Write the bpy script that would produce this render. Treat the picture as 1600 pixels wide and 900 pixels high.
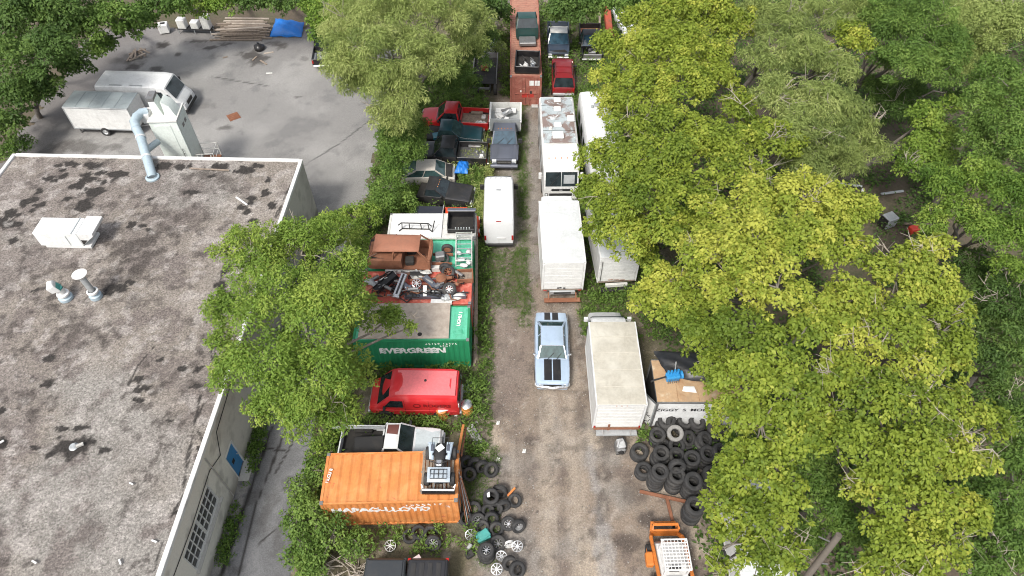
import bpy, bmesh, math, random
import numpy as np
from mathutils import Vector, Matrix

R = math.radians
PI = math.pi
SC = bpy.context.scene
COL = SC.collection
for _o in list(bpy.data.objects):
    bpy.data.objects.remove(_o)

# ------------------------------------------------------------------ camera
CAM_H, PITCH, LENS_PX = 32.0, R(50.5), 1081.0      # drone height (m), degrees below the horizon, focal length for 1600 px
cam_d = bpy.data.cameras.new('drone_camera')
cam_d.sensor_width = 36.0
cam_d.lens = 36.0 * LENS_PX / 1600.0
cam_d.clip_start, cam_d.clip_end = 0.5, 2000.0
cam = bpy.data.objects.new('drone_camera', cam_d)
cam.location = (0, 0, CAM_H)
cam.rotation_euler = (R(90) - PITCH, 0, 0)
COL.objects.link(cam)
SC.camera = cam

# ------------------------------------------------------------------ bright hazy daylight
SUN_EL, SUN_AZ = 54.0, 208.0          # azimuth clockwise from +Y: the sun stands behind the camera, to its left
SUN_STRENGTH, SUN_ANGLE = 1.5, 10.0
SKY_STRENGTH, EXPOSURE = 0.105, 1.2
world = bpy.data.worlds.new('World')
SC.world = world
world.use_nodes = True
_nt = world.node_tree
_nt.nodes.clear()
_sky = _nt.nodes.new('ShaderNodeTexSky')
_sky.sky_type = 'NISHITA'
_sky.sun_disc = False
_sky.sun_elevation = R(SUN_EL)
_sky.sun_rotation = R(SUN_AZ)
_sky.air_density, _sky.dust_density, _sky.ozone_density = 1.0, 4.0, 1.0
_hs = _nt.nodes.new('ShaderNodeHueSaturation')     # thin cloud greys the blue
_hs.inputs['Saturation'].default_value = 0.4
_bg = _nt.nodes.new('ShaderNodeBackground')
_bg.inputs['Strength'].default_value = SKY_STRENGTH
_wo = _nt.nodes.new('ShaderNodeOutputWorld')
_nt.links.new(_sky.outputs[0], _hs.inputs['Color'])
_nt.links.new(_hs.outputs[0], _bg.inputs['Color'])
_nt.links.new(_bg.outputs[0], _wo.inputs['Surface'])
sun_d = bpy.data.lights.new('sun', 'SUN')
sun_d.energy, sun_d.angle, sun_d.color = SUN_STRENGTH, R(SUN_ANGLE), (1.0, 0.955, 0.88)
sun = bpy.data.objects.new('sun', sun_d)
_sd = Vector((math.sin(R(SUN_AZ)) * math.cos(R(SUN_EL)), math.cos(R(SUN_AZ)) * math.cos(R(SUN_EL)), math.sin(R(SUN_EL))))
sun.rotation_euler = _sd.to_track_quat('Z', 'Y').to_euler()
sun.location = (-40, -10, 60)
COL.objects.link(sun)
vs = SC.view_settings
vs.view_transform = 'Standard'
vs.look = 'None'
vs.gamma = 1.0
vs.exposure = EXPOSURE
vs.use_curve_mapping = False
SC.render.engine = 'CYCLES'
SC.cycles.pixel_filter_type = 'BLACKMAN_HARRIS'
SC.cycles.filter_width = 1.05
SC.cycles.max_bounces = 6
SC.cycles.diffuse_bounces = 3
SC.cycles.transparent_max_bounces = 6

# ------------------------------------------------------------------ measuring: where a sight line meets height z
_ct, _st = math.cos(PITCH), math.sin(PITCH)
def at(px, py, z=0.0):
    u, v = (px - 800.0) / LENS_PX, (450.0 - py) / LENS_PX
    dy, dz = _ct + v * _st, -_st + v * _ct
    t = (CAM_H - z) / -dz
    return Vector((u * t, dy * t, z))
def metres(px, py, z, n):            # n pixels there, in metres
    p = at(px, py, z)
    return n / LENS_PX * (p.y * _ct + (CAM_H - p.z) * _st)

# ------------------------------------------------------------------ mesh helpers
class MB:
    def __init__(s):
        s.v, s.f = [], []
    def add(s, vs, fs):
        o = len(s.v)
        s.v += [tuple(p) for p in vs]
        s.f += [tuple(i + o for i in f) for f in fs]
        return s
    def box(s, c, d, rz=0.0, m=None, taper=1.0):
        x, y, z = d[0] / 2, d[1] / 2, d[2] / 2
        p = [(-x, -y, -z), (x, -y, -z), (x, y, -z), (-x, y, -z), (-x * taper, -y * taper, z), (x * taper, -y * taper, z), (x * taper, y * taper, z), (-x * taper, y * taper, z)]
        M_ = m if m is not None else Matrix.Rotation(rz, 3, 'Z')
        return s.add([M_ @ Vector(q) + Vector(c) for q in p], [(3, 2, 1, 0), (4, 5, 6, 7), (0, 1, 5, 4), (1, 2, 6, 5), (2, 3, 7, 6), (3, 0, 4, 7)])
    def span(s, a, b):               # box between two corners
        return s.box([(a[i] + b[i]) / 2 for i in range(3)], [abs(b[i] - a[i]) for i in range(3)])
    def bar(s, a, b, w, h=None):
        a, b = Vector(a), Vector(b)
        d = b - a
        q = d.to_track_quat('X', 'Z').to_matrix()
        return s.box((a + b) / 2, (d.length, w, h or w), m=q)
    def tube(s, pts, r, n=6, cap=True):
        pts = [Vector(p) for p in pts]
        rs = r if isinstance(r, (list, tuple)) else [r] * len(pts)
        vs, fs = [], []
        for i, p in enumerate(pts):
            d = (pts[min(i + 1, len(pts) - 1)] - pts[max(i - 1, 0)])
            q = d.to_track_quat('Z', 'Y').to_matrix()
            for k in range(n):
                a = 2 * PI * k / n
                vs.append(p + q @ Vector((math.cos(a) * rs[i], math.sin(a) * rs[i], 0)))
        for i in range(len(pts) - 1):
            for k in range(n):
                fs.append((i * n + k, i * n + (k + 1) % n, (i + 1) * n + (k + 1) % n, (i + 1) * n + k))
        if cap:
            fs.append(tuple(range(n - 1, -1, -1)))
            fs.append(tuple((len(pts) - 1) * n + k for k in range(n)))
        return s.add(vs, fs)
    def cyl(s, a, b, r, r2=None, n=14):
        return s.tube([a, b], [r, r if r2 is None else r2], n)
    def lathe(s, prof, n=24, m=None, c=(0, 0, 0), closed=False):   # profile (radius, z) turned about z
        vs, fs = [], []
        k = len(prof)
        for i in range(n):
            a = 2 * PI * i / n
            for (r, z) in prof:
                p = Vector((math.cos(a) * r, math.sin(a) * r, z))
                vs.append((m @ p if m is not None else p) + Vector(c))
        for i in range(n):
            j = (i + 1) % n
            for q in range(k if closed else k - 1):
                q2 = (q + 1) % k
                fs.append((i * k + q, j * k + q, j * k + q2, i * k + q2))
        return s.add(vs, fs)
    def loft(s, rings, cap=True):
        n = len(rings[0])
        vs = [p for r_ in rings for p in r_]
        fs = [(i * n + k, i * n + (k + 1) % n, (i + 1) * n + (k + 1) % n, (i + 1) * n + k) for i in range(len(rings) - 1) for k in range(n)]
        if cap:
            fs.append(tuple(range(n - 1, -1, -1)))
            fs.append(tuple((len(rings) - 1) * n + k for k in range(n)))
        return s.add(vs, fs)
    def slab(s, pts, t):             # flat polygon with thickness t along its normal
        pts = [Vector(p) for p in pts]
        nrm = Vector((0, 0, 0))
        for i in range(len(pts)):
            a, b = pts[i], pts[(i + 1) % len(pts)]
            nrm += a.cross(b)
        nrm.normalize()
        n = len(pts)
        return s.add([p for p in pts] + [p + nrm * t for p in pts], [tuple(range(n - 1, -1, -1)), tuple(range(n, 2 * n))] + [(i, (i + 1) % n, n + (i + 1) % n, n + i) for i in range(n)])
    def panel(s, c, dome=0.03, t=0.03, nx=6, ny=6, fn=None):   # domed sheet over four corners, counter-clockwise from above
        c = [Vector(p) for p in c]
        nrm = (c[1] - c[0]).cross(c[3] - c[0]).normalized()
        top, bot = [], []
        for i in range(nx + 1):
            for j in range(ny + 1):
                a, b = i / nx, j / ny
                p = c[0] * (1 - a) * (1 - b) + c[1] * a * (1 - b) + c[2] * a * b + c[3] * (1 - a) * b
                d = dome * (1 - (2 * a - 1) ** 4) * (1 - (2 * b - 1) ** 4)
                if fn:
                    d += fn(a, b)
                top.append(p + nrm * d)
                bot.append(p + nrm * (d - t))
        N = (nx + 1) * (ny + 1)
        I = lambda i, j: i * (ny + 1) + j
        fs = []
        for i in range(nx):
            for j in range(ny):
                fs.append((I(i, j), I(i + 1, j), I(i + 1, j + 1), I(i, j + 1)))
                fs.append((N + I(i, j + 1), N + I(i + 1, j + 1), N + I(i + 1, j), N + I(i, j)))
        for i in range(nx):
            fs.append((N + I(i, 0), N + I(i + 1, 0), I(i + 1, 0), I(i, 0)))
            fs.append((I(i, ny), I(i + 1, ny), N + I(i + 1, ny), N + I(i, ny)))
        for j in range(ny):
            fs.append((I(0, j), I(0, j + 1), N + I(0, j + 1), N + I(0, j)))
            fs.append((N + I(nx, j), N + I(nx, j + 1), I(nx, j + 1), I(nx, j)))
        return s.add(top + bot, fs)
    def mesh(s, name, mat, smooth=0.0, bevel=0.0, seg=1):
        me = bpy.data.meshes.new(name)
        me.from_pydata([tuple(p) for p in s.v], [], s.f)
        if bevel > 0:
            bm = bmesh.new()
            bm.from_mesh(me)
            es = [e for e in bm.edges if len(e.link_faces) == 2 and e.calc_face_angle(0) > 0.6]
            bmesh.ops.bevel(bm, geom=es, offset=bevel, segments=seg, affect='EDGES', clamp_overlap=True)
            bm.to_mesh(me)
            bm.free()
        me.materials.append(mat)
        if smooth or bevel:
            me.shade_smooth()
            me.set_sharp_from_angle(angle=R(smooth or 35))
        me.update()
        return me
    def build(s, name, mat, parent=None, smooth=0.0, bevel=0.0, seg=1, loc=None):
        o = bpy.data.objects.new(name, s.mesh(name, mat, smooth, bevel, seg))
        COL.objects.link(o)
        if parent is not None:
            o.parent = parent
        if loc is not None:
            o.location = loc
        return o

def tag(o, label=None, cat=None, group=None, kind=None):
    if label: o['label'] = label
    if cat: o['category'] = cat
    if group: o['group'] = group
    if kind: o['kind'] = kind
    return o
def thing(name, label, cat, loc=(0, 0, 0), rz=0.0, group=None, rot=None):
    o = bpy.data.objects.new(name, None)
    o.empty_display_size = 0.3
    COL.objects.link(o)
    o.location = loc
    o.rotation_euler = rot or (0, 0, rz)
    return tag(o, label, cat, group)
def part(name, me, parent, loc=(0, 0, 0), rot=(0, 0, 0), scale=None):     # a part that shares a mesh
    o = bpy.data.objects.new(name, me)
    COL.objects.link(o)
    o.parent = parent
    o.location, o.rotation_euler = loc, rot
    if scale: o.scale = scale
    return o
def dup(o, loc=None, rot=None, label=None, parent=None):
    c = o.copy()
    COL.objects.link(c)
    if parent is not None: c.parent = parent
    if loc is not None: c.location = loc
    if rot is not None: c.rotation_euler = rot
    if label: c['label'] = label
    for ch in list(o.children):
        dup(ch, parent=c)
    return c

# ------------------------------------------------------------------ smooth value noise for painting stains and wear
def vnoise(x, y, seed):
    rg = np.random.RandomState(seed)
    T = rg.rand(256, 256)
    xi, yi = np.floor(x).astype(int), np.floor(y).astype(int)
    fx, fy = x - xi, y - yi
    fx, fy = fx * fx * (3 - 2 * fx), fy * fy * (3 - 2 * fy)
    g = lambda a, b: T[a % 256, b % 256]
    return (g(xi, yi) * (1 - fx) + g(xi + 1, yi) * fx) * (1 - fy) + (g(xi, yi + 1) * (1 - fx) + g(xi + 1, yi + 1) * fx) * fy
def fbm(x, y, scale, seed, oct=4):
    x, y = np.asarray(x, float), np.asarray(y, float)
    out, a, tot = 0.0, 1.0, 0.0
    for k in range(oct):
        out = out + a * vnoise(x * scale + 17.3 * k, y * scale + 5.1 * k, seed + k)
        tot += a
        a *= 0.55
        scale *= 2.1
    return out / tot
def sstep(e0, e1, x):
    t = np.clip((x - e0) / (e1 - e0), 0, 1)
    return t * t * (3 - 2 * t)
def mixc(c, col, m):
    return c * (1 - m[..., None]) + np.array(col)[None, :] * m[..., None]

# ------------------------------------------------------------------ materials
MATS = {}
def nodes(name):
    m = bpy.data.materials.new(name)
    m.use_nodes = True
    nt = m.node_tree
    b = nt.nodes['Principled BSDF']
    return m, nt, b
def nd(nt, kind, **kw):
    n = nt.nodes.new(kind)
    for k, v in kw.items():
        if k in n.inputs: n.inputs[k].default_value = v
        else: setattr(n, k, v)
    return n
def ramp(nt, src, lo, hi):
    n = nt.nodes.new('ShaderNodeMapRange')
    n.interpolation_type = 'SMOOTHSTEP'
    n.inputs['From Min'].default_value = lo
    n.inputs['From Max'].default_value = hi
    nt.links.new(src, n.inputs['Value'])
    return n.outputs[0]
def mixn(nt, fac, a, b, mode='MIX'):
    n = nt.nodes.new('ShaderNodeMix')
    n.data_type = 'RGBA'
    n.blend_type = mode
    for sock, v in ((n.inputs[0], fac), (n.inputs[6], a), (n.inputs[7], b)):
        if hasattr(v, 'is_linked'): nt.links.new(v, sock)
        elif isinstance(v, (int, float)): sock.default_value = v
        else: sock.default_value = (*v, 1.0)
    return n.outputs[2]
def coords(nt, rnd=True):
    tc = nt.nodes.new('ShaderNodeTexCoord')
    if not rnd:
        return tc.outputs['Object']
    oi = nt.nodes.new('ShaderNodeObjectInfo')
    mu = nt.nodes.new('ShaderNodeMath')
    mu.operation = 'MULTIPLY'
    mu.inputs[1].default_value = 40.0
    nt.links.new(oi.outputs['Random'], mu.inputs[0])
    ad = nt.nodes.new('ShaderNodeVectorMath')
    nt.links.new(tc.outputs['Object'], ad.inputs[0])
    nt.links.new(mu.outputs[0], ad.inputs[1])
    return ad.outputs[0]
def noise(nt, vec, scale, detail=4.0, rough=0.55, dist=0.0):
    n = nd(nt, 'ShaderNodeTexNoise', Scale=scale, Detail=detail, Roughness=rough, Distortion=dist)
    nt.links.new(vec, n.inputs['Vector'])
    return n.outputs['Fac']
def mat(name, col, rough=0.5, metal=0.0, patches=(), grime=0.25, gcol=(0.09, 0.075, 0.06), bump=0.0, bscale=30.0, coat=0.0, spec=0.5, fine_amp=1.0):
    """A worn surface: base colour, patches ((colour, scale, low, high) by noise), an even thin coat of grime, fine relief."""
    if name in MATS: return MATS[name]
    m, nt, b = nodes(name)
    v = coords(nt)
    c = col
    fine = noise(nt, v, 9.0, 6.0, 0.65)
    c = mixn(nt, ramp(nt, fine, 0.3, 0.75), tuple(x * (1 - .1 * fine_amp) for x in col), tuple(min(1, x * (1 + .06 * fine_amp)) for x in col))
    for (pc, sc, lo, hi) in patches:
        c = mixn(nt, ramp(nt, noise(nt, v, sc, 8.0, 0.62, 0.4), lo, hi), c, pc)
    if grime > 0:
        g = ramp(nt, noise(nt, v, 1.7, 7.0, 0.65, 0.6), 0.42, 0.78)
        mu = nd(nt, 'ShaderNodeMath', operation='MULTIPLY')
        mu.inputs[1].default_value = grime
        nt.links.new(g, mu.inputs[0])
        c = mixn(nt, mu.outputs[0], c, gcol)
    nt.links.new(c, b.inputs['Base Color'])
    rr = nd(nt, 'ShaderNodeMapRange')
    rr.inputs['To Min'].default_value = max(0.03, rough - 0.12 * fine_amp)
    rr.inputs['To Max'].default_value = min(1, rough + 0.15 * fine_amp)
    nt.links.new(fine, rr.inputs['Value'])
    nt.links.new(rr.outputs[0], b.inputs['Roughness'])
    b.inputs['Metallic'].default_value = metal
    b.inputs['Specular IOR Level'].default_value = spec
    if coat: 
        b.inputs['Coat Weight'].default_value = coat
        b.inputs['Coat Roughness'].default_value = 0.08
    if bump > 0:
        bn = nd(nt, 'ShaderNodeBump', Strength=min(1, bump), Distance=0.02)
        nt.links.new(noise(nt, v, bscale, 5.0), bn.inputs['Height'])
        nt.links.new(bn.outputs[0], b.inputs['Normal'])
    MATS[name] = m
    return m
RUST = (0.17, 0.062, 0.028)
M = {}
M['white'] = mat('white_paint', (0.66, 0.66, 0.65), 0.38, grime=0.16)
M['white_old'] = mat('old_white_paint', (0.57, 0.57, 0.54), 0.5, grime=0.35, patches=((RUST, 2.2, 0.7, 0.8),))
M['black'] = mat('black_paint', (0.012, 0.012, 0.014), 0.35, grime=0.25)
M['black_dull'] = mat('dull_black', (0.02, 0.02, 0.021), 0.7, grime=0.3)
M['rubber'] = mat('tyre_rubber', (0.026, 0.026, 0.027), 0.8, grime=0.7, gcol=(0.085, 0.08, 0.074), bump=0.4, bscale=60)
M['chrome'] = mat('dull_chrome', (0.62, 0.62, 0.62), 0.28, metal=0.9, grime=0.25)
M['alloy'] = mat('wheel_alloy', (0.55, 0.56, 0.57), 0.4, metal=0.5, grime=0.3)
M['steel'] = mat('grey_steel', (0.25, 0.25, 0.25), 0.5, metal=0.6, grime=0.35, patches=((RUST, 3.0, 0.6, 0.75),))
M['rust'] = mat('rusty_steel', (0.21, 0.085, 0.045), 0.85, grime=0.35, gcol=(0.06, 0.03, 0.02), patches=(((0.28, 0.13, 0.075), 2.0, 0.45, 0.7),), bump=0.3)
M['under'] = mat('dark_underside', (0.015, 0.014, 0.013), 0.8, grime=0.2)
M['galv'] = mat('galvanised_sheet', (0.42, 0.44, 0.45), 0.5, metal=0.4, grime=0.3)
M['wood'] = mat('weathered_wood', (0.26, 0.21, 0.165), 0.85, patches=(((0.14, 0.11, 0.09), 6.0, 0.45, 0.7),), grime=0.3, bump=0.4)
M['plywood'] = mat('weathered_board', (0.40, 0.345, 0.29), 0.85, patches=(((0.30, 0.25, 0.21), 3.0, 0.4, 0.75),), grime=0.3, bump=0.2)
M['concrete'] = mat('concrete', (0.42, 0.41, 0.385), 0.9, grime=0.3, bump=0.3)
M['lamp_red'] = mat('red_lens', (0.35, 0.015, 0.012), 0.2, grime=0.1)
M['lamp_amber'] = mat('amber_lens', (0.5, 0.17, 0.02), 0.2, grime=0.1)
M['lamp_clear'] = mat('clear_lens', (0.6, 0.62, 0.63), 0.15, grime=0.1)
M['plate'] = mat('number_plate', (0.7, 0.7, 0.7), 0.5, grime=0.15)
M['interior'] = mat('seat_fabric', (0.03, 0.028, 0.026), 0.9)
def _glass(name, col, rough=0.06):
    m, nt, b = nodes(name)
    v = coords(nt)
    c = mixn(nt, ramp(nt, noise(nt, v, 2.5, 4.0), 0.35, 0.7), col, tuple(x * 0.5 for x in col))
    nt.links.new(c, b.inputs['Base Color'])
    b.inputs['Roughness'].default_value = rough
    b.inputs['Specular IOR Level'].default_value = 0.6
    return m
M['glass'] = _glass('tinted_car_glass', (0.022, 0.032, 0.036))
M['glass_teal'] = _glass('green_tinted_glass', (0.045, 0.085, 0.085))
M['glass_blue'] = _glass('blue_tinted_glass', (0.035, 0.075, 0.11))
def attr_mat(name, scale=14.0, amp=0.22, bump=0.5, bscale=25.0, rough=0.92, speck=None, samp=.17):
    """Colour painted on the mesh's points (stains, wear), with fine grain and relief from noise."""
    m, nt, b = nodes(name)
    at_ = nt.nodes.new('ShaderNodeAttribute')
    at_.attribute_name = 'Col'
    v = coords(nt, False)
    n1 = noise(nt, v, scale, 8.0, 0.7)
    c = mixn(nt, ramp(nt, n1, 0.25, 0.75), at_.outputs['Color'], at_.outputs['Color'])
    gr = nd(nt, 'ShaderNodeMapRange')
    gr.inputs['From Min'].default_value, gr.inputs['From Max'].default_value = 0.25, 0.75
    gr.inputs['To Min'].default_value, gr.inputs['To Max'].default_value = 1 - amp, 1 + amp
    nt.links.new(n1, gr.inputs['Value'])
    vm = nd(nt, 'ShaderNodeVectorMath', operation='SCALE')
    nt.links.new(at_.outputs['Color'], vm.inputs[0])
    nt.links.new(gr.outputs[0], vm.inputs['Scale'])
    c = vm.outputs[0]
    if speck:
        vo = nd(nt, 'ShaderNodeTexVoronoi', Scale=speck)
        nt.links.new(v, vo.inputs['Vector'])
        sp = nd(nt, 'ShaderNodeSeparateColor')
        nt.links.new(vo.outputs['Color'], sp.inputs[0])
        g2 = nd(nt, 'ShaderNodeMapRange')
        g2.inputs['To Min'].default_value, g2.inputs['To Max'].default_value = 1 - samp, 1 + samp
        nt.links.new(sp.outputs[0], g2.inputs['Value'])
        v2 = nd(nt, 'ShaderNodeVectorMath', operation='SCALE')
        nt.links.new(c, v2.inputs[0])
        nt.links.new(g2.outputs[0], v2.inputs['Scale'])
        c = v2.outputs[0]
    nt.links.new(c, b.inputs['Base Color'])
    b.inputs['Roughness'].default_value = rough
    b.inputs['Specular IOR Level'].default_value = 0.25
    bn = nd(nt, 'ShaderNodeBump', Strength=bump, Distance=0.04)
    nt.links.new(noise(nt, v, bscale, 6.0, 0.65), bn.inputs['Height'])
    nt.links.new(bn.outputs[0], b.inputs['Normal'])
    return m
def painted_grid(name, P, quads, cols, mat_, parent=None):
    me = bpy.data.meshes.new(name)
    me.vertices.add(len(P))
    me.vertices.foreach_set('co', np.asarray(P, np.float32).ravel())
    nq = len(quads)
    me.loops.add(nq * 4)
    me.polygons.add(nq)
    me.loops.foreach_set('vertex_index', np.asarray(quads, np.int32).ravel())
    me.polygons.foreach_set('loop_start', np.arange(0, nq * 4, 4, dtype=np.int32))
    me.update(calc_edges=True)
    a = me.color_attributes.new('Col', 'FLOAT_COLOR', 'POINT')
    a.data.foreach_set('color', np.concatenate([np.asarray(cols, np.float32), np.ones((len(P), 1), np.float32)], 1).ravel())
    me.materials.append(mat_)
    me.shade_smooth()
    o = bpy.data.objects.new(name, me)
    COL.objects.link(o)
    if parent is not None: o.parent = parent
    return o
def grid_quads(nx, ny, keep=None):
    i, j = np.meshgrid(np.arange(nx - 1), np.arange(ny - 1), indexing='ij')
    a = (i * ny + j).ravel()
    q = np.stack([a, a + ny, a + ny + 1, a + 1], 1)
    return q if keep is None else q[keep[q].all(1)]
def text_mesh(body, size, mat_, depth=0.004, bold=0.0, squash=1.0, name='lettering'):
    cu = bpy.data.curves.new('txt', 'FONT')
    cu.body = body
    cu.size = size
    cu.align_x = 'CENTER'
    cu.align_y = 'CENTER'
    cu.extrude = depth
    cu.offset = bold
    cu.resolution_u = 3
    ob = bpy.data.objects.new('txt', cu)
    COL.objects.link(ob)
    dg = bpy.context.evaluated_depsgraph_get()
    me = bpy.data.meshes.new_from_object(ob.evaluated_get(dg))
    bpy.data.objects.remove(ob)
    bpy.data.curves.remove(cu)
    me.name = name
    for v_ in me.vertices: v_.co.x *= squash
    me.materials.clear()
    me.materials.append(mat_)
    return me
# ================================================================== the setting: ground, yard, car park, driveway
def blob(X, Y, px, py, rx, ry, z=0.0, soft=0.5, seed=1, rough=0.9, ang=0.0):
    """An irregular patch lying at height z: 1 inside, 0 outside, its edge broken up by noise."""
    c = at(px, py, z)
    e = at(px, py - ry, z)
    a = metres(px, py, z, rx)
    b = max(0.05, abs(e.y - c.y))
    ca, sa = math.cos(ang), math.sin(ang)
    k = max(a, b) * (1.3 + rough)
    w = (np.abs(X - c.x) < k) & (np.abs(Y - c.y) < k)
    out = np.zeros(X.shape)
    if not w.any(): return out
    x_, y_ = X[w], Y[w]
    dx, dy = x_ - c.x, y_ - c.y
    u, v = (dx * ca + dy * sa) / a, (-dx * sa + dy * ca) / b
    d = np.sqrt(u * u + v * v) + rough * (fbm(x_, y_, 1.1 / max(0.25, min(a, b)), seed) - 0.5) * 2
    out[w] = sstep(1 + soft * 0.5, 1 - soft * 0.5, d)
    return out
def seg(X, Y, a, b, w, seed=3, wob=0.25):
    ax, ay, bx, by = a[0], a[1], b[0], b[1]
    dx, dy = bx - ax, by - ay
    k = w + wob * 2 + .1
    m = (X > min(ax, bx) - k) & (X < max(ax, bx) + k) & (Y > min(ay, by) - k) & (Y < max(ay, by) + k)
    out = np.zeros(X.shape)
    if not m.any(): return out
    x_, y_ = X[m], Y[m]
    t = np.clip(((x_ - ax) * dx + (y_ - ay) * dy) / (dx * dx + dy * dy), 0, 1)
    d = np.hypot(x_ - ax - t * dx, y_ - ay - t * dy) + (fbm(x_, y_, 1.2, seed) - 0.5) * 2 * wob
    out[m] = sstep(w, w * 0.3, np.abs(d))
    return out

# far ground: shaded leaf litter and soil as one sheet out to the horizon
_m, _nt2, _b = nodes('forest_floor')
_v = coords(_nt2, False)
_c = mixn(_nt2, ramp(_nt2, noise(_nt2, _v, 0.35, 8.0, 0.65), 0.35, 0.68), (0.075, 0.058, 0.042), (0.055, 0.065, 0.028))
_c = mixn(_nt2, ramp(_nt2, noise(_nt2, _v, 6.0, 6.0, 0.7), 0.3, 0.8), _c, (0.12, 0.09, 0.065))
_nt2.links.new(_c, _b.inputs['Base Color'])
_b.inputs['Roughness'].default_value = 0.95
g = MB()
g.add([(-700, -700, -0.09), (700, -700, -0.09), (700, 700, -0.09), (-700, 700, -0.09)], [(0, 1, 2, 3)])
tag(g.build('ground', _m), 'shaded soil and leaf litter under the trees', None, None, 'structure')

# the yard: one painted sheet of dirt, gravel and weedy verges
xs = np.arange(-10.0, 15.01, 0.14)
ys = np.arange(2.0, 63.0, 0.14)
X, Y = np.meshgrid(xs, ys, indexing='ij')
n1, n2, n3 = fbm(X, Y, 0.25, 11), fbm(X, Y, 0.9, 21, 5), fbm(X, Y, 3.0, 31, 4)
C = np.ones(X.shape + (3,)) * np.array([0.205, 0.165, 0.132])
C = mixc(C, (0.20, 0.18, 0.16), sstep(0.42, 0.62, n1))
C = mixc(C, (0.125, 0.10, 0.086), 0.75 * sstep(0.55, 0.75, n2))
C = mixc(C, (0.34, 0.285, 0.225), 0.9 * sstep(0.52, 0.72, fbm(X, Y, 0.55, 77)) * sstep(24, 14, Y))
for (a, b, w) in (((1.4, 4), (1.9, 22), 0.55), ((3.3, 4), (3.0, 20), 0.6)):       # pale wheel tracks
    C = mixc(C, (0.30, 0.255, 0.205), 0.6 * seg(X, Y, a, b, w, 8, 0.5))
C = mixc(C, (0.24, 0.232, 0.225), 0.7 * seg(X, Y, (4.3, 8), (4.0, 16), 0.45, 9, 0.4))
for (a, b, w) in (((0.9, 24), (1.15, 46), 0.5), ((-0.4, 20), (-0.6, 30), 0.6)):
    C = mixc(C, (0.23, 0.205, 0.178), 0.6 * seg(X, Y, a, b, w, 18, 0.5))
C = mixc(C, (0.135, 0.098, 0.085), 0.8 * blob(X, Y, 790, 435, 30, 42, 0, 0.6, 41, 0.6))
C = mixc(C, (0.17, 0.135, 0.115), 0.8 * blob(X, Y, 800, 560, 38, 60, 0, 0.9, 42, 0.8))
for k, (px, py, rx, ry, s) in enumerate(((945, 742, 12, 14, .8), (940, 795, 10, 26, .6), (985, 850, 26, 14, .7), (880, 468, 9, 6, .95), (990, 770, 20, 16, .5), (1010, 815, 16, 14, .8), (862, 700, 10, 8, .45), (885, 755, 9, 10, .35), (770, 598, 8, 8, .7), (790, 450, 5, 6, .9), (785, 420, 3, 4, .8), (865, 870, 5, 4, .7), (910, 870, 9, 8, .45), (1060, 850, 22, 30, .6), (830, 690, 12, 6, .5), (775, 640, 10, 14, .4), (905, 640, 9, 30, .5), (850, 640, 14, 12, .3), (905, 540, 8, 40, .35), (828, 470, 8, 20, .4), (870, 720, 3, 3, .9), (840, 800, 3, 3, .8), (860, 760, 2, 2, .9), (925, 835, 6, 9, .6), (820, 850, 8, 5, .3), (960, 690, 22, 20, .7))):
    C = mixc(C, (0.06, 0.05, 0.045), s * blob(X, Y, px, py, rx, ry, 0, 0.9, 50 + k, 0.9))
C = mixc(C, (0.10, 0.082, 0.07), 0.55 * sstep(0.58, 0.72, fbm(X, Y, 2.2, 35, 5)))
C = mixc(C, (0.32, 0.285, 0.245), 0.45 * sstep(0.6, 0.74, fbm(X, Y, 1.6, 36, 5)))
for k in range(26):                                   # thin tyre marks along the lane
    kr = random.Random(300 + k)
    x0_, y0_ = kr.uniform(-.6, 4.2), kr.uniform(7, 22)
    C = mixc(C, (0.13, 0.108, 0.092) if k % 2 else (0.30, 0.262, 0.22), kr.uniform(.2, .45) * seg(X, Y, (x0_, y0_), (x0_ + kr.uniform(-.4, .4), y0_ + kr.uniform(2, 7)), kr.uniform(.1, .2), 310 + k, .12))
# weedy ground: green-brown where the plants stand
wl = sstep(0.35, -0.35, X + 1.25 + (n2 - 0.5) * 1.6 + 0.5 * sstep(19, 16, Y) - 1.1 * sstep(24, 28, Y) * sstep(47, 40, Y) * 0.6)
wm = sstep(0.75, 0.25, np.abs(X - 0.65 + (n2 - 0.5) * 0.9)) * sstep(22.5, 25.5, Y) * (1 - sstep(46, 49, Y))
wr = np.maximum(sstep(3.6, 4.6, X + (n2 - .5) * 1.2) * sstep(23, 24.5, Y), sstep(6.6, 7.2, X + (n2 - .5)) * sstep(15.5, 17, Y))
wt = sstep(44, 47, Y) * sstep(0.35, 0.6, n2)
GM = np.clip(np.maximum.reduce([wl * sstep(0.3, 0.5, n3 * .5 + .3), wm * 0.85, wr * 0.9, wt * .8]), 0, 1)
C = mixc(C, (0.075, 0.072, 0.038), 0.8 * GM * sstep(0.25, 0.55, n3 + 0.15))
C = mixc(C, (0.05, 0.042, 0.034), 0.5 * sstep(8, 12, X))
Z = (fbm(X, Y, 0.5, 61) - 0.5) * 0.05 + (n3 - 0.5) * 0.02
P = np.stack([X, Y, Z], -1).reshape(-1, 3)
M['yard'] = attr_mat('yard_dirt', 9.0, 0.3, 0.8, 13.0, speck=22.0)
tag(painted_grid('yard', P, grid_quads(len(xs), len(ys)), C.reshape(-1, 3), M['yard']), 'compacted dirt and gravel lane with oil stains and weedy edges', None, None, 'structure')

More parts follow.
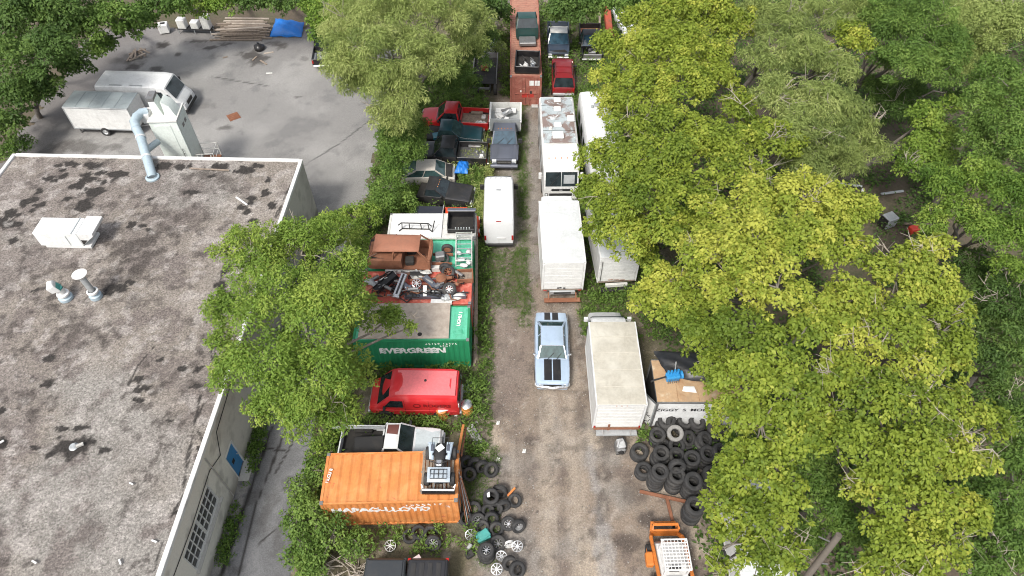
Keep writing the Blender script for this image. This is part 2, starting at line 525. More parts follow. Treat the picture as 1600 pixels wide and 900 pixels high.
# asphalt car park behind the building
xs = np.arange(-45.0, -8.6, 0.16)
ys = np.arange(32.0, 57.0, 0.16)
X, Y = np.meshgrid(xs, ys, indexing='ij')
n1, n2, n3 = fbm(X, Y, 0.18, 111), fbm(X, Y, 0.8, 121, 5), fbm(X, Y, 3.0, 131, 4)
C = np.ones(X.shape + (3,)) * np.array([0.205, 0.20, 0.194])
C = mixc(C, (0.265, 0.259, 0.25), 0.9 * sstep(0.4, 0.62, n1))
C = mixc(C, (0.14, 0.138, 0.137), 0.6 * sstep(0.55, 0.72, n2))
C = mixc(C, (0.16, 0.15, 0.145), 0.75 * sstep(50.0, 55.0, Y + (n2 - .5) * 4))
C = mixc(C, (0.13, 0.12, 0.115), 0.8 * sstep(-30.0, -34.0, X + (n2 - .5) * 5))
for k, (px, py, rx, ry, s) in enumerate(((255, 70, 7, 5, .9), (330, 75, 10, 3, .8), (390, 85, 14, 6, .8), (405, 95, 12, 8, .8), (430, 68, 14, 3, .6), (310, 65, 16, 2, .7), (440, 72, 8, 5, .7), (350, 70, 8, 3, .7), (210, 105, 12, 5, .8), (245, 108, 10, 5, .7), (320, 165, 18, 4, .25), (352, 200, 8, 3, .6), (465, 152, 6, 2, .6), (360, 68, 6, 2, .7), (280, 85, 5, 3, .8), (120, 230, 60, 10, .6), (200, 95, 20, 10, .6), (475, 92, 6, 4, .4))):
    C = mixc(C, (0.045, 0.04, 0.037), s * blob(X, Y, px, py, rx, ry, 0, 0.8, 150 + k, 1.1))
a1, a2, a3 = at(470, 262), at(530, 225), at(582, 185)
for (a, b) in ((a1, a2), (a2, a3), (at(555, 140), at(580, 140)), (at(330, 120), at(420, 135))):
    C = mixc(C, (0.07, 0.068, 0.066), 0.85 * seg(X, Y, a, b, 0.09, 160, 0.06))
edge = X + 0.5 * (fbm(X, Y, 0.7, 140) - 0.5) * 3
keep = (edge < -9.5) & (X > -36.5 - 0.0 * Y + (n2 - .5) * 3) & (Y < 55.5 + (n2 - .5) * 2.5)
P = np.stack([X, Y, 0.015 + (n1 - 0.5) * 0.04], -1).reshape(-1, 3)
M['asphalt'] = attr_mat('old_asphalt', 16.0, 0.16, 0.3, 40.0, speck=30.0)
tag(painted_grid('parking_lot', P, grid_quads(len(xs), len(ys), keep.ravel()), C.reshape(-1, 3), M['asphalt']), 'pale grey worn asphalt car park behind the flat-roofed building', None, None, 'structure')

# narrow driveway between the building and the containers
xs = np.arange(-14.0, -9.2, 0.1)
ys = np.arange(1.0, 32.4, 0.1)
X, Y = np.meshgrid(xs, ys, indexing='ij')
n1, n2, n3 = fbm(X, Y, 0.4, 211), fbm(X, Y, 1.2, 221, 5), fbm(X, Y, 3.5, 231, 4)
C = np.ones(X.shape + (3,)) * np.array([0.125, 0.126, 0.131])
C = mixc(C, (0.165, 0.166, 0.172), sstep(0.45, 0.65, n1))
C = mixc(C, (0.09, 0.088, 0.088), 0.7 * sstep(0.58, 0.72, n2))
C = mixc(C, (0.26, 0.25, 0.235), 0.7 * sstep(-12.6, -12.9, X + (n2 - .5) * .5) * sstep(0.35, 0.55, n3))
for (a, b, w) in ((at(455, 650), at(400, 790), .06), (at(400, 790), at(372, 900), .05), (at(470, 670), at(430, 740), .04), (at(425, 668), at(345, 900), .12), (at(410, 700), at(445, 705), .04), (at(405, 850), at(440, 820), .035)):
    C = mixc(C, (0.028, 0.026, 0.025), 0.95 * seg(X, Y, a, b, w, 260, 0.06))
keep = (X < -9.9 + (n2 - .5) * 1.2) & (X > -13.9)
P = np.stack([X, Y, 0.02 + (n1 - 0.5) * 0.02], -1).reshape(-1, 3)
tag(painted_grid('driveway', P, grid_quads(len(xs), len(ys), keep.ravel()), C.reshape(-1, 3), M['asphalt']), 'cracked dark asphalt driveway beside the building', None, None, 'structure')

# ================================================================== the flat-roofed industrial building
BW, BL, BH = 17.8, 31.0, 4.5
B_LOC, B_RZ = Vector((-12.76, 32.77, 0)), R(-1.74)
bld = thing('industrial_building', 'single-storey grey stucco building with flat gravel roof and white roof edge', 'building', B_LOC, B_RZ)
_bi = (Matrix.Translation(B_LOC) @ Matrix.Rotation(B_RZ, 4, 'Z')).inverted()
def bl(px, py, z=BH):
    return _bi @ at(px, py, z)
M['flash'] = mat('white_roof_flashing', (0.66, 0.66, 0.645), 0.5, grime=0.35)
M['stucco'] = mat('grey_stucco', (0.36, 0.345, 0.315), 0.92, grime=0.35, bump=0.25)
xs = np.linspace(-BW + 0.1, -0.1, 250)
ys = np.linspace(-BL + 0.1, -0.1, 430)
LX, LY = np.meshgrid(xs, ys, indexing='ij')
cb, sb = math.cos(B_RZ), math.sin(B_RZ)
X, Y = B_LOC.x + LX * cb - LY * sb, B_LOC.y + LX * sb + LY * cb
n1, n2, n3 = fbm(X, Y, 0.16, 311), fbm(X, Y, 0.6, 321, 5), fbm(X, Y, 2.6, 331, 5)
C = np.ones(X.shape + (3,)) * np.array([0.195, 0.172, 0.150])
C = mixc(C, (0.235, 0.21, 0.188), 0.8 * sstep(0.48, 0.66, n2))
C = mixc(C, (0.225, 0.215, 0.20), 0.7 * sstep(0.45, 0.65, n1))
C = mixc(C, (0.125, 0.106, 0.098), 0.8 * sstep(0.50, 0.70, fbm(X, Y, 0.9, 351, 5)))
big = fbm(X, Y, 0.11, 371, 3)
C = mixc(C, (0.15, 0.13, 0.12), 0.65 * sstep(0.46, 0.62, big) * sstep(0.3, 0.5, n2))
C = mixc(C, (0.07, 0.06, 0.055), 0.75 * sstep(0.54, 0.66, n3) * sstep(0.40, 0.55, fbm(X, Y, 0.35, 381, 4)))
C = mixc(C, (0.33, 0.305, 0.285), 0.5 * sstep(0.56, 0.68, fbm(X, Y, 1.8, 391, 5)))
soft = ((225, 370, 40, 22, .7), (213, 405, 30, 24, .9), (275, 340, 45, 18, .6), (190, 430, 40, 16, .6), (165, 447, 22, 9, .8), (186, 455, 10, 7, .9), (80, 462, 18, 16, .7), (95, 500, 40, 16, .5), (88, 588, 15, 14, .95), (62, 640, 16, 18, .8), (30, 550, 18, 10, .8), (130, 525, 45, 18, .55), (210, 470, 35, 10, .6), (240, 440, 20, 8, .6), (255, 600, 20, 22, .45), (150, 640, 30, 14, .45), (320, 290, 60, 14, .45), (350, 275, 35, 8, .6), (305, 275, 30, 6, .5), (100, 700, 60, 14, .35), (140, 830, 16, 30, .4), (200, 800, 12, 26, .7), (330, 520, 14, 34, .7), (345, 470, 14, 26, .75), (320, 590, 14, 14, .5), (20, 620, 22, 10, .6), (50, 730, 40, 8, .4), (10, 440, 30, 20, .3), (280, 640, 18, 40, .35), (240, 300, 40, 12, .3), (60, 420, 30, 10, .4), (110, 420, 26, 8, .5))
for k, (px, py, rx, ry, s) in enumerate(soft):
    C = mixc(C, (0.062, 0.053, 0.048), s * blob(X, Y, px, py, rx, ry, BH, 1.1, 400 + k, 1.5) * sstep(0.3, 0.55, n3))
hard = ((88, 257, 8, 3), (112, 254, 10, 4), (145, 258, 13, 5), (97, 265, 6, 2), (78, 276, 10, 4), (83, 281, 6, 4), (100, 275, 6, 4), (136, 272, 8, 3), (140, 280, 12, 4), (157, 269, 8, 4), (181, 274, 12, 7), (161, 284, 5, 3), (120, 288, 10, 5), (142, 300, 17, 9), (134, 320, 12, 8), (48, 312, 8, 4), (60, 320, 8, 5), (17, 332, 9, 6), (28, 334, 5, 3), (15, 350, 12, 6), (2, 343, 7, 5), (35, 317, 6, 4), (48, 328, 6, 3), (256, 258, 8, 5), (283, 260, 12, 4), (342, 260, 15, 5), (385, 265, 14, 5), (400, 258, 8, 3), (392, 312, 8, 5), (377, 322, 7, 4), (393, 344, 8, 5), (365, 356, 6, 4), (368, 376, 9, 5), (357, 388, 7, 3), (386, 330, 5, 3), (415, 300, 6, 5), (420, 280, 5, 4), (425, 320, 6, 5), (405, 362, 6, 4), (400, 378, 5, 4), (217, 590, 8, 5), (213, 607, 7, 4), (226, 606, 6, 4), (218, 624, 9, 4), (250, 560, 6, 4), (309, 576, 7, 4), (285, 575, 6, 3), (108, 698, 23, 13), (2, 692, 10, 9), (96, 670, 11, 4), (126, 668, 10, 4), (160, 702, 10, 5), (171, 455, 9, 7), (187, 448, 11, 6), (205, 440, 9, 4), (345, 445, 8, 4), (352, 420, 8, 5), (340, 490, 7, 6), (300, 300, 10, 3), (330, 275, 8, 3), (235, 310, 5, 2), (60, 298, 5, 3), (20, 375, 7, 4), (105, 310, 5, 3), (305, 603, 8, 3), (75, 560, 8, 5), (70, 600, 9, 5), (55, 452, 7, 4), (205, 350, 7, 4), (222, 352, 5, 3), (230, 358, 6, 3), (0, 640, 6, 5), (310, 700, 4, 3), (262, 655, 5, 3), (275, 800, 7, 4), (140, 690, 7, 3), (55, 700, 8, 3))
for k, (px, py, rx, ry) in enumerate(hard):
    C = mixc(C, (0.030, 0.027, 0.025), 0.97 * blob(X, Y, px, py, rx * 1.12, ry * 1.2, BH, 0.32, 500 + k, 1.1))
    if k % 2 == 0:
        C = mixc(C, (0.33, 0.31, 0.29), 0.45 * blob(X, Y, px + rx * 1.2, py + ry * 1.2, rx * .8, ry * .8, BH, 0.8, 600 + k, 1.3))
for (a, b) in (((312, 618), (303, 665)), ((303, 665), (289, 735)), ((289, 735), (284, 775)), ((284, 775), (262, 815)), ((262, 815), (240, 890)), ((303, 665), (318, 690)), ((302, 660), (318, 630)), ((240, 540), (215, 570)), ((215, 570), (200, 600)), ((355, 400), (340, 450)), ((340, 450), (332, 560)), ((470, 250), (430, 340))):
    C = mixc(C, (0.03, 0.027, 0.025), 0.9 * seg(X, Y, at(*a, BH), at(*b, BH), 0.07, 700, 0.12))
Zr = BH - 0.06 + (n2 - 0.5) * 0.03 + (n3 - .5) * 0.03
P = np.stack([LX, LY, Zr], -1).reshape(-1, 3)
M['roofing'] = attr_mat('tar_and_gravel', 9.0, 0.5, 0.9, 12.0, speck=16.0, samp=.3)
painted_grid('roof', P, grid_quads(len(xs), len(ys)), C.reshape(-1, 3), M['roofing'], bld)
for (a, b) in (((-0.16, -BL + .16, BH - .18), (0.05, 0.0, BH + 0.05)), ((-BW - .05, -BL + .16, BH - .18), (-BW + .16, 0.0, BH + .05)), ((-BW + .16, -0.16, BH - .18), (-.16, 0.05, BH + .05)), ((-BW - .05, -BL, BH - .18), (0.05, -BL + .16, BH + .05))):
    e = MB()
    e.span(a, b)
    e.build('roof_edge', M['flash'], bld, bevel=0.02)
# right wall: painted sheet with real openings
ys = np.round(np.arange(-BL, 0.001, 0.1), 3)
zs = np.round(np.arange(0, BH - 0.09, 0.1), 3)
YY, ZZ = np.meshgrid(ys, zs, indexing='ij')
n1, n2 = fbm(YY, ZZ, 0.4, 811), fbm(YY, ZZ, 1.5, 821, 5)
C = np.ones(YY.shape + (3,)) * np.array([0.56, 0.53, 0.48])
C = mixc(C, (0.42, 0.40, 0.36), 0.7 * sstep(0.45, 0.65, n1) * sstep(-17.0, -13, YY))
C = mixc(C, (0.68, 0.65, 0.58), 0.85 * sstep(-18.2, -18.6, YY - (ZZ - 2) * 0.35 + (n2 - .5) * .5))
C = mixc(C, (0.31, 0.29, 0.26), 0.5 * sstep(0.55, 0.75, n2))
C = mixc(C, (0.27, 0.25, 0.22), 0.8 * sstep(0.75, 0.1, ZZ + (n2 - .5) * 1.2))
OPEN = [(-23.3, -20.1, 1.5, 3.1), (-18.5, -17.5, 0.0, 2.2), (-8.2, -6.8, 2.3, 3.6)]
keep = np.ones(YY.shape, bool)
q = grid_quads(len(ys), len(zs))
cy, cz = YY.ravel()[q].mean(1), ZZ.ravel()[q].mean(1)
ok = np.ones(len(q), bool)
for (a, b, c_, d) in OPEN:
    ok &= ~((cy > a) & (cy < b) & (cz > c_) & (cz < d))
M['wall_paint'] = attr_mat('stucco_wall', 10.0, 0.1, 0.25, 30.0)
P = np.stack([np.zeros(YY.shape), YY, ZZ], -1).reshape(-1, 3)
painted_grid('wall', P, q[ok], C.reshape(-1, 3), M['wall_paint'], bld)
w = MB()
w.span((-BW, -0.2, 0), (-.001, -.001, BH - .1))
w.build('wall', M['stucco'], bld)
w = MB()
w.span((-BW, -BL, 0), (-BW + .2, -0.2, BH - .1))
w.build('wall', M['stucco'], bld)
w = MB()
w.span((-BW + .2, -BL + .001, 0), (-.001, -BL + .2, BH - .1))
w.build('wall', M['stucco'], bld)
M['pane'] = _glass('dusty_window_glass', (0.05, 0.052, 0.05), 0.2)
M['bluedoor'] = mat('blue_door_paint', (0.045, 0.22, 0.47), 0.5, grime=0.2)
M['pale'] = mat('pale_frame_paint', (0.6, 0.6, 0.57), 0.6, grime=0.3)
def wall_window(y0, y1, z0, z1, nc, nr, split=None):
    wn = MB()
    for (a, b) in (((-.14, y0, z0), (0.01, y0 + .06, z1)), ((-.14, y1 - .06, z0), (0.01, y1, z1)), ((-.14, y0 + .06, z0), (.01, y1 - .06, z0 + .06)), ((-.14, y0 + .06, z1 - .06), (.01, y1 - .06, z1))):
        wn.span(a, b)
    wo = wn.build('window', M['pale'], bld)
    dy, dz = (y1 - y0 - .12) / nc, (z1 - z0 - .12) / nr
    pm = MB().span((-.004, -dy / 2 + .02, -dz / 2 + .02), (.004, dy / 2 - .02, dz / 2 - .02)).mesh('pane', M['pane'])
    for i in range(nc):
        for j in range(nr):
            part('pane', pm, wo, (-.08, y0 + .06 + (i + .5) * dy, z0 + .06 + (j + .5) * dz))
    for i in range(1, nc):
        t = 0.07 if split == i else 0.018
        MB().span((-.11, y0 + .06 + i * dy - t, z0 + .06), (-.03, y0 + .06 + i * dy + t, z1 - .06)).build('glazing_bar', M['pale'], wo)
    for j in range(1, nr):
        MB().span((-.105, y0 + .06, z0 + .06 + j * dz - .016), (-.035, y1 - .06, z0 + .06 + j * dz + .016)).build('glazing_bar', M['pale'], wo)
    MB().span((0.0, y0 - .1, z0 - .09), (0.14, y1 + .1, z0 - .005)).build('sill', M['concrete'], wo, bevel=.01)
wall_window(-23.3, -20.1, 1.5, 3.1, 8, 3, 4)
wall_window(-8.2, -6.8, 2.3, 3.6, 4, 3)
d = MB().span((-.12, -18.44, .06), (-.05, -17.56, 2.1)).build('door', M['bluedoor'], bld, bevel=.01)
MB().span((-.05, -18.2, 1.0), (-.035, -17.98, 1.26)).build('hatch', M['black_dull'], d)
MB().cyl((-.05, -17.66, 1.05), (0.03, -17.66, 1.05), .03, n=8).build('handle', M['chrome'], d)
f = MB()
for (a, b) in (((-.14, -18.5, 0), (.02, -18.44, 2.2)), ((-.14, -17.56, 0), (.02, -17.5, 2.2)), ((-.14, -18.44, 2.1), (.02, -17.56, 2.2))):
    f.span(a, b)
f.build('door_frame', M['pale'], bld)
MB().span((0.0, -18.6, 0), (.5, -17.4, .06)).build('door_step', M['concrete'], bld)
cb_ = MB().tube([(0.03, -29, 2.2), (0.03, -26, 3.4), (0.03, -24.6, 3.5), (0.03, -22, 3.3), (0.03, -19.6, 3.35), (0.03, -18.6, 2.8), (0.03, -18.0, 3.9), (0.03, -15, 4.1), (0.03, -12, 4.0)], .018, 5)
cb_.build('wall_cable', M['black_dull'], bld)
MB().tube([(0.05, -19.4, 4.15), (0.05, -19.4, 1.0), (0.05, -19.4, 0.2)], .03, 6).build('conduit', M['stucco'], bld)

# ------------------------------------------------------------------ things on the roof
M['hvac'] = mat('white_unit_paint', (0.68, 0.70, 0.69), 0.45, grime=0.2, patches=(((0.33, 0.12, 0.05), 1.3, 0.64, 0.74),))
M['pgreen'] = mat('pale_green_paint', (0.70, 0.755, 0.71), 0.5, grime=0.15)
M['ductblue'] = mat('blue_grey_duct', (0.34, 0.42, 0.47), 0.42, grime=0.2)
hx = at(62, 383, BH + .1)
u = thing('rooftop_unit', 'white box-shaped rooftop ventilation unit with rust-streaked top and slanting hood', 'roof unit', (-23.95, 26.0, BH - .04), B_RZ)
MB().span((-1.25, -.5, 0), (1.25, .6, .18)).build('base', M['white'], u, bevel=.02)
MB().span((-1.45, -.52, .18), (.9, .66, 1.15)).build('casing', M['hvac'], u, bevel=.02)
MB().span((-.55, -.56, .3), (.25, -.521, 1.0)).build('access_panel', M['hvac'], u, bevel=.01)
h_ = MB().loft([[(0.9, -.5, 1.13), (.9, .86, 1.13), (.9, .86, .25), (.9, -.5, .25)], [(1.75, -.5, 1.13), (1.75, .86, 1.13), (1.75, .86, .95), (1.75, -.5, .95)]])
h_.build('intake_hood', M['white'], u, bevel=.015)
MB().span((.62, -.54, 1.15), (.68, .68, 1.18)).build('seam_strip', M['galv'], u)
MB().slab([(.95, -.512, .3), (1.3, -.512, .66), (.95, -.512, .66)], .006).build('hood_louvre', M['under'], u)
v_ = thing('rooftop_fan', 'teal and white hooded extractor fan on the gravel roof', 'roof fan', at(104, 466, BH - .04), 0.4)
MB().lathe([(0.0, 0), (.34, 0), (.34, .16), (.24, .22), (.24, .3)], 18).build('base', M['ductblue'], v_, smooth=40)
MB().lathe([(.24, .3), (.3, .32), (.3, .42), (.2, .46), (.2, .8)], 18).build('neck', M['white'], v_, smooth=40)
M['teal'] = mat('teal_paint', (0.06, 0.30, 0.27), 0.5, grime=0.3)
MB().lathe([(.17, .46), (.17, .85), (0, .86)], 14).build('motor_housing', M['teal'], v_, smooth=40)
MB().loft([[(-.32, -.25, .75), (-.32, .25, .75), (.1, .25, .75), (.1, -.25, .75)], [(-.42, -.28, 1.15), (-.42, .28, 1.15), (-.05, .24, 1.2), (-.05, -.24, 1.2)], [(-.3, -.15, 1.32), (-.3, .15, 1.32), (-.1, .12, 1.32), (-.1, -.12, 1.32)]]).build('hood', M['white'], v_, bevel=.03)
MB().slab([(.1, -.22, .8), (.1, .22, .8), (-.05, .2, 1.15), (-.05, -.2, 1.15)], .01).build('hood_opening', M['teal'], v_)
v_ = thing('roof_exhaust_stack', 'white exhaust stack with flat round cap on the gravel roof', 'roof vent', at(151, 464, BH - .04))
MB().lathe([(0.0, 0), (.3, 0), (.3, .2), (.2, .26), (.2, .5)], 18).build('base', M['ductblue'], v_, smooth=40)
MB().lathe([(.2, .38), (.28, .4), (.28, .5), (.2, .54)], 18).build('collar', M['white'], v_, smooth=40)
MB().cyl((0, 0, .5), (-.12, .1, 1.5), .15).build('pipe', M['galv'], v_, smooth=40)
MB().lathe([(0, 0), (.16, 0), (.34, .22), (.36, .26), (0, .3)], 18, c=(-.12, .1, 1.42)).build('cap', M['white'], v_, smooth=40)
p_ = thing('roof_drain', 'small broken grey drain cover in a dark tar hole on the roof', 'drain', at(115, 698, BH - .03))
MB().lathe([(0, .1), (.12, .1), (.16, .03), (.2, 0)], 12).build('grate', M['galv'], p_, smooth=40)
MB().box((.28, .05, .06), (.3, .12, .1), .5).build('drain_rubble', M['concrete'], p_)
for nm, a, b, w_, lab, mm in (('timber_board', (296, 263), (358, 266), .1, 'long pale board lying near the back edge of the roof', 'wood'), ('plastic_pipe', (369, 308), (386, 320), .1, 'short white pipe lying on the roof near tar patches', 'white'),
                              ('plastic_pipe', (237, 844), (245, 847), .07, 'tiny white tube on the roof left of the wall window', 'white'), ('plastic_pipe', (186, 874), (189, 882), .07, 'tiny white tube standing near the bottom of the roof', 'white'),
                              ('plastic_pipe', (50, 876), (57, 880), .07, 'tiny white tube at the lower left of the roof', 'white'), ('plastic_pipe', (202, 754), (208, 757), .06, 'tiny white scrap in the middle of the roof', 'white'), ('pipe_stub', (0, 692), (6, 688), .09, 'white pipe end at the left edge of the roof', 'white')):
    a_, b_ = at(*a, BH + .05), at(*b, BH + .05)
    tag(MB().bar(a_, b_, w_, .06).build(nm, M[mm], bevel=.01), lab, 'board' if 'board' in nm else 'pipe')

# ------------------------------------------------------------------ dust collector behind the building, with its duct to the roof
dc = thing('dust_collector', 'pale green dust collector cabinet on legs with fan housing and steps', 'dust collector', (-21.75, 36.1, 0), R(4))
cab = MB().span((-.85, -.9, 1.7), (.85, .9, 5.5)).build('cabinet', M['pgreen'], dc, bevel=.02)
MB().span((-.6, -.925, 2.2), (.4, -.901, 5.2)).build('door_panel', M['pgreen'], cab, bevel=.008)
MB().span((.851, -.75, 2.0), (.875, .75, 5.3)).build('door_panel', M['pgreen'], cab, bevel=.008)
for y in (-.35, 0.15):
    MB().span((.876, y, 4.6), (.89, y + .28, 4.85)).build('vent_grille', M['steel'], cab)
for z in (2.9, 3.25):
    MB().tube([(.5, -.93, z - .5), (.5, -1.0, z - .5), (.5, -1.0, z + .1), (.5, -.93, z + .1)], .025, 6).build('handle', M['steel'], cab)
MB().span((-.9, -.95, 5.44), (.9, .95, 5.54)).build('cabinet_top', M['pale'], dc, bevel=.01)
fh = MB().loft([[(-.62, -.35, 5.54), (-.02, -.35, 5.54), (-.02, .55, 5.54), (-.62, .55, 5.54)], [(-.62, -.3, 6.5), (-.25, -.3, 6.75), (-.25, .5, 6.75), (-.62, .5, 6.5)]]).build('fan_housing', M['pgreen'], dc, bevel=.02)
MB().span((-.64, -.32, 6.55), (-.22, .52, 6.78)).build('housing_cap', M['steel'], fh)
MB().loft([[(.15, -.5, 5.54), (.8, -.5, 5.54), (.8, .5, 5.54), (.15, .5, 5.54)], [(.15, -.4, 6.55), (.55, -.4, 6.2), (.55, .5, 6.2), (.15, .5, 6.55)]]).build('motor_cover', M['pgreen'], dc, bevel=.02)
MB().span((-1.35, -.5, 5.1), (-.86, .3, 5.75)).build('inlet_box', M['white'], dc, bevel=.02)
M['yellow'] = mat('yellow_sign', (0.75, 0.48, 0.03), 0.5, grime=.1)
M['redp'] = mat('red_sign', (0.55, 0.05, 0.03), 0.5, grime=.1)
MB().box((-.9, .75, 6.0), (.05, .5, .55)).build('warning_sign', M['yellow'], dc)
MB().box((-.55, .72, 5.95), (.55, .03, .4)).build('warning_sign', M['redp'], dc)
for x in (-.8, .8):
    for y in (-.85, .85):
        MB().bar((x, y, 0), (x, y, 1.72), .1).build('leg', M['pgreen'], dc)
MB().bar((-.8, -.85, .2), (.8, -.85, 1.6), .05).build('brace', M['pgreen'], dc)
MB().bar((.8, -.85, .2), (.8, .85, 1.6), .05).build('brace', M['pgreen'], dc)
st = MB().span((.92, -.6, 1.5), (2.1, .6, 1.56)).build('platform', M['rust'], dc)
for (x, y) in ((.95, -.58), (2.08, -.58), (2.08, .58), (.95, .58)):
    MB().bar((x, y, 0), (x, y, 2.6), .045).build('post', M['pale'], st)
for z in (2.1, 2.58):
    MB().tube([(.95, -.58, z), (2.08, -.58, z), (2.08, .58, z), (.95, .58, z)], .024, 5).build('rail', M['pale'], st)
for k in range(6):
    MB().box((1.5, -.72 - .25 * k, 1.35 - .24 * k), (.9, .25, .04)).build('step', M['steel'], st)
for x in (1.06, 1.94):
    MB().bar((x, -.6, 1.45), (x, -2.05, .02), .05, .14).build('stair_stringer', M['pale'], st)
    MB().bar((x, -.6, 2.5), (x, -2.0, 1.05), .04).build('handrail', M['pale'], st)
du = thing('air_duct', 'fat blue-grey bent air duct running from the roof to the dust collector', 'duct', (0, 0, 0))
pa = [Vector((-21.34, 31.2, BH - .05)), Vector((-21.75, 32.6, 5.55)), Vector((-22.55, 34.6, 6.0))]
e1, e2, e3 = at(219, 212, 5.35), at(211, 192, 5.6), at(221, 176, 5.75)
b0 = Vector((-21.34, 31.2, BH - .05))
path = [b0, b0.lerp(e1, .5), e1, e1.lerp(e2, .5) + Vector((-.05, 0, .06)), e2 + Vector((0, 0, .08)), e2.lerp(e3, .5) + Vector((-.05, 0, .08)), e3, e3 + Vector((.35, .15, -.05))]
MB().tube(path, .27, 16).build('pipe', M['ductblue'], du, smooth=50)
MB().lathe([(.0, 0), (.4, 0), (.4, .1), (.3, .14), (.28, .2)], 18, c=b0 - Vector((0, 0, .02))).build('flange', M['ductblue'], du, smooth=40)
for t in (.48, .95):
    p0 = b0.lerp(e1, t)
    dv = (e1 - b0).normalized() * .05
    MB().cyl(p0 - dv, p0 + dv, .31, n=16).build('clamp_ring', M['flash'], du, smooth=40)
for i in (3, 4, 5):
    dv = (path[i + 1] - path[i - 1]).normalized() * .02
    MB().cyl(path[i] - dv, path[i] + dv, .285, n=16).build('elbow_seam', M['ductblue'], du, smooth=40)
br = b0.lerp(e1, .62)
MB().cyl(br, at(246, 222, 4.3), .2, n=14).build('branch_pipe', M['ductblue'], du, smooth=40)
# ================================================================== vehicle building blocks (front towards +x)
def car_paint(name, col, rough=0.3, grime=0.2, patches=(), coat=0.35, metal=0.0):
    return mat(name, col, rough, metal, patches=patches, grime=grime, coat=coat, fine_amp=.25)
_wm = {}
def tyre_mesh(r, w, hub=0.6):
    k = ('t', r, w, hub)
    if k not in _wm:
        h = w / 2
        m = Matrix.Rotation(PI / 2, 3, 'X')
        pr = [(r * hub, -h * .75), (r * (hub + .1), -h), (r * .9, -h * .98), (r * .985, -h * .78), (r, -h * .55), (r * .985, -h * .5), (r * .985, -h * .42), (r, -h * .38), (r, h * .38), (r * .985, h * .42), (r * .985, h * .5), (r, h * .55), (r * .985, h * .78), (r * .9, h * .98), (r * (hub + .1), h), (r * hub, h * .75), (r * (hub + .06), 0)]
        _wm[k] = MB().lathe(pr, 26, m, closed=True).mesh('tyre', M['rubber'], smooth=50)
    return _wm[k]
def rim_mesh(r, w, mat_, style='steel'):
    k = ('r', r, w, mat_.name, style)
    if k not in _wm:
        m = Matrix.Rotation(PI / 2, 3, 'X')
        b = MB()
        if style == 'spoke':
            b.lathe([(r, w * .3), (r * .9, w * .34), (r * .86, w * .1), (r * .86, -w * .3)], 22, m)
            for s in range(8):
                a = 2 * PI * s / 8
                b.bar((0, -w * .3, 0), (math.cos(a) * r * .9, -w * .3, math.sin(a) * r * .9), r * .14, r * .12)
            b.lathe([(0, w * .38), (r * .22, w * .36), (r * .25, w * .2)], 12, m)
        else:
            b.lathe([(0, w * .3), (r * .25, w * .32), (r * .32, w * .18), (r * .72, w * .12), (r * .8, w * .3), (r * .92, w * .36), (r, w * .3), (r, -w * .3), (0, -w * .28)], 22, m)
        _wm[k] = b.mesh('rim', mat_, smooth=40)
    return _wm[k]
def wheel(root, x, y, r=0.33, w=0.22, rim='alloy', style='steel', name='wheel'):
    o = part(name, tyre_mesh(r, w), root, (x, y, r), (0, 0, 0 if y < 0 else PI))
    part('rim', rim_mesh(r * .6, w, M[rim], style), o)
    return o
def wheels(root, xf, xr, t, r=0.33, w=0.22, rim='alloy', style='steel', arch=True):
    for x in (xf, xr):
        for s in (-1, 1):
            wheel(root, x, s * (t - w / 2 + .012), r, w, rim, style)
            if arch:
                MB().cyl((x, s * (t - .1), r * 1.02), (x, s * (t + .004), r * 1.02), r * 1.17, n=18).build('wheel_arch', M['under'], root, smooth=40)  # dark disc paints in the shade of a wheel well that isn't cut
def ring(x, zt, hw, zb, crown=0.02, sh=0.06):
    h = zt - zb
    half = [(hw * .93, zb), (hw * .985, zb + .22 * h), (hw, zb + .5 * h), (hw * .99, zb + .74 * h), (hw * .965, zt - sh * .55), (hw * .9, zt - sh * .08), (hw * .55, zt + crown * .7), (hw * .2, zt + crown)]
    return [(x, y, z) for (y, z) in half] + [(x, -y, z) for (y, z) in reversed(half)]
def body(root, st, paint, zb=0.25, name='body', crown=0.02, sh=0.06):
    return MB().loft([ring(x, zt, hw, zb, crown, sh) for (x, zt, hw) in st]).build(name, paint, root, smooth=38)
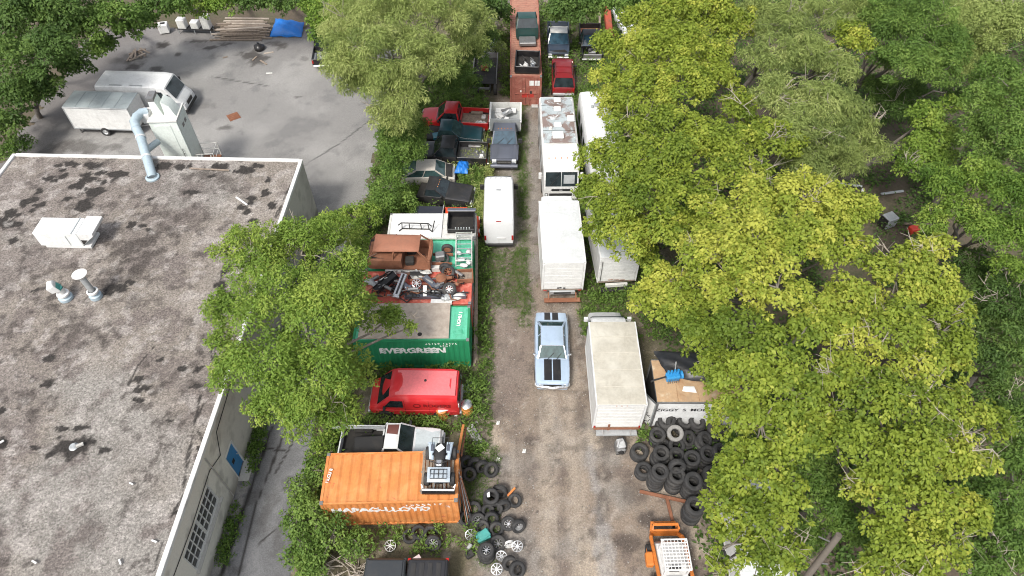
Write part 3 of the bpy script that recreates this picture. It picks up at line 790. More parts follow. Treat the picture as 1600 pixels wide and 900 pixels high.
def cabin(root, paint, xs, zb, zt, wb, wt, bp=(), glass='glass', dome=.045, roof_paint=None, t=0.045, glazed=(1, 1, 1, 1), pil=.07):
    """xs = rear sill, rear roof, front roof, front sill. Roof, four panes (front, rear, left, right) and pillars, each a part."""
    xb0, xt0, xt1, xb1 = xs
    G = M[glass]
    rf = MB().panel([(xt0, -wt, zt), (xt1, -wt, zt), (xt1, wt, zt), (xt0, wt, zt)], dome, t, 8, 8).build('roof', roof_paint or paint, root, smooth=50, bevel=0)
    zt2 = zt - t * .5
    if glazed[0]: MB().slab([(xb1, -wb * .95, zb), (xb1, wb * .95, zb), (xt1, wt * .95, zt2), (xt1, -wt * .95, zt2)], .012).build('windshield', G, root)
    if glazed[1]: MB().slab([(xb0, wb * .95, zb), (xb0, -wb * .95, zb), (xt0, -wt * .95, zt2), (xt0, wt * .95, zt2)], .012).build('rear_window', G, root)
    for s, on in ((1, glazed[2]), (-1, glazed[3])):
        if on:
            cuts = [0.0] + [(b - xb0) / (xb1 - xb0) for b in bp] + [1.0]
            for a, b in zip(cuts[:-1], cuts[1:]):
                L_ = lambda q, lo, hi: lo + (hi - lo) * q
                q = [(L_(a, xb0, xb1), s * wb, zb), (L_(b, xb0, xb1), s * wb, zb), (L_(b, xt0, xt1), s * wt, zt2), (L_(a, xt0, xt1), s * wt, zt2)]
                MB().slab(q if s < 0 else q[::-1], .008).build('side_window', G, root)
        MB().bar((xb1, s * wb, zb - .03), (xt1, s * wt, zt2), pil, pil).build('pillar', paint, root)
        MB().bar((xb0, s * wb, zb - .03), (xt0, s * wt, zt2), pil * 1.3, pil).build('pillar', paint, root)
        for b in bp:
            q = (b - xb0) / (xb1 - xb0)
            MB().bar((b, s * (wb + .005), zb - .03), (xt0 + (xt1 - xt0) * q, s * (wt + .005), zt2), pil, pil * .5).build('pillar', paint, root)
    return rf
def mirror(root, x, y, z, mat_, d=(.12, .2, .16)):
    s = 1 if y > 0 else -1
    b = MB().box((x, y + s * .1, z), d)
    b.bar((x, y - s * .06, z - .05), (x, y + s * .06, z - .02), .05)
    return b.build('mirror', mat_, root, bevel=.02)
def lamp(root, c, d, m_='lamp_clear', name='headlight'):
    return MB().box(c, d).build(name, M[m_], root, bevel=.015)
def arm(root, a, b, name='windscreen_wiper'):
    return MB().bar(a, b, .025, .02).build(name, M['black_dull'], root)
def seam(root, pts, name='panel_gap', w=.012):
    return MB().tube(pts, w / 2, 4).build(name, M['under'], root)
def seats(root, x, w, z, n=2):
    for s in ((-1, 1) if n == 2 else (0,)):
        MB().box((x, s * w * .5, z), (.5, w * .75, .2)).build('seat', M['interior'], root, bevel=.04)

# ------------------------------------------------------------------ pale blue striped coupe in the lane
P_ = car_paint('pale_blue_metallic', (0.40, 0.50, 0.63), 0.25, grime=0.14, metal=0.25, coat=.6)
c = thing('striped_coupe', 'pale blue classic coupe with two black hood stripes parked in the lane', 'car', (2.17, 21.55, 0), R(-91))
body(c, [(-2.36, .72, .80), (-2.3, .86, .86), (-1.9, .93, .91), (-1.35, .96, .935), (-.8, .96, .93), (0, .955, .925), (.8, .955, .93), (1.4, .94, .94), (2.0, .90, .92), (2.28, .84, .88), (2.36, .74, .82)], P_, .26, sh=.09)
cabin(c, P_, (-1.62, -1.02, .28, .86), .94, 1.36, .76, .60, (-.62,), 'glass_teal', .05, pil=.075)
MB().panel([(-1.05, -.56, 1.0), (-.98, -.56, 1.3), (-.98, .56, 1.3), (-1.05, .56, 1.0)], 0, .01, 1, 1).build('rear_shelf', M['interior'], c)
hd = MB().panel([(.92, -.70, .958), (2.22, -.66, .89), (2.22, .66, .89), (.92, .70, .958)], .045, .03, 8, 8).build('hood', P_, c, smooth=50)
for s in (-1, 1):
    MB().panel([(.95, s * .235 - .205, 1.012), (2.2, s * .235 - .205, .94), (2.2, s * .235 + .205, .94), (.95, s * .235 + .205, 1.012)], .012, .02, 6, 4).build('hood_stripe', M['black'], hd, smooth=50)
    MB().panel([(-2.28, s * .22 - .16, .90), (-1.72, s * .22 - .17, .985), (-1.72, s * .22 + .17, .985), (-2.28, s * .22 + .16, .90)], .006, .02, 4, 2).build('trunk_stripe', M['black'], c)
    lamp(c, (2.33, s * .62, .68), (.06, .2, .16))
    lamp(c, (-2.36, s * .55, .62), (.04, .3, .1), 'lamp_red', 'tail_light')
    mirror(c, .62, s * .88, 1.0, M['chrome'], (.1, .12, .1))
    MB().tube([(-2.2, s * .905, .9), (-1.2, s * .94, .975), (.8, s * .94, .965), (2.2, s * .9, .86)], .012, 5).build('trim_strip', M['chrome'], c)
    seam(c, [(.75, s * .938, .4), (.78, s * .945, .95)])
    seam(c, [(-.62, s * .935, .4), (-.62, s * .94, .95)])
    MB().tube([(-1.58, s * .765, .97), (-1.0, s * .615, 1.37), (.28, s * .615, 1.37), (.86, s * .765, .97)], .014, 5).build('window_trim', M['chrome'], c)
MB().tube([(.9, -.72, .97), (.3, -.58, 1.36), (.3, .58, 1.36), (.9, .72, .97), (.9, -.72, .97)], .014, 5).build('windshield_trim', M['chrome'], c)
fb = MB().loft([[(x, y, z) for (x, z) in ((2.30 + b, .44), (2.42 + b, .46), (2.43 + b, .58), (2.32 + b, .62))] for (y, b) in ((-.93, -.16), (-.8, -.02), (-.3, .05), (0, .11), (.3, .05), (.8, -.02), (.93, -.16))])
fb.build('front_bumper', M['chrome'], c, smooth=30)
MB().span((-2.46, -.86, .42), (-2.34, .86, .58)).build('rear_bumper', M['chrome'], c, bevel=.03)
MB().span((2.3, -.48, .5), (2.37, .48, .74)).build('grille', M['black_dull'], c)
arm(c, (.98, -.3, .985), (.62, .1, 1.14))
arm(c, (.98, .2, .985), (.62, .5, 1.14))
wheels(c, 1.42, -1.38, .93, .33, .24, 'chrome', 'spoke')

# ------------------------------------------------------------------ box trucks
def roll_door(root, x, w, z0, z1, mt, n=7, sx=-1, th=.03):
    d = MB().span((x, -w / 2, z0), (x + sx * th, w / 2, z1)).build('rear_door', mt, root)
    dz = (z1 - z0) / n
    for k in range(n):
        MB().span((x + sx * th, -w / 2 + .02, z0 + k * dz + .012), (x + sx * (th + .012), w / 2 - .02, z0 + (k + 1) * dz - .012)).build('door_slat', mt, d)
    return d
def cargo_box(root, x0, x1, w, z0, z1, side, roof, frame, sag=0.02, name='cargo_box', door=True, door_mat=None, wave=None):
    """Side panels, front wall, roof sheet, corner rails and a roll-up rear door at x0."""
    hw = w / 2
    for s in (-1, 1):
        sp = MB().span((x0 + .05, s * hw, z0), (x1, s * (hw - .04), z1 - .03)).build('side_panel', side, root)
        MB().span((x0, s * (hw + .012), z0 - .04), (x1 + .01, s * (hw - .05), z0 + .08)).build('bottom_rail', frame, root, bevel=.008)
        MB().span((x0, s * (hw + .012), z1 - .1), (x1 + .01, s * (hw - .06), z1)).build('top_rail', frame, root, bevel=.012)
        MB().span((x0 - .012, s * (hw + .008), z0 + .08), (x0 + .09, s * (hw - .1), z1 - .1)).build('door_post', frame, root, bevel=.008)
        n = 7
        for k in range(1, n):
            xx = x0 + (x1 - x0) * k / n
            MB().span((xx - .01, s * hw, z0 + .08), (xx + .01, s * (hw + .006), z1 - .1)).build('rivet_seam', side, sp)
    MB().span((x1 - .04, -hw + .04, z0), (x1, hw - .04, z1 - .03)).build('front_wall', side, root)
    MB().span((x0, -hw + .04, z0 - .06), (x1 - .04, hw - .04, z0)).build('floor', M['wood'], root)
    MB().span((x0 - .012, -hw + .1, z1 - .16), (x0 + .09, hw - .1, z1 - .005)).build('door_header', frame, root, bevel=.008)
    rf = MB().panel([(x0, -hw + .055, z1), (x1, -hw + .055, z1), (x1, hw - .055, z1), (x0, hw - .055, z1)], .03, .02, 40, 10, wave).build('roof', roof, root, smooth=60)
    for k in range(1, 5):
        xx = x0 + (x1 - x0) * k / 5
        MB().tube([(xx, -hw + .07, z1 + .012), (xx, -hw * .5, z1 + .036), (xx, hw * .5, z1 + .036), (xx, hw - .07, z1 + .012)], .012, 4).build('roof_seam', roof, root)
    if door: roll_door(root, x0 + .04, w - .22, z0 + .06, z1 - .17, door_mat or side)
    return rf
M['truckwhite'] = mat('truck_body_white', (0.63, 0.64, 0.64), 0.4, grime=.2)
M['boxwhite'] = mat('cargo_side_white', (0.69, 0.69, 0.675), 0.45, grime=.22)
M['tanroof'] = mat('tan_weathered_roof', (0.43, 0.405, 0.345), 0.7, grime=.28, gcol=(.16, .14, .11), patches=(((0.50, 0.48, 0.42), 0.8, 0.4, 0.7),))
M['whiteroof'] = mat('chalky_white_roof', (0.56, 0.58, 0.585), 0.6, grime=.35, gcol=(.28, .28, .26))
# cube van with the tan roof, nose away from the camera
c = thing('cube_van', 'long white cube van with weathered tan roof and folded tail lift', 'van', (5.22, 19.3, 0), R(90.3))
cargo_box(c, -2.66, 2.25, 2.44, .85, 3.1, M['boxwhite'], M['tanroof'], M['truckwhite'], wave=lambda a, b: .012 * math.sin(a * 23))
body(c, [(2.2, 2.28, .92), (2.45, 2.36, .98), (3.0, 2.30, .97), (3.3, 2.1, .95), (3.75, 1.42, .95), (4.3, 1.2, .92), (4.5, .95, .85)], M['truckwhite'], .5, 'cab', sh=.2)
MB().slab([(3.4, -.84, 2.0), (3.4, .84, 2.0), (3.74, .87, 1.46), (3.74, -.87, 1.46)][::-1], .03).build('windshield', M['glass'], c)
MB().panel([(1.9, -1.05, 2.72), (2.7, -.95, 2.32), (2.7, .95, 2.32), (1.9, 1.05, 2.72)], .12, .04, 6, 8).build('wind_deflector', M['truckwhite'], c, smooth=50)
MB().slab([(2.28, -.85, 2.42), (2.28, .85, 2.42), (2.28, .6, 2.62), (2.28, -.6, 2.62)][::-1], .02).build('cab_gap', M['under'], c)
for s in (-1, 1):
    mirror(c, 3.35, s * 1.08, 1.85, M['truckwhite'], (.14, .22, .3))
    MB().slab([(2.5, s * .985, 1.35), (3.55, s * .985, 1.35), (3.2, s * .96, 1.95), (2.5, s * .97, 1.95)], .015).build('side_window', M['glass'], c)
    lamp(c, (-2.69, s * 1.12, .98), (.04, .1, .16), 'lamp_red', 'tail_light')
    for k in range(3): lamp(c, (-2.69, (k - 1) * .25 * s + 0, 3.02), (.03, .08, .04), 'lamp_amber', 'marker_light')
sl = MB().span((-2.98, -1.02, .56), (-2.66, 1.02, .62)).build('tail_lift', M['galv'], c)
MB().span((-2.72, -1.15, .72), (-2.66, 1.15, .84)).build('rear_sill', M['rust'], c)
for s in (-.7, .7): MB().bar((-2.6, s, .75), (-2.95, s, .6), .07).build('lift_arm', M['steel'], sl)
MB().span((-2.7, .35, .62), (-2.67, .45, 1.2)).build('door_handle', M['rust'], c)
MB().span((-2.5, -.5, .4), (3.8, .5, .7)).build('chassis', M['under'], c)
wheels(c, 3.5, -1.5, 1.0, .38, .28, 'steel', arch=False)
# box truck, rear to the camera
c = thing('box_truck', 'white box truck with rippled roof parked behind the striped coupe, rust tail board', 'truck', (2.86, 28.1, 0), R(91.3))
cargo_box(c, -2.62, 2.35, 2.4, .95, 3.3, M['boxwhite'], M['whiteroof'], M['boxwhite'], wave=lambda a, b: .03 * math.sin(a * 19 + b * 2) * (1 - (2 * b - 1) ** 2))
body(c, [(2.4, 2.3, 1.0), (2.7, 2.55, 1.02), (3.6, 2.5, 1.0), (4.0, 1.6, 1.0), (4.3, 1.45, .95)], M['truckwhite'], .5, 'cab', sh=.2)
MB().panel([(2.36, -1.0, 3.18), (2.85, -.8, 2.75), (2.85, .8, 2.75), (2.36, 1.0, 3.18)], .1, .04, 6, 8).build('wind_deflector', M['truckwhite'], c, smooth=50)
MB().span((-2.72, -.75, .62), (-2.6, .75, .9)).build('rear_bumper', M['galv'], c, bevel=.02)
MB().span((-2.735, -.5, .7), (-2.721, .5, .82)).build('bumper_slot', M['under'], c)
tb = MB().box((-2.95, 0, .38), (.3, 2.1, .05)).build('tail_board', M['rust'], c)
for s in (-.8, .8): MB().bar((-2.6, s, .7), (-2.95, s, .42), .06).build('board_hinge', M['rust'], tb)
for y, z in ((-.1, 1.12), (.12, 1.15), (.25, 1.13)): MB().box((-2.65, y, z), (.04, .12, .06)).build('latch', M['black_dull'], c)
for s in (-1, 1): lamp(c, (-2.66, s * 1.0, .92), (.03, .2, .07), 'lamp_red', 'tail_light')
MB().span((-2.4, -.45, .45), (4, .45, .8)).build('chassis', M['under'], c)
wheels(c, 3.3, -1.4, 1.02, .42, .3, 'steel', arch=False)
c = thing('box_truck', 'white box truck half hidden under the maple, beside the rippled-roof truck', 'truck', (5.95, 28.6, 0), R(94))
cargo_box(c, -2.5, 2.4, 2.3, .95, 3.1, M['boxwhite'], M['whiteroof'], M['boxwhite'])
body(c, [(2.4, 2.2, 1.0), (2.7, 2.4, 1.0), (3.6, 2.3, 1.0), (4.0, 1.5, 1.0), (4.3, 1.4, .95)], M['truckwhite'], .5, 'cab', sh=.2)
MB().span((-2.66, -.65, .6), (-2.5, .65, .85)).build('rear_bumper', M['white_old'], c, bevel=.02)
MB().span((-2.85, -.95, .42), (-2.55, .95, .5)).build('tail_board', M['black_dull'], c)
for k, y in enumerate((-.3, .05, .4)): MB().box((-2.56, y, 1.12 + .03 * k), (.03, .3, .03)).build('door_bolt', M['rust'], c)
MB().tube([(-2.56, 1.0, 1.1), (-2.56, 1.0, 2.8)], .02, 6).build('lock_rod', M['steel'], c)
MB().span((-2.4, -.45, .45), (4, .45, .8)).build('chassis', M['under'], c)
wheels(c, 3.3, -1.4, 1.0, .42, .3, 'steel', arch=False)

# ------------------------------------------------------------------ motorhomes
M['rvroof'] = mat('peeling_motorhome_roof', (0.38, 0.43, 0.45), 0.75, grime=.3, patches=(((0.20, 0.15, 0.135), 0.75, 0.46, 0.56), ((0.62, 0.65, 0.66), 1.5, 0.6, 0.68), ((0.15, 0.11, 0.1), 3.2, 0.62, 0.7)), bump=.3)
M['rvwhite'] = mat('motorhome_white', (0.63, 0.63, 0.62), 0.4, grime=.28)
c = thing('motorhome', 'boxy white motorhome with peeling grey and brown roof facing the camera', 'motorhome', (3.14, 37.6, 0), R(-89.3))
MB().loft([[(-3.6, y, z) for (y, z) in ((1.2, .5), (1.22, 1.6), (1.2, 2.95), (1.1, 3.08), (-1.1, 3.08), (-1.2, 2.95), (-1.22, 1.6), (-1.2, .5))], [(2.6, y, z) for (y, z) in ((1.2, .5), (1.22, 1.6), (1.2, 2.95), (1.1, 3.08), (-1.1, 3.08), (-1.2, 2.95), (-1.22, 1.6), (-1.2, .5))],
           [(3.25, y, z) for (y, z) in ((1.18, .5), (1.2, 1.6), (1.17, 2.8), (1.05, 2.95), (-1.05, 2.95), (-1.17, 2.8), (-1.2, 1.6), (-1.18, .5))], [(3.55, y, z) for (y, z) in ((1.15, .5), (1.17, 1.5), (1.12, 2.45), (1.0, 2.6), (-1.0, 2.6), (-1.12, 2.45), (-1.17, 1.5), (-1.15, .5))],
           [(3.95, y, z) for (y, z) in ((1.12, .5), (1.14, 1.0), (1.12, 1.38), (1.05, 1.45), (-1.05, 1.45), (-1.12, 1.38), (-1.14, 1.0), (-1.12, .5))]]).build('body', M['rvwhite'], c, smooth=35)
MB().panel([(-3.55, -1.08, 3.085), (1.55, -1.08, 3.085), (1.55, 1.08, 3.085), (-3.55, 1.08, 3.085)], .05, .02, 14, 8, lambda a, b: .012 * math.sin(a * 31) * math.sin(b * 17 + a * 9)).build('roof', M['rvroof'], c, smooth=50)
for (x, y, w_, h_) in ((-3.1, .05, .5, .42), (-2.1, .0, .5, .45), (-1.0, .85, .5, .6), (-.35, -.05, .5, .45), (.75, -.1, .75, .7)):
    MB().box((x, y, 3.19), (h_, w_, .14)).build('roof_vent', M['white'], c, bevel=.04)
MB().lathe([(0, .14), (.1, .12), (.12, 0)], 12, c=(.0, -.55, 3.13)).build('roof_cap', M['pale'], c, smooth=40)
for x in (-2.6, .2): seam(c, [(x, -1.07, 3.12), (x, 0, 3.145), (x, 1.07, 3.12)], w=.03)
MB().tube([(1.56, -1.1, 3.11), (1.56, 0, 3.15), (1.56, 1.1, 3.11)], .025, 5).build('roof_seam', M['pale'], c)
for (a, b) in ((-1.02, -.02), (.02, 1.02)):
    MB().slab([(3.60, a, 2.46), (3.94, a, 1.55), (3.94, b, 1.55), (3.60, b, 2.46)], .025).build('windshield', M['glass'], c)
MB().slab([(3.70, .15, 2.3), (3.90, .15, 1.75), (3.90, .85, 1.75), (3.70, .85, 2.3)], .036).build('sun_shade', M['galv'], c)
arm(c, (3.98, -.7, 1.62), (3.72, -.15, 2.25))
MB().span((3.93, -.62, 1.14), (3.98, .62, 1.34)).build('grille', M['black_dull'], c, bevel=.03)
MB().span((3.979, -.1, 1.19), (3.985, .1, 1.29)).build('badge', M['alloy'], c)
MB().span((3.93, -.75, .72), (3.985, .75, .95)).build('lower_grille', M['black_dull'], c, bevel=.03)
for s in (-1, 1):
    lamp(c, (3.95, s * .93, .84), (.08, .22, .2), 'black_dull', 'headlight_surround')
    lamp(c, (3.975, s * .93, .84), (.06, .14, .13))
    mirror(c, 3.3, s * 1.25, 1.9, M['white'], (.16, .2, .45))
    MB().slab([(2.35, s * 1.222, 1.5), (3.2, s * 1.21, 1.5), (3.1, s * 1.2, 2.3), (2.35, s * 1.213, 2.3)], .012).build('side_window', M['glass'], c)
    for x in (-2.7, -1.0, .6): MB().slab([(x, s * 1.223, 1.55), (x + .9, s * 1.223, 1.55), (x + .9, s * 1.213, 2.25), (x, s * 1.213, 2.25)], .012).build('side_window', M['glass'], c)
    MB().span((-3.5, s * 1.225, 1.15), (2.5, s * 1.235, 1.3)).build('body_stripe', M['galv'], c)
MB().span((3.9, -1.1, .45), (4.08, 1.1, .66)).build('front_bumper', M['white_old'], c, bevel=.04)
for k in range(5): lamp(c, (2.9, -.8 + .4 * k, 3.03), (.1, .06, .05), 'lamp_amber', 'marker_light')
wheels(c, 2.6, -1.9, 1.2, .42, .28, 'steel')
c = thing('motorhome', 'smooth white motorhome roof half covered by maple branches, right of the peeling motorhome', 'motorhome', (6.0, 38.9, 0), R(-88))
MB().loft([ring(x, zt, hw, .5, .05, .3) for (x, zt, hw) in ((-3.2, 2.6, 1.05), (-3.1, 2.95, 1.15), (2.4, 3.0, 1.17), (3.0, 2.8, 1.12), (3.3, 2.3, 1.0), (3.9, 1.5, 1.0))]).build('body', M['truckwhite'], c, smooth=40)
for (x, y) in ((-2.4, .3), (.2, .5)): MB().box((x, y, 3.1), (.5, .45, .14)).build('roof_vent', M['white'], c, bevel=.04)
for (x, y) in ((-2.7, -.1), (-1.0, .75), (-1.2, -.4)): MB().lathe([(0, .16), (.09, .14), (.11, 0)], 10, c=(x, y, 3.03)).build('roof_cap', M['galv'], c, smooth=40)
MB().box((-1.4, .2, 3.1), (.28, .9, .12)).build('roof_rack', M['galv'], c, bevel=.03)
mirror(c, -2.6, 1.15, 2.2, M['white'], (.16, .2, .4))
MB().slab([(3.02, -.9, 2.75), (3.4, -.9, 2.2), (3.4, .9, 2.2), (3.02, .9, 2.75)], .03).build('windshield', M['glass'], c)
for s in (-1, 1):
    for x in (-2.2, -.6, 1.0): MB().slab([(x, s * 1.175, 1.5), (x + .9, s * 1.175, 1.5), (x + .9, s * 1.165, 2.2), (x, s * 1.165, 2.2)], .012).build('side_window', M['glass'], c)
wheels(c, 2.4, -1.8, 1.15, .4, .28, 'steel')

# ------------------------------------------------------------------ vans
def panel_van(c, paint, L, W, H, hood, zb=.3, glass='glass', sh=.16):
    x1, x0, hw = L / 2, -L / 2, W / 2
    body(c, [(x0, H - .35, hw * .93), (x0 + .06, H - .06, hw * .97), (x0 + .5, H, hw), (x1 - hood - 1.3, H, hw), (x1 - hood - .85, H - .08, hw * .985), (x1 - hood - .45, H - .45, hw * .98), (x1 - hood, H * .54, hw * .97), (x1 - .25, H * .45, hw * .93), (x1, H * .34, hw * .85)], paint, zb, sh=sh, crown=.05)
    MB().slab([(x1 - hood - .82, -hw * .8, H - .06), (x1 - hood - .03, -hw * .86, H * .58), (x1 - hood - .03, hw * .86, H * .58), (x1 - hood - .82, hw * .8, H - .06)], .03).build('windshield', M[glass], c)
    for s in (-1, 1):
        q = [(x1 - hood - 1.45, s * (hw + .002), H * .55), (x1 - hood - .2, s * (hw * .985), H * .55), (x1 - hood - .75, s * hw * .975, H * .83), (x1 - hood - 1.45, s * (hw * .99), H * .83)]
        MB().slab(q if s < 0 else q[::-1], .012).build('side_window', M[glass], c)
        seam(c, [(x1 - hood - 1.52, s * (hw + .003), zb + .12), (x1 - hood - 1.52, s * (hw - .004), H * .86)])
        seam(c, [(x0 + .5, s * (hw + .003), H * .42), (x1 - hood - 1.52, s * (hw + .003), H * .42)])
        lamp(c, (x1 - .12, s * hw * .72, H * .37), (.2, .28, .14))
        lamp(c, (x0 - .005, s * hw * .88, H * .4), (.04, .12, .42), 'lamp_red', 'tail_light')
    MB().span((x0 - .1, -hw * .92, zb + .02), (x0 + .02, hw * .92, zb + .24)).build('rear_bumper', M['black_dull'], c, bevel=.03)
    MB().span((x1 - .06, -hw * .85, zb), (x1 + .08, hw * .85, zb + .26)).build('front_bumper', M['black_dull'], c, bevel=.04)
    seam(c, [(x0 - .004, 0, zb + .2), (x0 + .03, 0, H - .1)])
M['vanwhite'] = car_paint('clean_white_paint', (0.66, 0.67, 0.68), 0.3, grime=.1)
c = thing('delivery_van', 'clean white high-roof panel van with its rear doors towards the camera', 'van', (-.83, 32.35, 0), R(90.5))
panel_van(c, M['vanwhite'], 5.6, 1.9, 2.55, .8, sh=.22)
for k in range(5):
    MB().panel([(-2.3, -.66 + .33 * k - .1, 2.59), (1.0, -.66 + .33 * k - .1, 2.59), (1.0, -.66 + .33 * k + .1, 2.59), (-2.3, -.66 + .33 * k + .1, 2.59)], .012, .03, 4, 3).build('roof_rib', M['vanwhite'], c, smooth=40)
for s in (-1, 1):
    mirror(c, 1.25, s * 1.0, 1.55, M['black_dull'], (.16, .26, .36))
    MB().slab([(-2.79, s * .1, 1.55), (-2.79, s * .72, 1.55), (-2.77, s * .7, 2.1), (-2.77, s * .1, 2.1)][::int(-s)], .012).build('rear_window', M['vanwhite'], c)
MB().box((-2.83, -.15, 1.0), (.02, .52, .14)).build('number_plate', M['plate'], c)
MB().box((-2.76, 0, 2.42), (.05, .3, .05)).build('brake_light', M['lamp_red'], c)
MB().box((-.2, .0, 2.62), (.12, .3, .03)).build('roof_dent', M['galv'], c)
wheels(c, 1.75, -1.6, .95, .36, .24, 'steel')
M['vanred'] = car_paint('faded_red_paint', (0.56, 0.022, 0.028), 0.35, grime=.08, patches=(((0.66, 0.10, 0.10), 0.9, 0.5, 0.8),))
M['vanredroof'] = mat('sun_faded_red_roof', (0.70, 0.17, 0.18), 0.45, grime=.1)
c = thing('cargo_van', 'red cargo van with company lettering parked below the green container', 'van', (-4.98, 18.55, 0), R(179))
body(c, [(-2.3, 1.5, .88), (-2.24, 1.86, .92), (-1.9, 1.98, .95), (.85, 1.98, .95), (1.15, 1.9, .94), (1.55, 1.5, .94), (1.85, 1.15, .92), (2.2, 1.0, .87), (2.32, .8, .8)], M['vanred'], .3, sh=.2, crown=.04)
MB().panel([(-2.15, -.72, 2.0), (.85, -.72, 2.0), (.85, .72, 2.0), (-2.15, .72, 2.0)], .035, .03, 8, 6).build('roof', M['vanredroof'], c, smooth=50)
MB().slab([(1.16, -.74, 1.88), (1.82, -.8, 1.2), (1.82, .8, 1.2), (1.16, .74, 1.88)], .035).build('windshield', M['glass'], c)
for s in (-1, 1):
    q = [(.5, s * .96, 1.15), (1.5, s * .955, 1.15), (1.1, s * .93, 1.72), (.5, s * .94, 1.72)]
    MB().slab(q if s < 0 else q[::-1], .014).build('side_window', M['glass'], c)
    for x in (.42, -.8): seam(c, [(x, s * .955, .42), (x, s * .945, 1.78)])
    MB().tube([(-2.2, s * .957, .85), (1.9, s * .945, .85)], .012, 4).build('trim_strip', M['vanred'], c)
    lamp(c, (-2.3, s * .84, 1.25), (.06, .1, .3), 'lamp_clear', 'tail_light')
    lamp(c, (2.27, s * .6, .78), (.08, .25, .15))
    mirror(c, 1.45, s * .97, 1.2, M['black_dull'])
for (a, b) in ((-.78, -.04), (.04, .78)): MB().slab([(-2.315, a, 1.25), (-2.29, a, 1.7), (-2.29, b, 1.7), (-2.315, b, 1.25)], .014).build('rear_window', M['glass'], c)
MB().span((-2.42, -.85, .38), (-2.28, .85, .55)).build('rear_bumper', M['galv'], c, bevel=.03)
MB().span((2.25, -.85, .36), (2.42, .85, .55)).build('front_bumper', M['galv'], c, bevel=.03)
M['ink'] = mat('dark_red_lettering', (0.20, 0.006, 0.01), 0.5, grime=0)
lt = part('lettering', text_mesh('ROGERS', .36, M['ink'], .004, .012, 1.05), c, (-1.22, .962, 1.32), (R(90), 0, PI))
MB().lathe([(.20, -.004), (.20, .004), (.135, .004), (.135, -.004)], 24, Matrix.Rotation(R(90), 3, 'X'), (-.2, .962, 1.32), closed=True).build('logo_ring', M['ink'], c)
MB().box((-.2, .962, 1.17), (.09, .01, .1)).build('logo_tail', M['ink'], c)
MB().lathe([(0, .06), (.06, .05), (.07, 0)], 10, c=(-.6, -.1, 2.03)).build('roof_plug', M['black_dull'], c)
wheels(c, 1.5, -1.35, .94, .34, .22, 'steel')

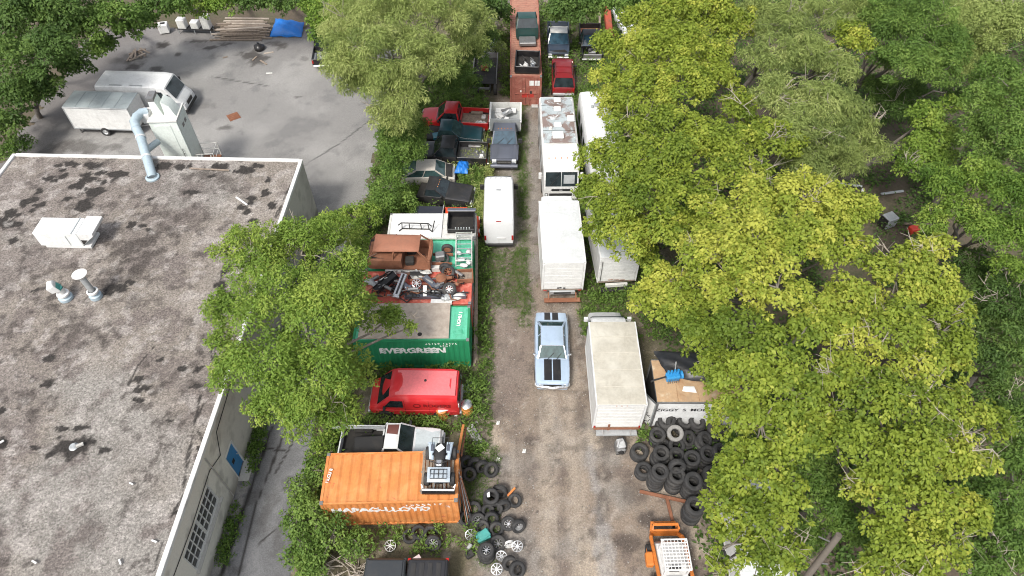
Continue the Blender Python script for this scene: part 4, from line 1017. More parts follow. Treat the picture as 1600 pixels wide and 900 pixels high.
# ------------------------------------------------------------------ pick-ups and cars
def pickup(c, paint, L=5.2, W=1.88, glass='glass', bed=True, hood=True, roof_paint=None, cabx=(-.35, 1.25), ztop=1.72, hood_paint=None, bedfloor=None, lamps=True, wheels_on=True, crew=False):
    hw, x1, x0 = W / 2, L / 2, -L / 2
    ca, cb2 = cabx
    zb = 1.08
    fr = [(ca, zb, hw * .97), (cb2, zb, hw * .985), (cb2 + .1, zb - .03, hw * .985)]
    if hood: fr += [(x1 - .5, zb - .08, hw * .97), (x1 - .12, zb - .14, hw * .94), (x1, zb - .3, hw * .88)]
    body(c, fr, paint, .38, sh=.07)
    if hood:
        h_ = MB().panel([(cb2 + .12, -hw * .8, zb - .02), (x1 - .14, -hw * .74, zb - .12), (x1 - .14, hw * .74, zb - .12), (cb2 + .12, hw * .8, zb - .02)], .045, .03, 6, 6).build('hood', hood_paint or paint, c, smooth=50)
    else:
        MB().span((cb2 + .1, -hw * .95, .5), (x1, -hw * .8, zb - .1)).build('fender', paint, c, bevel=.05)
        MB().span((cb2 + .1, hw * .8, .5), (x1, hw * .95, zb - .1)).build('fender', paint, c, bevel=.05)
        MB().span((x1 - .12, -hw * .8, .5), (x1, hw * .8, zb - .16)).build('radiator', M['steel'], c, bevel=.03)
        e_ = MB().box((x1 - .65, 0, .75), (.6, .6, .4)).build('engine', M['steel'], c, bevel=.06)
        for k in range(4): MB().box((x1 - .85 + .15 * k, .2 - .13 * k, .98), (.12, .2, .1), k).build('engine_hose', M['black_dull'], e_, bevel=.02)
        MB().span((cb2 + .12, -hw * .8, .42), (x1 - .13, hw * .8, .5)).build('engine_bay', M['under'], c)
    bp = ((ca + cb2) / 2 + .1,) if crew else ()
    cabin(c, paint, (ca, ca + .12, cb2 - .55, cb2 + .06), zb, ztop, hw * .92, hw * .76, bp, glass, .05, roof_paint)
    if bed:
        xb = ca - .06
        t = .07
        for s in (-1, 1):
            MB().span((x0, s * hw * .98, .5), (xb, s * (hw * .98 - t), zb + .02)).build('bed_side', paint, c, bevel=.02)
            MB().span((x0 + .1, s * (hw * .98 - t) * .999, .62), (xb - .5, s * (hw * .98 - t - .01), .75)).build('bed_liner', M['black_dull'], c)
        MB().span((xb - t, -hw * .98 + t, .5), (xb, hw * .98 - t, zb)).build('bed_front', paint, c)
        MB().span((x0, -hw * .98 + t, .55), (x0 + t, hw * .98 - t, zb)).build('tailgate', paint, c, bevel=.01)
        MB().span((x0 + t, -hw * .98 + t, .58), (xb - t, hw * .98 - t, .62)).build('bed_floor', bedfloor or M['black_dull'], c)
        for s in (-.45, .45): MB().span(((x0 + xb) / 2 - .5, s * W * .92 - .1, .62), ((x0 + xb) / 2 + .4, s * W * .92 + .1, .85)).build('wheel_tub', bedfloor or M['black_dull'], c, bevel=.04)
        MB().span((x0 - .14, -hw * .9, .45), (x0 - .01, hw * .9, .6)).build('rear_bumper', M['chrome'], c, bevel=.03)
        for s in (-1, 1): lamp(c, (x0 - .005, s * hw * .9, .85), (.03, .12, .3), 'lamp_red', 'tail_light')
    MB().span((x0 + .1, -.45, .35), (x1 - .2, .45, .5)).build('chassis', M['under'], c)
    if lamps and hood:
        MB().span((x1 - .02, -hw * .5, .62), (x1 + .03, hw * .5, .8)).build('grille', M['black_dull'], c, bevel=.01)
        for s in (-1, 1): lamp(c, (x1 - .02, s * hw * .72, .72), (.08, .3, .16))
    MB().span((x1 - .06, -hw * .92, .42), (x1 + .1, hw * .92, .58)).build('front_bumper', M['chrome'], c, bevel=.03)
    for s in (-1, 1): mirror(c, cb2 - .15, s * hw * .98, zb + .12, M['black_dull'])
    if wheels_on: wheels(c, x1 - .9, x0 + 1.15, hw, .36, .24, 'steel')
def sedan(c, paint, L=4.5, W=1.75, zt=1.36, glass='glass', roof_paint=None, hood_paint=None, cab=(-1.45, -.85, .35, .95), bp=(-.35,), wheels_on=True):
    hw, x1 = W / 2, L / 2
    body(c, [(-x1, .72, hw * .88), (-x1 + .1, .86, hw * .94), (-x1 + .6, .92, hw * .98), (-.6, .94, hw), (.9, .93, hw), (x1 - .5, .86, hw * .97), (x1 - .1, .78, hw * .92), (x1, .66, hw * .86)], paint, .26, sh=.08)
    cabin(c, paint, cab, .93, zt, hw * .86, hw * .68, bp, glass, .05, roof_paint)
    MB().panel([(cab[3] + .06, -hw * .76, .935), (x1 - .12, -hw * .72, .80), (x1 - .12, hw * .72, .80), (cab[3] + .06, hw * .76, .935)], .04, .03, 6, 6).build('hood', hood_paint or paint, c, smooth=50)
    MB().panel([(-x1 + .12, -hw * .72, .88), (cab[0] - .06, -hw * .76, .935), (cab[0] - .06, hw * .76, .935), (-x1 + .12, hw * .72, .88)], .03, .03, 4, 6).build('trunk_lid', paint, c, smooth=50)
    MB().span((x1 - .04, -hw * .85, .4), (x1 + .09, hw * .85, .56)).build('front_bumper', M['black_dull'], c, bevel=.03)
    MB().span((-x1 - .09, -hw * .85, .42), (-x1 + .04, hw * .85, .58)).build('rear_bumper', M['black_dull'], c, bevel=.03)
    for s in (-1, 1):
        lamp(c, (x1 - .03, s * hw * .68, .68), (.07, .3, .12))
        lamp(c, (-x1 + .0, s * hw * .68, .72), (.05, .3, .12), 'lamp_red', 'tail_light')
        mirror(c, cab[3] - .3, s * hw * .96, 1.0, M['black_dull'])
    if wheels_on: wheels(c, x1 - .85, -x1 + .9, hw, .31, .2, 'steel')
red = car_paint('bright_red_paint', (0.47, 0.012, 0.014), 0.35, grime=.22)
c = thing('pickup_truck', 'bright red pickup parked sideways with white scraps in its open bed', 'pickup', (-4.15, 41.9, 0), R(176))
pickup(c, red, 5.0, 1.9, bedfloor=M['wood'])
for k, (x, y, sx, sy) in enumerate(((-2.05, -.35, .3, .35), (-1.75, .35, .5, .2), (-2.1, .45, .4, .3))):
    p_ = thing('white_scrap', ('upright white scrap at the tail of the red pickup bed', 'thin white scrap strip in the red pickup bed', 'flat white scrap in the red pickup bed corner')[k], 'scrap', (0, 0, 0))
    p_.matrix_world = Matrix.Translation((-4.15, 41.9, 0)) @ Matrix.Rotation(R(176), 4, 'Z')
    MB().box((x, y, .72), (sx, sy, .18), k * .5).build('piece', M['white'], p_, bevel=.03)
    MB().box((x + .08, y + .05, .84), (sx * .4, sy * .7, .08), k).build('flap', M['white_old'], p_, bevel=.02)
tealp = car_paint('dark_teal_paint', (0.012, 0.05, 0.062), 0.32, grime=.28)
c = thing('sedan', 'dark teal car with its nose towards the lane, below the red pickup', 'car', (-4.0, 40.0, 0), R(-4))
pickup(c, tealp, 3.9, 1.75, 'glass_teal', bed=False, cabx=(-1.2, .35), ztop=1.58)
MB().box((-1.3, -.45, .9), (.6, .6, .3), .3).build('loose_panel', car_paint('teal_blue_panel', (0.02, 0.16, 0.22), .4), c, bevel=.06)
MB().box((-1.6, .1, .6), (.9, 1.5, .5)).build('bed_stub', M['black_dull'], c, bevel=.06)
MB().tube([(.4, -.75, 1.1), (.9, -.85, 1.1), (1.9, -.8, .98)], .025, 5).build('fender_trim', M['chrome'], c)
c = thing('pickup_truck', 'black pickup parked sideways with scrap metal in its bed, below the teal car', 'pickup', (-4.15, 38.0, 0), R(177))
pickup(c, car_paint('faded_black_paint', (0.014, 0.014, 0.016), .4, grime=.35), 4.9, 1.85, bedfloor=M['steel'])
for k, (x, y, s_) in enumerate(((-2.05, .3, .3), (-1.7, -.2, .24), (-2.1, -.3, .2))):
    sc_ = thing('scrap_part', ('white bag of scrap in the black pickup bed', 'small grey machine part in the black pickup bed', 'dull metal bracket at the black pickup tailgate')[k], 'scrap', (0, 0, 0))
    sc_.matrix_world = Matrix.Translation((-4.15, 38.0, 0)) @ Matrix.Rotation(R(177), 4, 'Z')
    MB().box((x, y, .62 + s_ * .5), (s_ * 1.3, s_, s_), k, taper=.6).build('piece', M[('white', 'steel', 'galv')[k]], sc_, bevel=.04)
    MB().cyl((x - .1, y, .7), (x + .2, y + .1, .8 + s_ * .4), .04, n=8).build('stub', M['steel'], sc_)
beige = mat('chalky_beige_paint', (0.47, 0.44, 0.395), 0.65, grime=.25, patches=((RUST, 1.8, .66, .78),))
c = thing('sedan', 'beige old fastback with bare roof standing in weeds, missing its hood', 'car', (-5.7, 36.0, 0), R(2))
sedan(c, beige, 3.6, 1.7, 1.36, 'glass_teal', cab=(-1.7, -.75, .55, 1.15), hood_paint=M['black_dull'], wheels_on=False)
MB().box((1.35, 0, .72), (.6, 1.3, .3)).build('engine_bay', M['under'], c, bevel=.03)
c = thing('sedan', 'matt black pickup cab and hood rising from the weeds, beside the beige car', 'car', (-4.35, 33.9, 0), R(-9))
pickup(c, car_paint('matt_black_paint', (0.017, 0.017, 0.019), .55, grime=.3), 3.6, 1.75, bed=False, cabx=(-1.3, .05), ztop=1.5)
for k in range(4): lamp(c, (-.42, -.35 + .22 * k, 1.57), (.05, .09, .04), 'lamp_amber', 'marker_light')
MB().box((-1.5, 0, .6), (.7, 1.4, .5)).build('bed_stub', M['under'], c, bevel=.05)
tp = MB().panel([(-.5, -.55, 0), (.4, -.6, 0), (.5, .5, 0), (-.3, .65, 0)], .3, .02, 12, 12, lambda a, b: .1 * math.sin(a * 13 + b * 7) * math.sin(b * 11)).build('tarpaulin', mat('blue_tarpaulin', (0.012, 0.16, 0.55), .45, grime=.15), smooth=50)
tp.location = at(722, 262, .7)
tag(tp, 'crumpled bright blue tarpaulin in front of the beige car', 'tarpaulin')
c = thing('pickup_truck', 'dark pickup roof peeking out behind the white-topped container', 'pickup', (-5.3, 30.95, 0), R(178))
pickup(c, car_paint('dusty_navy_paint', (0.025, 0.028, 0.04), .45, grime=.35), 3.4, 1.8, bed=False, cabx=(-1.1, 1.1), ztop=1.72)
MB().tube([(-1.0, -.75, 1.78), (-1.0, -.7, 1.83), (-1.0, .7, 1.83), (-1.0, .75, 1.78)], .03, 6).build('roof_bar', M['alloy'], c)
c = thing('pickup_truck', 'orange-red car roof at the right end behind the white-topped container', 'pickup', (-3.45, 31.0, 0), R(1))
sedan(c, car_paint('orange_red_paint', (0.55, 0.06, 0.02),   .4, grime=.2), 2.8, 1.6, 1.7, cab=(-1.0, -.7, .6, .9))
# dual-wheel truck with a scrap-filled stake bed, facing the camera
M['greyblue'] = car_paint('grey_blue_metallic', (0.115, 0.125, 0.155), 0.3, grime=.15, metal=.3)
c = thing('flatbed_truck', 'grey-blue heavy pickup with white stake bed full of scrap, behind the white van', 'truck', (-.5, 39.4, 0), R(-91))
body(c, [(-.55, 1.2, .86), (.9, 1.2, .9), (1.0, 1.16, .9), (2.2, 1.06, .87), (2.5, .98, .83), (2.58, .85, .8)], M['greyblue'], .45, sh=.08)
cabin(c, M['greyblue'], (-.55, -.4, .5, 1.02), 1.2, 1.95, .86, .72, (), 'glass_blue', .06, pil=.08)
MB().panel([(1.05, -.62, 1.2), (2.4, -.55, 1.07), (2.4, .55, 1.07), (1.05, .62, 1.2)], .07, .03, 8, 8).build('hood', M['greyblue'], c, smooth=50)
for s in (-1, 1):
    MB().panel([(.9, s * .83 - .16, 1.06), (2.35, s * .8 - .15, .95), (2.35, s * .8 + .15, .95), (.9, s * .83 + .16, 1.06)], .06, .1, 6, 4).build('fender', M['greyblue'], c, smooth=50)
    lamp(c, (2.5, s * .68, .9), (.14, .3, .26))
    mirror(c, .85, s * .98, 1.35, M['black_dull'], (.14, .3, .34))
for k in range(5): lamp(c, (.35, -.44 + .22 * k, 2.02), (.07, .06, .05), 'lamp_amber', 'marker_light')
MB().span((2.52, -.5, .72), (2.6, .5, 1.0)).build('grille', M['black_dull'], c, bevel=.02)
MB().span((2.6, -.45, .84), (2.62, .45, .9)).build('grille_bar', M['chrome'], c)
MB().span((2.48, -.95, .45), (2.72, .95, .68)).build('front_bumper', M['greyblue'], c, bevel=.04)
arm(c, (1.06, -.5, 1.24), (.8, -.05, 1.55)); arm(c, (1.06, .15, 1.24), (.8, .55, 1.55))
bd = MB().span((-3.0, -1.1, .95), (-.75, 1.1, 1.05)).build('bed_floor', M['galv'], c)
for s in (-1, 1):
    MB().span((-3.0, s * 1.13, 1.05), (-.75, s * 1.06, 1.75)).build('stake_side', M['pale'], bd, bevel=.02)
    MB().span((-3.02, s * 1.16, 1.72), (-.72, s * 1.02, 1.8)).build('side_cap', M['white'], bd, bevel=.01)
MB().span((-3.06, -1.06, 1.05), (-3.0, 1.06, 1.75)).build('tail_gate', M['pale'], bd)
MB().span((-.78, -1.06, 1.05), (-.72, 1.06, 2.0)).build('head_board', M['galv'], bd)
MB().span((-2.8, -.42, .4), (2.3, .42, .75)).build('chassis', M['under'], c)
wheels(c, 1.65, -1.8, .98, .38, .26, 'steel', arch=False)
_b = c
rg = random.Random(5)
for k, (x, y, L_, w_, h_, a, m_, lab) in enumerate(((-1.7, .45, 1.5, .22, .1, 1.15, 'galv', 'long grey metal channel leaning across the stake bed'), (-1.9, -.35, .9, .6, .18, .4, 'white', 'white sheet scrap at the right of the stake bed'), (-2.65, 0, .5, 1.5, .12, 0, 'white', 'white panel along the back of the stake bed'), (-1.3, .05, .6, .5, .3, .8, 'steel', 'dark metal box in the middle of the stake bed'), (-1.2, -.6, .7, .35, .2, 1.9, 'white_old', 'crumpled white scrap behind the cab of the stake truck'), (-2.1, .1, .8, .25, .2, 2.2, 'alloy', 'bright aluminium offcut in the stake bed'))):
    s_ = thing('scrap_metal', lab, 'scrap', (0, 0, 0), group='scrap in the stake bed')
    s_.matrix_world = Matrix.Translation((-.5, 39.4, 0)) @ Matrix.Rotation(R(-91), 4, 'Z')
    MB().box((x, y, 1.15 + h_ / 2 + .06 * k), (L_, w_, h_), a).build('piece', M[m_], s_, bevel=.02)
    MB().box((x + .05, y + .04, 1.2 + h_ + .06 * k), (L_ * .5, w_ * .5, .06), a + .4).build('offcut', M[('steel', 'white')[k % 2]], s_)
# far row
c = thing('pickup_truck', 'dark blue pickup with open hood gap facing the camera, above the red wagon', 'pickup', (3.85, 52.6, 0), R(-92))
pickup(c, car_paint('dark_blue_paint', (0.03, 0.045, 0.07), .32, grime=.25), 4.6, 1.85, 'glass_blue', bedfloor=M['white_old'], roof_paint=M['white_old'])
MB().slab([(2.2, -.7, .99), (2.3, .1, .98), (2.3, .7, 1.02), (2.05, .5, 1.03)], .02).build('hood_gap', M['under'], c)
c = thing('pickup_truck', 'black hoodless pickup with exposed engine bay in the far right row', 'pickup', (6.55, 52.3, 0), R(-91))
pickup(c, M['black'], 4.6, 1.85, 'glass_blue', hood=False, bedfloor=M['rust'])
maroon = car_paint('dark_red_paint', (0.20, 0.012, 0.016), .35, grime=.2)
c = thing('station_wagon', 'dark red sport wagon with its tailgate towards the camera beside the rusty container', 'car', (4.0, 47.4, 0), R(88.5))
body(c, [(-2.15, .95, .82), (-2.1, 1.02, .86), (-1.6, 1.04, .9), (1.0, 1.04, .9), (1.9, .98, .87), (2.2, .82, .8)], maroon, .32, sh=.08)
cabin(c, maroon, (-2.05, -1.75, .4, 1.05), 1.03, 1.68, .82, .68, (-1.0, -.2), 'glass', .05)
for s in (-1, 1):
    lamp(c, (-2.15, s * .74, .9), (.05, .16, .3), 'lamp_red', 'tail_light')
    MB().tube([(-1.5, s * .62, 1.76), (.2, s * .62, 1.76)], .025, 5).build('roof_rail', M['black_dull'], c)
    mirror(c, .75, s * .88, 1.1, M['black_dull'])
for x in (-1.2, -.4): MB().bar((x, -.62, 1.77), (x, .62, 1.77), .04).build('cross_bar', maroon, c)
MB().span((-2.28, -.82, .42), (-2.1, .82, .6)).build('rear_bumper', M['galv'], c, bevel=.03)
wheels(c, 1.35, -1.35, .9, .34, .22, 'steel')
# two derelict trucks left of the far container
for (x, y, lab, cabin_on) in ((-2.1, 47.6, 'stripped dark truck chassis with a red winch, left of the rusty container', False), (-2.2, 53.0, 'derelict grey truck with plank bed half under the willow', True)):
    c = thing('derelict_truck', lab, 'truck', (x, y, 0), R(-91))
    for s in (-.45, .45): MB().span((-2.3, s - .06, .55), (2.3, s + .06, .75)).build('frame_rail', M['under'], c)
    for k in range(5): MB().span((-2.2 + k * 1.0, -.39, .57), (-2.1 + k * 1.0, .39, .72)).build('cross_member', M['steel'], c)
    for s in (-1, 1): MB().span((-2.2, s * .95, .76), (1.4, s * .88, 1.25)).build('side_board', M['steel'], c)
    MB().span((-2.25, -.88, .76), (-2.18, .88, 1.2)).build('end_board', M['steel'], c)
    MB().span((-2.18, -.88, .76), (1.4, .88, .8)).build('bed_floor', M['black_dull'] if not cabin_on else M['wood'], c)
    if cabin_on:
        cabin(c, M['galv'], (.2, .3, 1.1, 1.6), 1.2, 1.9, .85, .75, (), 'glass_blue')
        body(c, [(.1, 1.22, .88), (1.6, 1.2, .88), (2.4, 1.05, .8)], M['galv'], .6)
        for k in range(7): MB().span((-2.1 + .3 * k, -.8, .82), (-1.84 + .3 * k, .8, .86 + .01 * (k % 3))).build('plank', M['wood'], c)
    else:
        wv = MB().cyl((-.4, -.35, 1.0), (-.4, .25, 1.0), .22).build('winch_drum', M['rust'], c, smooth=40)
        MB().box((-.35, 0, 1.1), (.4, .4, .4), .4).build('winch_frame', mat('red_oxide', (.3, .05, .03), .7, grime=.3), wv, bevel=.05)
        MB().bar((-.4, 0, 1.2), (-1.9, -.3, 1.5), .05).build('winch_arm', M['steel'], c)
    wheels(c, 1.6, -1.4, .95, .42, .26, 'rust', arch=False)
MB_ = None
# ================================================================== shipping containers
def corr(n_, depth=.036, pitch=.278):
    """trapezoid corrugation: (distance along, depth) kinks"""
    pts = []
    for k in range(n_):
        o = k * pitch
        pts += [(o, 0), (o + pitch * .26, 0), (o + pitch * .5, -depth), (o + pitch * .76, -depth)]
    return pts + [(n_ * pitch, 0)]
def corr_sheet(L, h, depth=.036, pitch=.278, t=.012):
    n_ = max(1, round(L / pitch))
    pts = corr(n_, depth, L / n_)
    b = MB()
    for (x, d) in pts: b.v += [(x, d, 0), (x, d, h)]
    m_ = len(pts)
    for (x, d) in pts: b.v += [(x, d - t, 0), (x, d - t, h)]
    for i in range(m_ - 1):
        b.f.append((2 * i, 2 * i + 2, 2 * i + 3, 2 * i + 1))
        o = 2 * m_
        b.f.append((o + 2 * i + 1, o + 2 * i + 3, o + 2 * i + 2, o + 2 * i))
    return b, pts
def onto_corr(me, pts, x_off, lift=.004):
    """lay lettering (x along, z up, y = 0) onto the corrugated side so that the paint follows the folds"""
    bm = bmesh.new()
    bm.from_mesh(me)
    for (x, d) in pts:
        bmesh.ops.bisect_plane(bm, geom=bm.verts[:] + bm.edges[:] + bm.faces[:], plane_co=(x - x_off, 0, 0), plane_no=(1, 0, 0))
    xs_, ds_ = [p[0] for p in pts], [p[1] for p in pts]
    for v in bm.verts:
        v.co.z += float(np.interp(v.co.x + x_off, xs_, ds_)) + lift
    bm.to_mesh(me)
    bm.free()
    return me
def container(root, paint, L=6.06, W=2.44, H=2.59, roof=None, door='x1', frame=None, rib=(.022, .43)):
    """Local x along the length, centred; corner posts, rails, corrugated sides, ribbed roof, doors with lock rods at one end."""
    fr = frame or paint
    roof = roof or paint
    hx, hy = L / 2, W / 2
    p = .12
    for sx in (-1, 1):
        for sy in (-1, 1):
            MB().span((sx * hx, sy * hy, .02), (sx * (hx - p), sy * (hy - p), H - .0)).build('corner_post', fr, root, bevel=.01)
            for z in (.02, H - .11): MB().span((sx * (hx + .006), sy * (hy + .006), z), (sx * (hx - .16), sy * (hy - .15), z + .118)).build('corner_casting', M['steel'], root, bevel=.01)
        MB().span((sx * hx, -hy + p, H - .13), (sx * (hx - p), hy - p, H - .012)).build('end_rail', fr, root)
        MB().span((sx * hx, -hy + p, .03), (sx * (hx - p), hy - p, .17)).build('end_rail', fr, root)
    pts = None
    for sy in (-1, 1):
        MB().span((-hx + p, sy * (hy - .004), H - .1), (hx - p, sy * (hy - .08), H - .012)).build('top_rail', fr, root)
        MB().span((-hx + p, sy * (hy - .004), .03), (hx - p, sy * (hy - .08), .17)).build('bottom_rail', fr, root)
        b, pts = corr_sheet(L - 2 * p, H - .27)
        o = b.build('side_wall', paint, root, loc=(-hx + p if sy < 0 else hx - p, sy * (hy - .02), .17))
        o.rotation_euler = (0, 0, 0 if sy < 0 else PI)
        if sy < 0:
            o.scale = (1, -1, 1)
    b, _ = corr_sheet(L - 2 * p, W - .14, *rib)
    o = b.build('roof', roof, root, loc=(-hx + p, -hy + .07, H - .008))
    o.rotation_euler = (R(-90), 0, 0)
    o.scale = (1, -1, 1)
    o.location = (-hx + p, -hy + .07, H - .035)
    sx = 1 if door == 'x1' else -1
    for sy in (-1, 1):
        d = MB().span((sx * (hx - .06), sy * .012, .18), (sx * (hx - .02), sy * (hy - p - .01), H - .14)).build('door', paint, root, bevel=.006)
        for k in range(1, 5): MB().span((sx * (hx - .02), sy * .05, .18 + k * (H - .32) / 5 - .03), (sx * (hx - .008), sy * (hy - p - .05), .18 + k * (H - .32) / 5 + .03)).build('door_rib', paint, d)
        for q in (.28, .78):
            MB().cyl((sx * (hx + .015), sy * (hy - p) * q, .1), (sx * (hx + .015), sy * (hy - p) * q, H - .08), .018, n=6).build('lock_rod', M['galv'] if roof is paint else fr, d)
            MB().bar((sx * (hx + .03), sy * (hy - p) * q, 1.1), (sx * (hx + .03), sy * ((hy - p) * q - .3), 1.12), .03).build('lock_handle', fr, d)
    e = MB().span((-sx * (hx - .02), -hy + p, .17), (-sx * (hx - .06), hy - p, H - .13)).build('end_wall', paint, root)
    MB().span((-hx + .05, -hy + .09, .1), (hx - .05, hy - .09, .16)).build('floor', M['wood'], root)
    return pts
def side_text(root, body_, size, m_, x, z, pts, L, bold=.02, squash=1.0, W=2.44, name='lettering'):
    me = text_mesh(body_, size, m_, .0, bold, squash, name)
    onto_corr(me, pts, x + L / 2 - .12, .006)
    o = part(name, me, root, (x, -W / 2 + .02, z), (R(90), 0, 0))
    o.scale = (1, 1, 1)
    return o
M['stencil'] = mat('worn_white_lettering', (0.72, 0.70, 0.68), 0.7, grime=.35, patches=(((0.40, 0.12, 0.05), 3.0, .6, .66),))
M['stencil2'] = mat('white_lettering', (0.78, 0.78, 0.76), 0.6, grime=.2)
M['orange'] = mat('faded_orange_paint', (0.55, 0.20, 0.055), 0.6, grime=.28, gcol=(.2, .07, .03), patches=(((0.60, 0.26, 0.09), 1.1, .45, .7), ((0.42, 0.10, 0.05), 2.4, .62, .7), ((0.26, 0.08, 0.04), 5.0, .7, .76)))
M['green'] = mat('container_green', (0.02, 0.22, 0.095), 0.5, grime=.22, gcol=(.02, .06, .03))
M['greenroof'] = mat('sun_bleached_green_roof', (0.10, 0.45, 0.29), 0.6, grime=.15, patches=(((0.04, 0.32, 0.18), 2.5, .55, .7),))
M['redcont'] = mat('container_red', (0.48, 0.10, 0.07), 0.6, grime=.25, patches=(((0.62, 0.22, 0.17), 1.5, .5, .7),))
M['redoxide'] = mat('brown_red_container', (0.28, 0.09, 0.065), 0.7, grime=.3, patches=(((0.38, 0.17, 0.125), 1.4, .45, .7), ((0.15, 0.06, 0.045), 4.0, .6, .72)))
M['redroof'] = mat('rusted_salmon_roof', (0.31, 0.15, 0.105), 0.8, grime=.3, patches=(((0.25, 0.10, 0.07), 3.0, .5, .65),))
c = thing('shipping_container', 'faded orange shipping container with worn white lettering at the front of the yard', 'container', (-5.45, 13.25, 0), R(1.3))
pts = container(c, M['orange'], rib=(.045, .45))
side_text(c, 'HAPAG-LLOYD', .62, M['stencil'], -.45, 1.75, pts, 6.06, .03, 1.05)
side_text(c, '1 0 0 8 8 1 7', .2, M['stencil'], 1.5, 2.2, pts, 6.06, .01, 1.6)
side_text(c, '22', .2, M['stencil'], 2.55, 1.95, pts, 6.06, .01)
rl = part('roof_lettering', text_mesh('HLCU 8', .2, M['stencil'], .004, .008), c, (-2.78, .1, 2.6), (0, 0, R(80)))
c = thing('shipping_container', 'green shipping container with bold white lettering and a tan board on top', 'container', (-5.27, 21.85, 0), R(.6))
pts = container(c, M['green'], W=2.3, roof=M['greenroof'])
side_text(c, 'EVERGREEN', .6, M['stencil2'], .0, 1.62, pts, 6.06, .032, 1.1, 2.3)
side_text(c, '6 0 1 9 0   1 2 5 7 6', .17, M['stencil2'], 1.55, 2.22, pts, 6.06, .006, 1.2, 2.3)
side_text(c, '2 2 G 1', .14, M['stencil2'], 1.75, 2.03, pts, 6.06, .006, 1.3, 2.3)
part('roof_lettering', text_mesh('UGMU 1', .26, M['stencil2'], .004, .008), c, (2.5, .25, 2.6), (0, 0, R(84)))
c = thing('shipping_container', 'faded red shipping container buried under a heap of scrap', 'container', (-5.25, 24.3, 0), R(.5))
container(c, M['redcont'], W=2.36)
c = thing('shipping_container', 'second green shipping container carrying the rusty wagon shell', 'container', (-5.25, 26.75, 0), R(.4))
container(c, M['green'], W=2.36, roof=M['greenroof'])
c = thing('shipping_container', 'white-roofed shipping container at the back of the container row', 'container', (-4.75, 29.05, 0), R(.2))
container(c, M['white_old'], L=5.2, W=2.1, roof=M['white_old'])
MB().span((-2.45, -1.0, 2.6), (.6, 1.0, 2.63)).build('roof_sheet', M['white'], c, bevel=.01)
c = thing('shipping_container', 'long rust-brown container at the far end of the lane, doors facing the camera', 'container', (1.03, 50.55, 0), R(-90))
container(c, M['redoxide'], L=12.2, W=2.36, roof=M['redroof'], rib=(.045, .3))
for (y, z, w_, h_, m_) in ((.85, 2.0, .38, .42, 'stencil2'), (.42, 2.0, .34, .42, 'stencil2'), (.38, 1.2, .18, .22, 'black_dull'), (-.35, 1.3, .14, .14, 'stencil2')):
    MB().box((6.095, y, z), (.01, w_, h_)).build('door_placard', M[m_], c)
for y in (.6, .1): MB().span((6.082, y - .42, .75), (6.088, y + .02, 1.15)).build('repaint_patch', mat('bright_red_patch', (.45, .04, .03), .5, grime=.2), c)
for s in (-.7, .7): MB().box((6.3, s, .1), (.3, .5, .16)).build('timber_block', M['concrete'], c, bevel=.02)

# ------------------------------------------------------------------ on top of the containers
Z0 = 2.6
# rusty wagon shell
c = thing('rusty_wagon', 'stripped rust-brown station wagon shell with no hood or front door, on the green container', 'car', (-6.05, 26.15, Z0 + .02), R(-1))
b = body(c, [(-1.95, .95, .80), (-1.85, 1.05, .86), (-1.2, 1.06, .88), (-.02, 1.06, .88)], M['rust'], .28, 'rear_body', sh=.08)
MB().panel([(-1.55, -.66, 1.56), (.95, -.62, 1.56), (.95, .62, 1.56), (-1.55, .66, 1.56)], .17, .04, 14, 14).build('roof', mat('rusty_roof_sheet', (.30, .125, .075), .75, grime=.2, patches=(((.22, .085, .05), 1.5, .5, .7),)), c, smooth=60)
for s in (-1, 1):
    for (a, b2) in (((-1.85, 1.02), (-1.5, 1.55)), ((-.5, 1.05), (-.4, 1.55)), ((1.4, .95), (.93, 1.55))):
        MB().bar((a[0], s * .8, a[1]), (b2[0], s * .64, b2[1]), .08, .06).build('pillar', M['rust'], c)
MB().span((-.02, -.84, .28), (1.5, .84, .36)).build('cabin_floor', M['rust'], c)
MB().span((-.0, .76, .36), (1.45, .86, .95)).build('door', M['rust'], c, bevel=.03)
MB().span((1.4, -.84, .36), (1.55, .84, 1.0)).build('firewall', M['rust'], c, bevel=.02)
MB().tube([(1.5, -.8, 1.0), (1.6, -.4, 1.06), (1.6, .4, 1.06), (1.5, .8, 1.0)], .05, 6).build('cowl', M['rust'], c)
MB().tube([(1.42, -.78, .98), (.95, -.6, 1.53), (.95, .6, 1.53), (1.42, .78, .98)], .035, 6).build('windshield_frame', M['rust'], c)
for y in (-.4, .4): MB().box((.35, y, .55), (.5, .5, .35), .1).build('seat', M['interior'], c, bevel=.06)
MB().lathe([(.15, -.015), (.18, 0), (.15, .015), (.13, 0)], 14, Matrix.Rotation(R(60), 3, 'Y'), (1.2, -.4, .9), closed=True).build('steering_wheel', M['black_dull'], c)
MB().span((-1.9, -.72, 1.02), (-1.0, .72, 1.06)).build('load_floor', M['under'], c)
for s in (-.35, .35): MB().span((1.55, s - .05, .2), (2.7, s + .05, .34)).build('frame_rail', M['rust'], c)
MB().box((2.0, 0, .5), (.55, .45, .45), .2).build('engine', M['steel'], c, bevel=.06)
for s in (-1, 1):
    o = part('wheel', tyre_mesh(.34, .22), c, (2.35, s * .72, .34))
    part('rim', rim_mesh(.204, .22, M['rust']), o, rot=(0, 0, 0 if s < 0 else PI))
MB().tube([(-.9, -.95, .1), (-.9, -1.1, .45), (-.55, -1.12, .5), (-.3, -1.1, .42), (-.3, -.95, .1)], .02, 5).build('bent_hoop', M['chrome'], c)
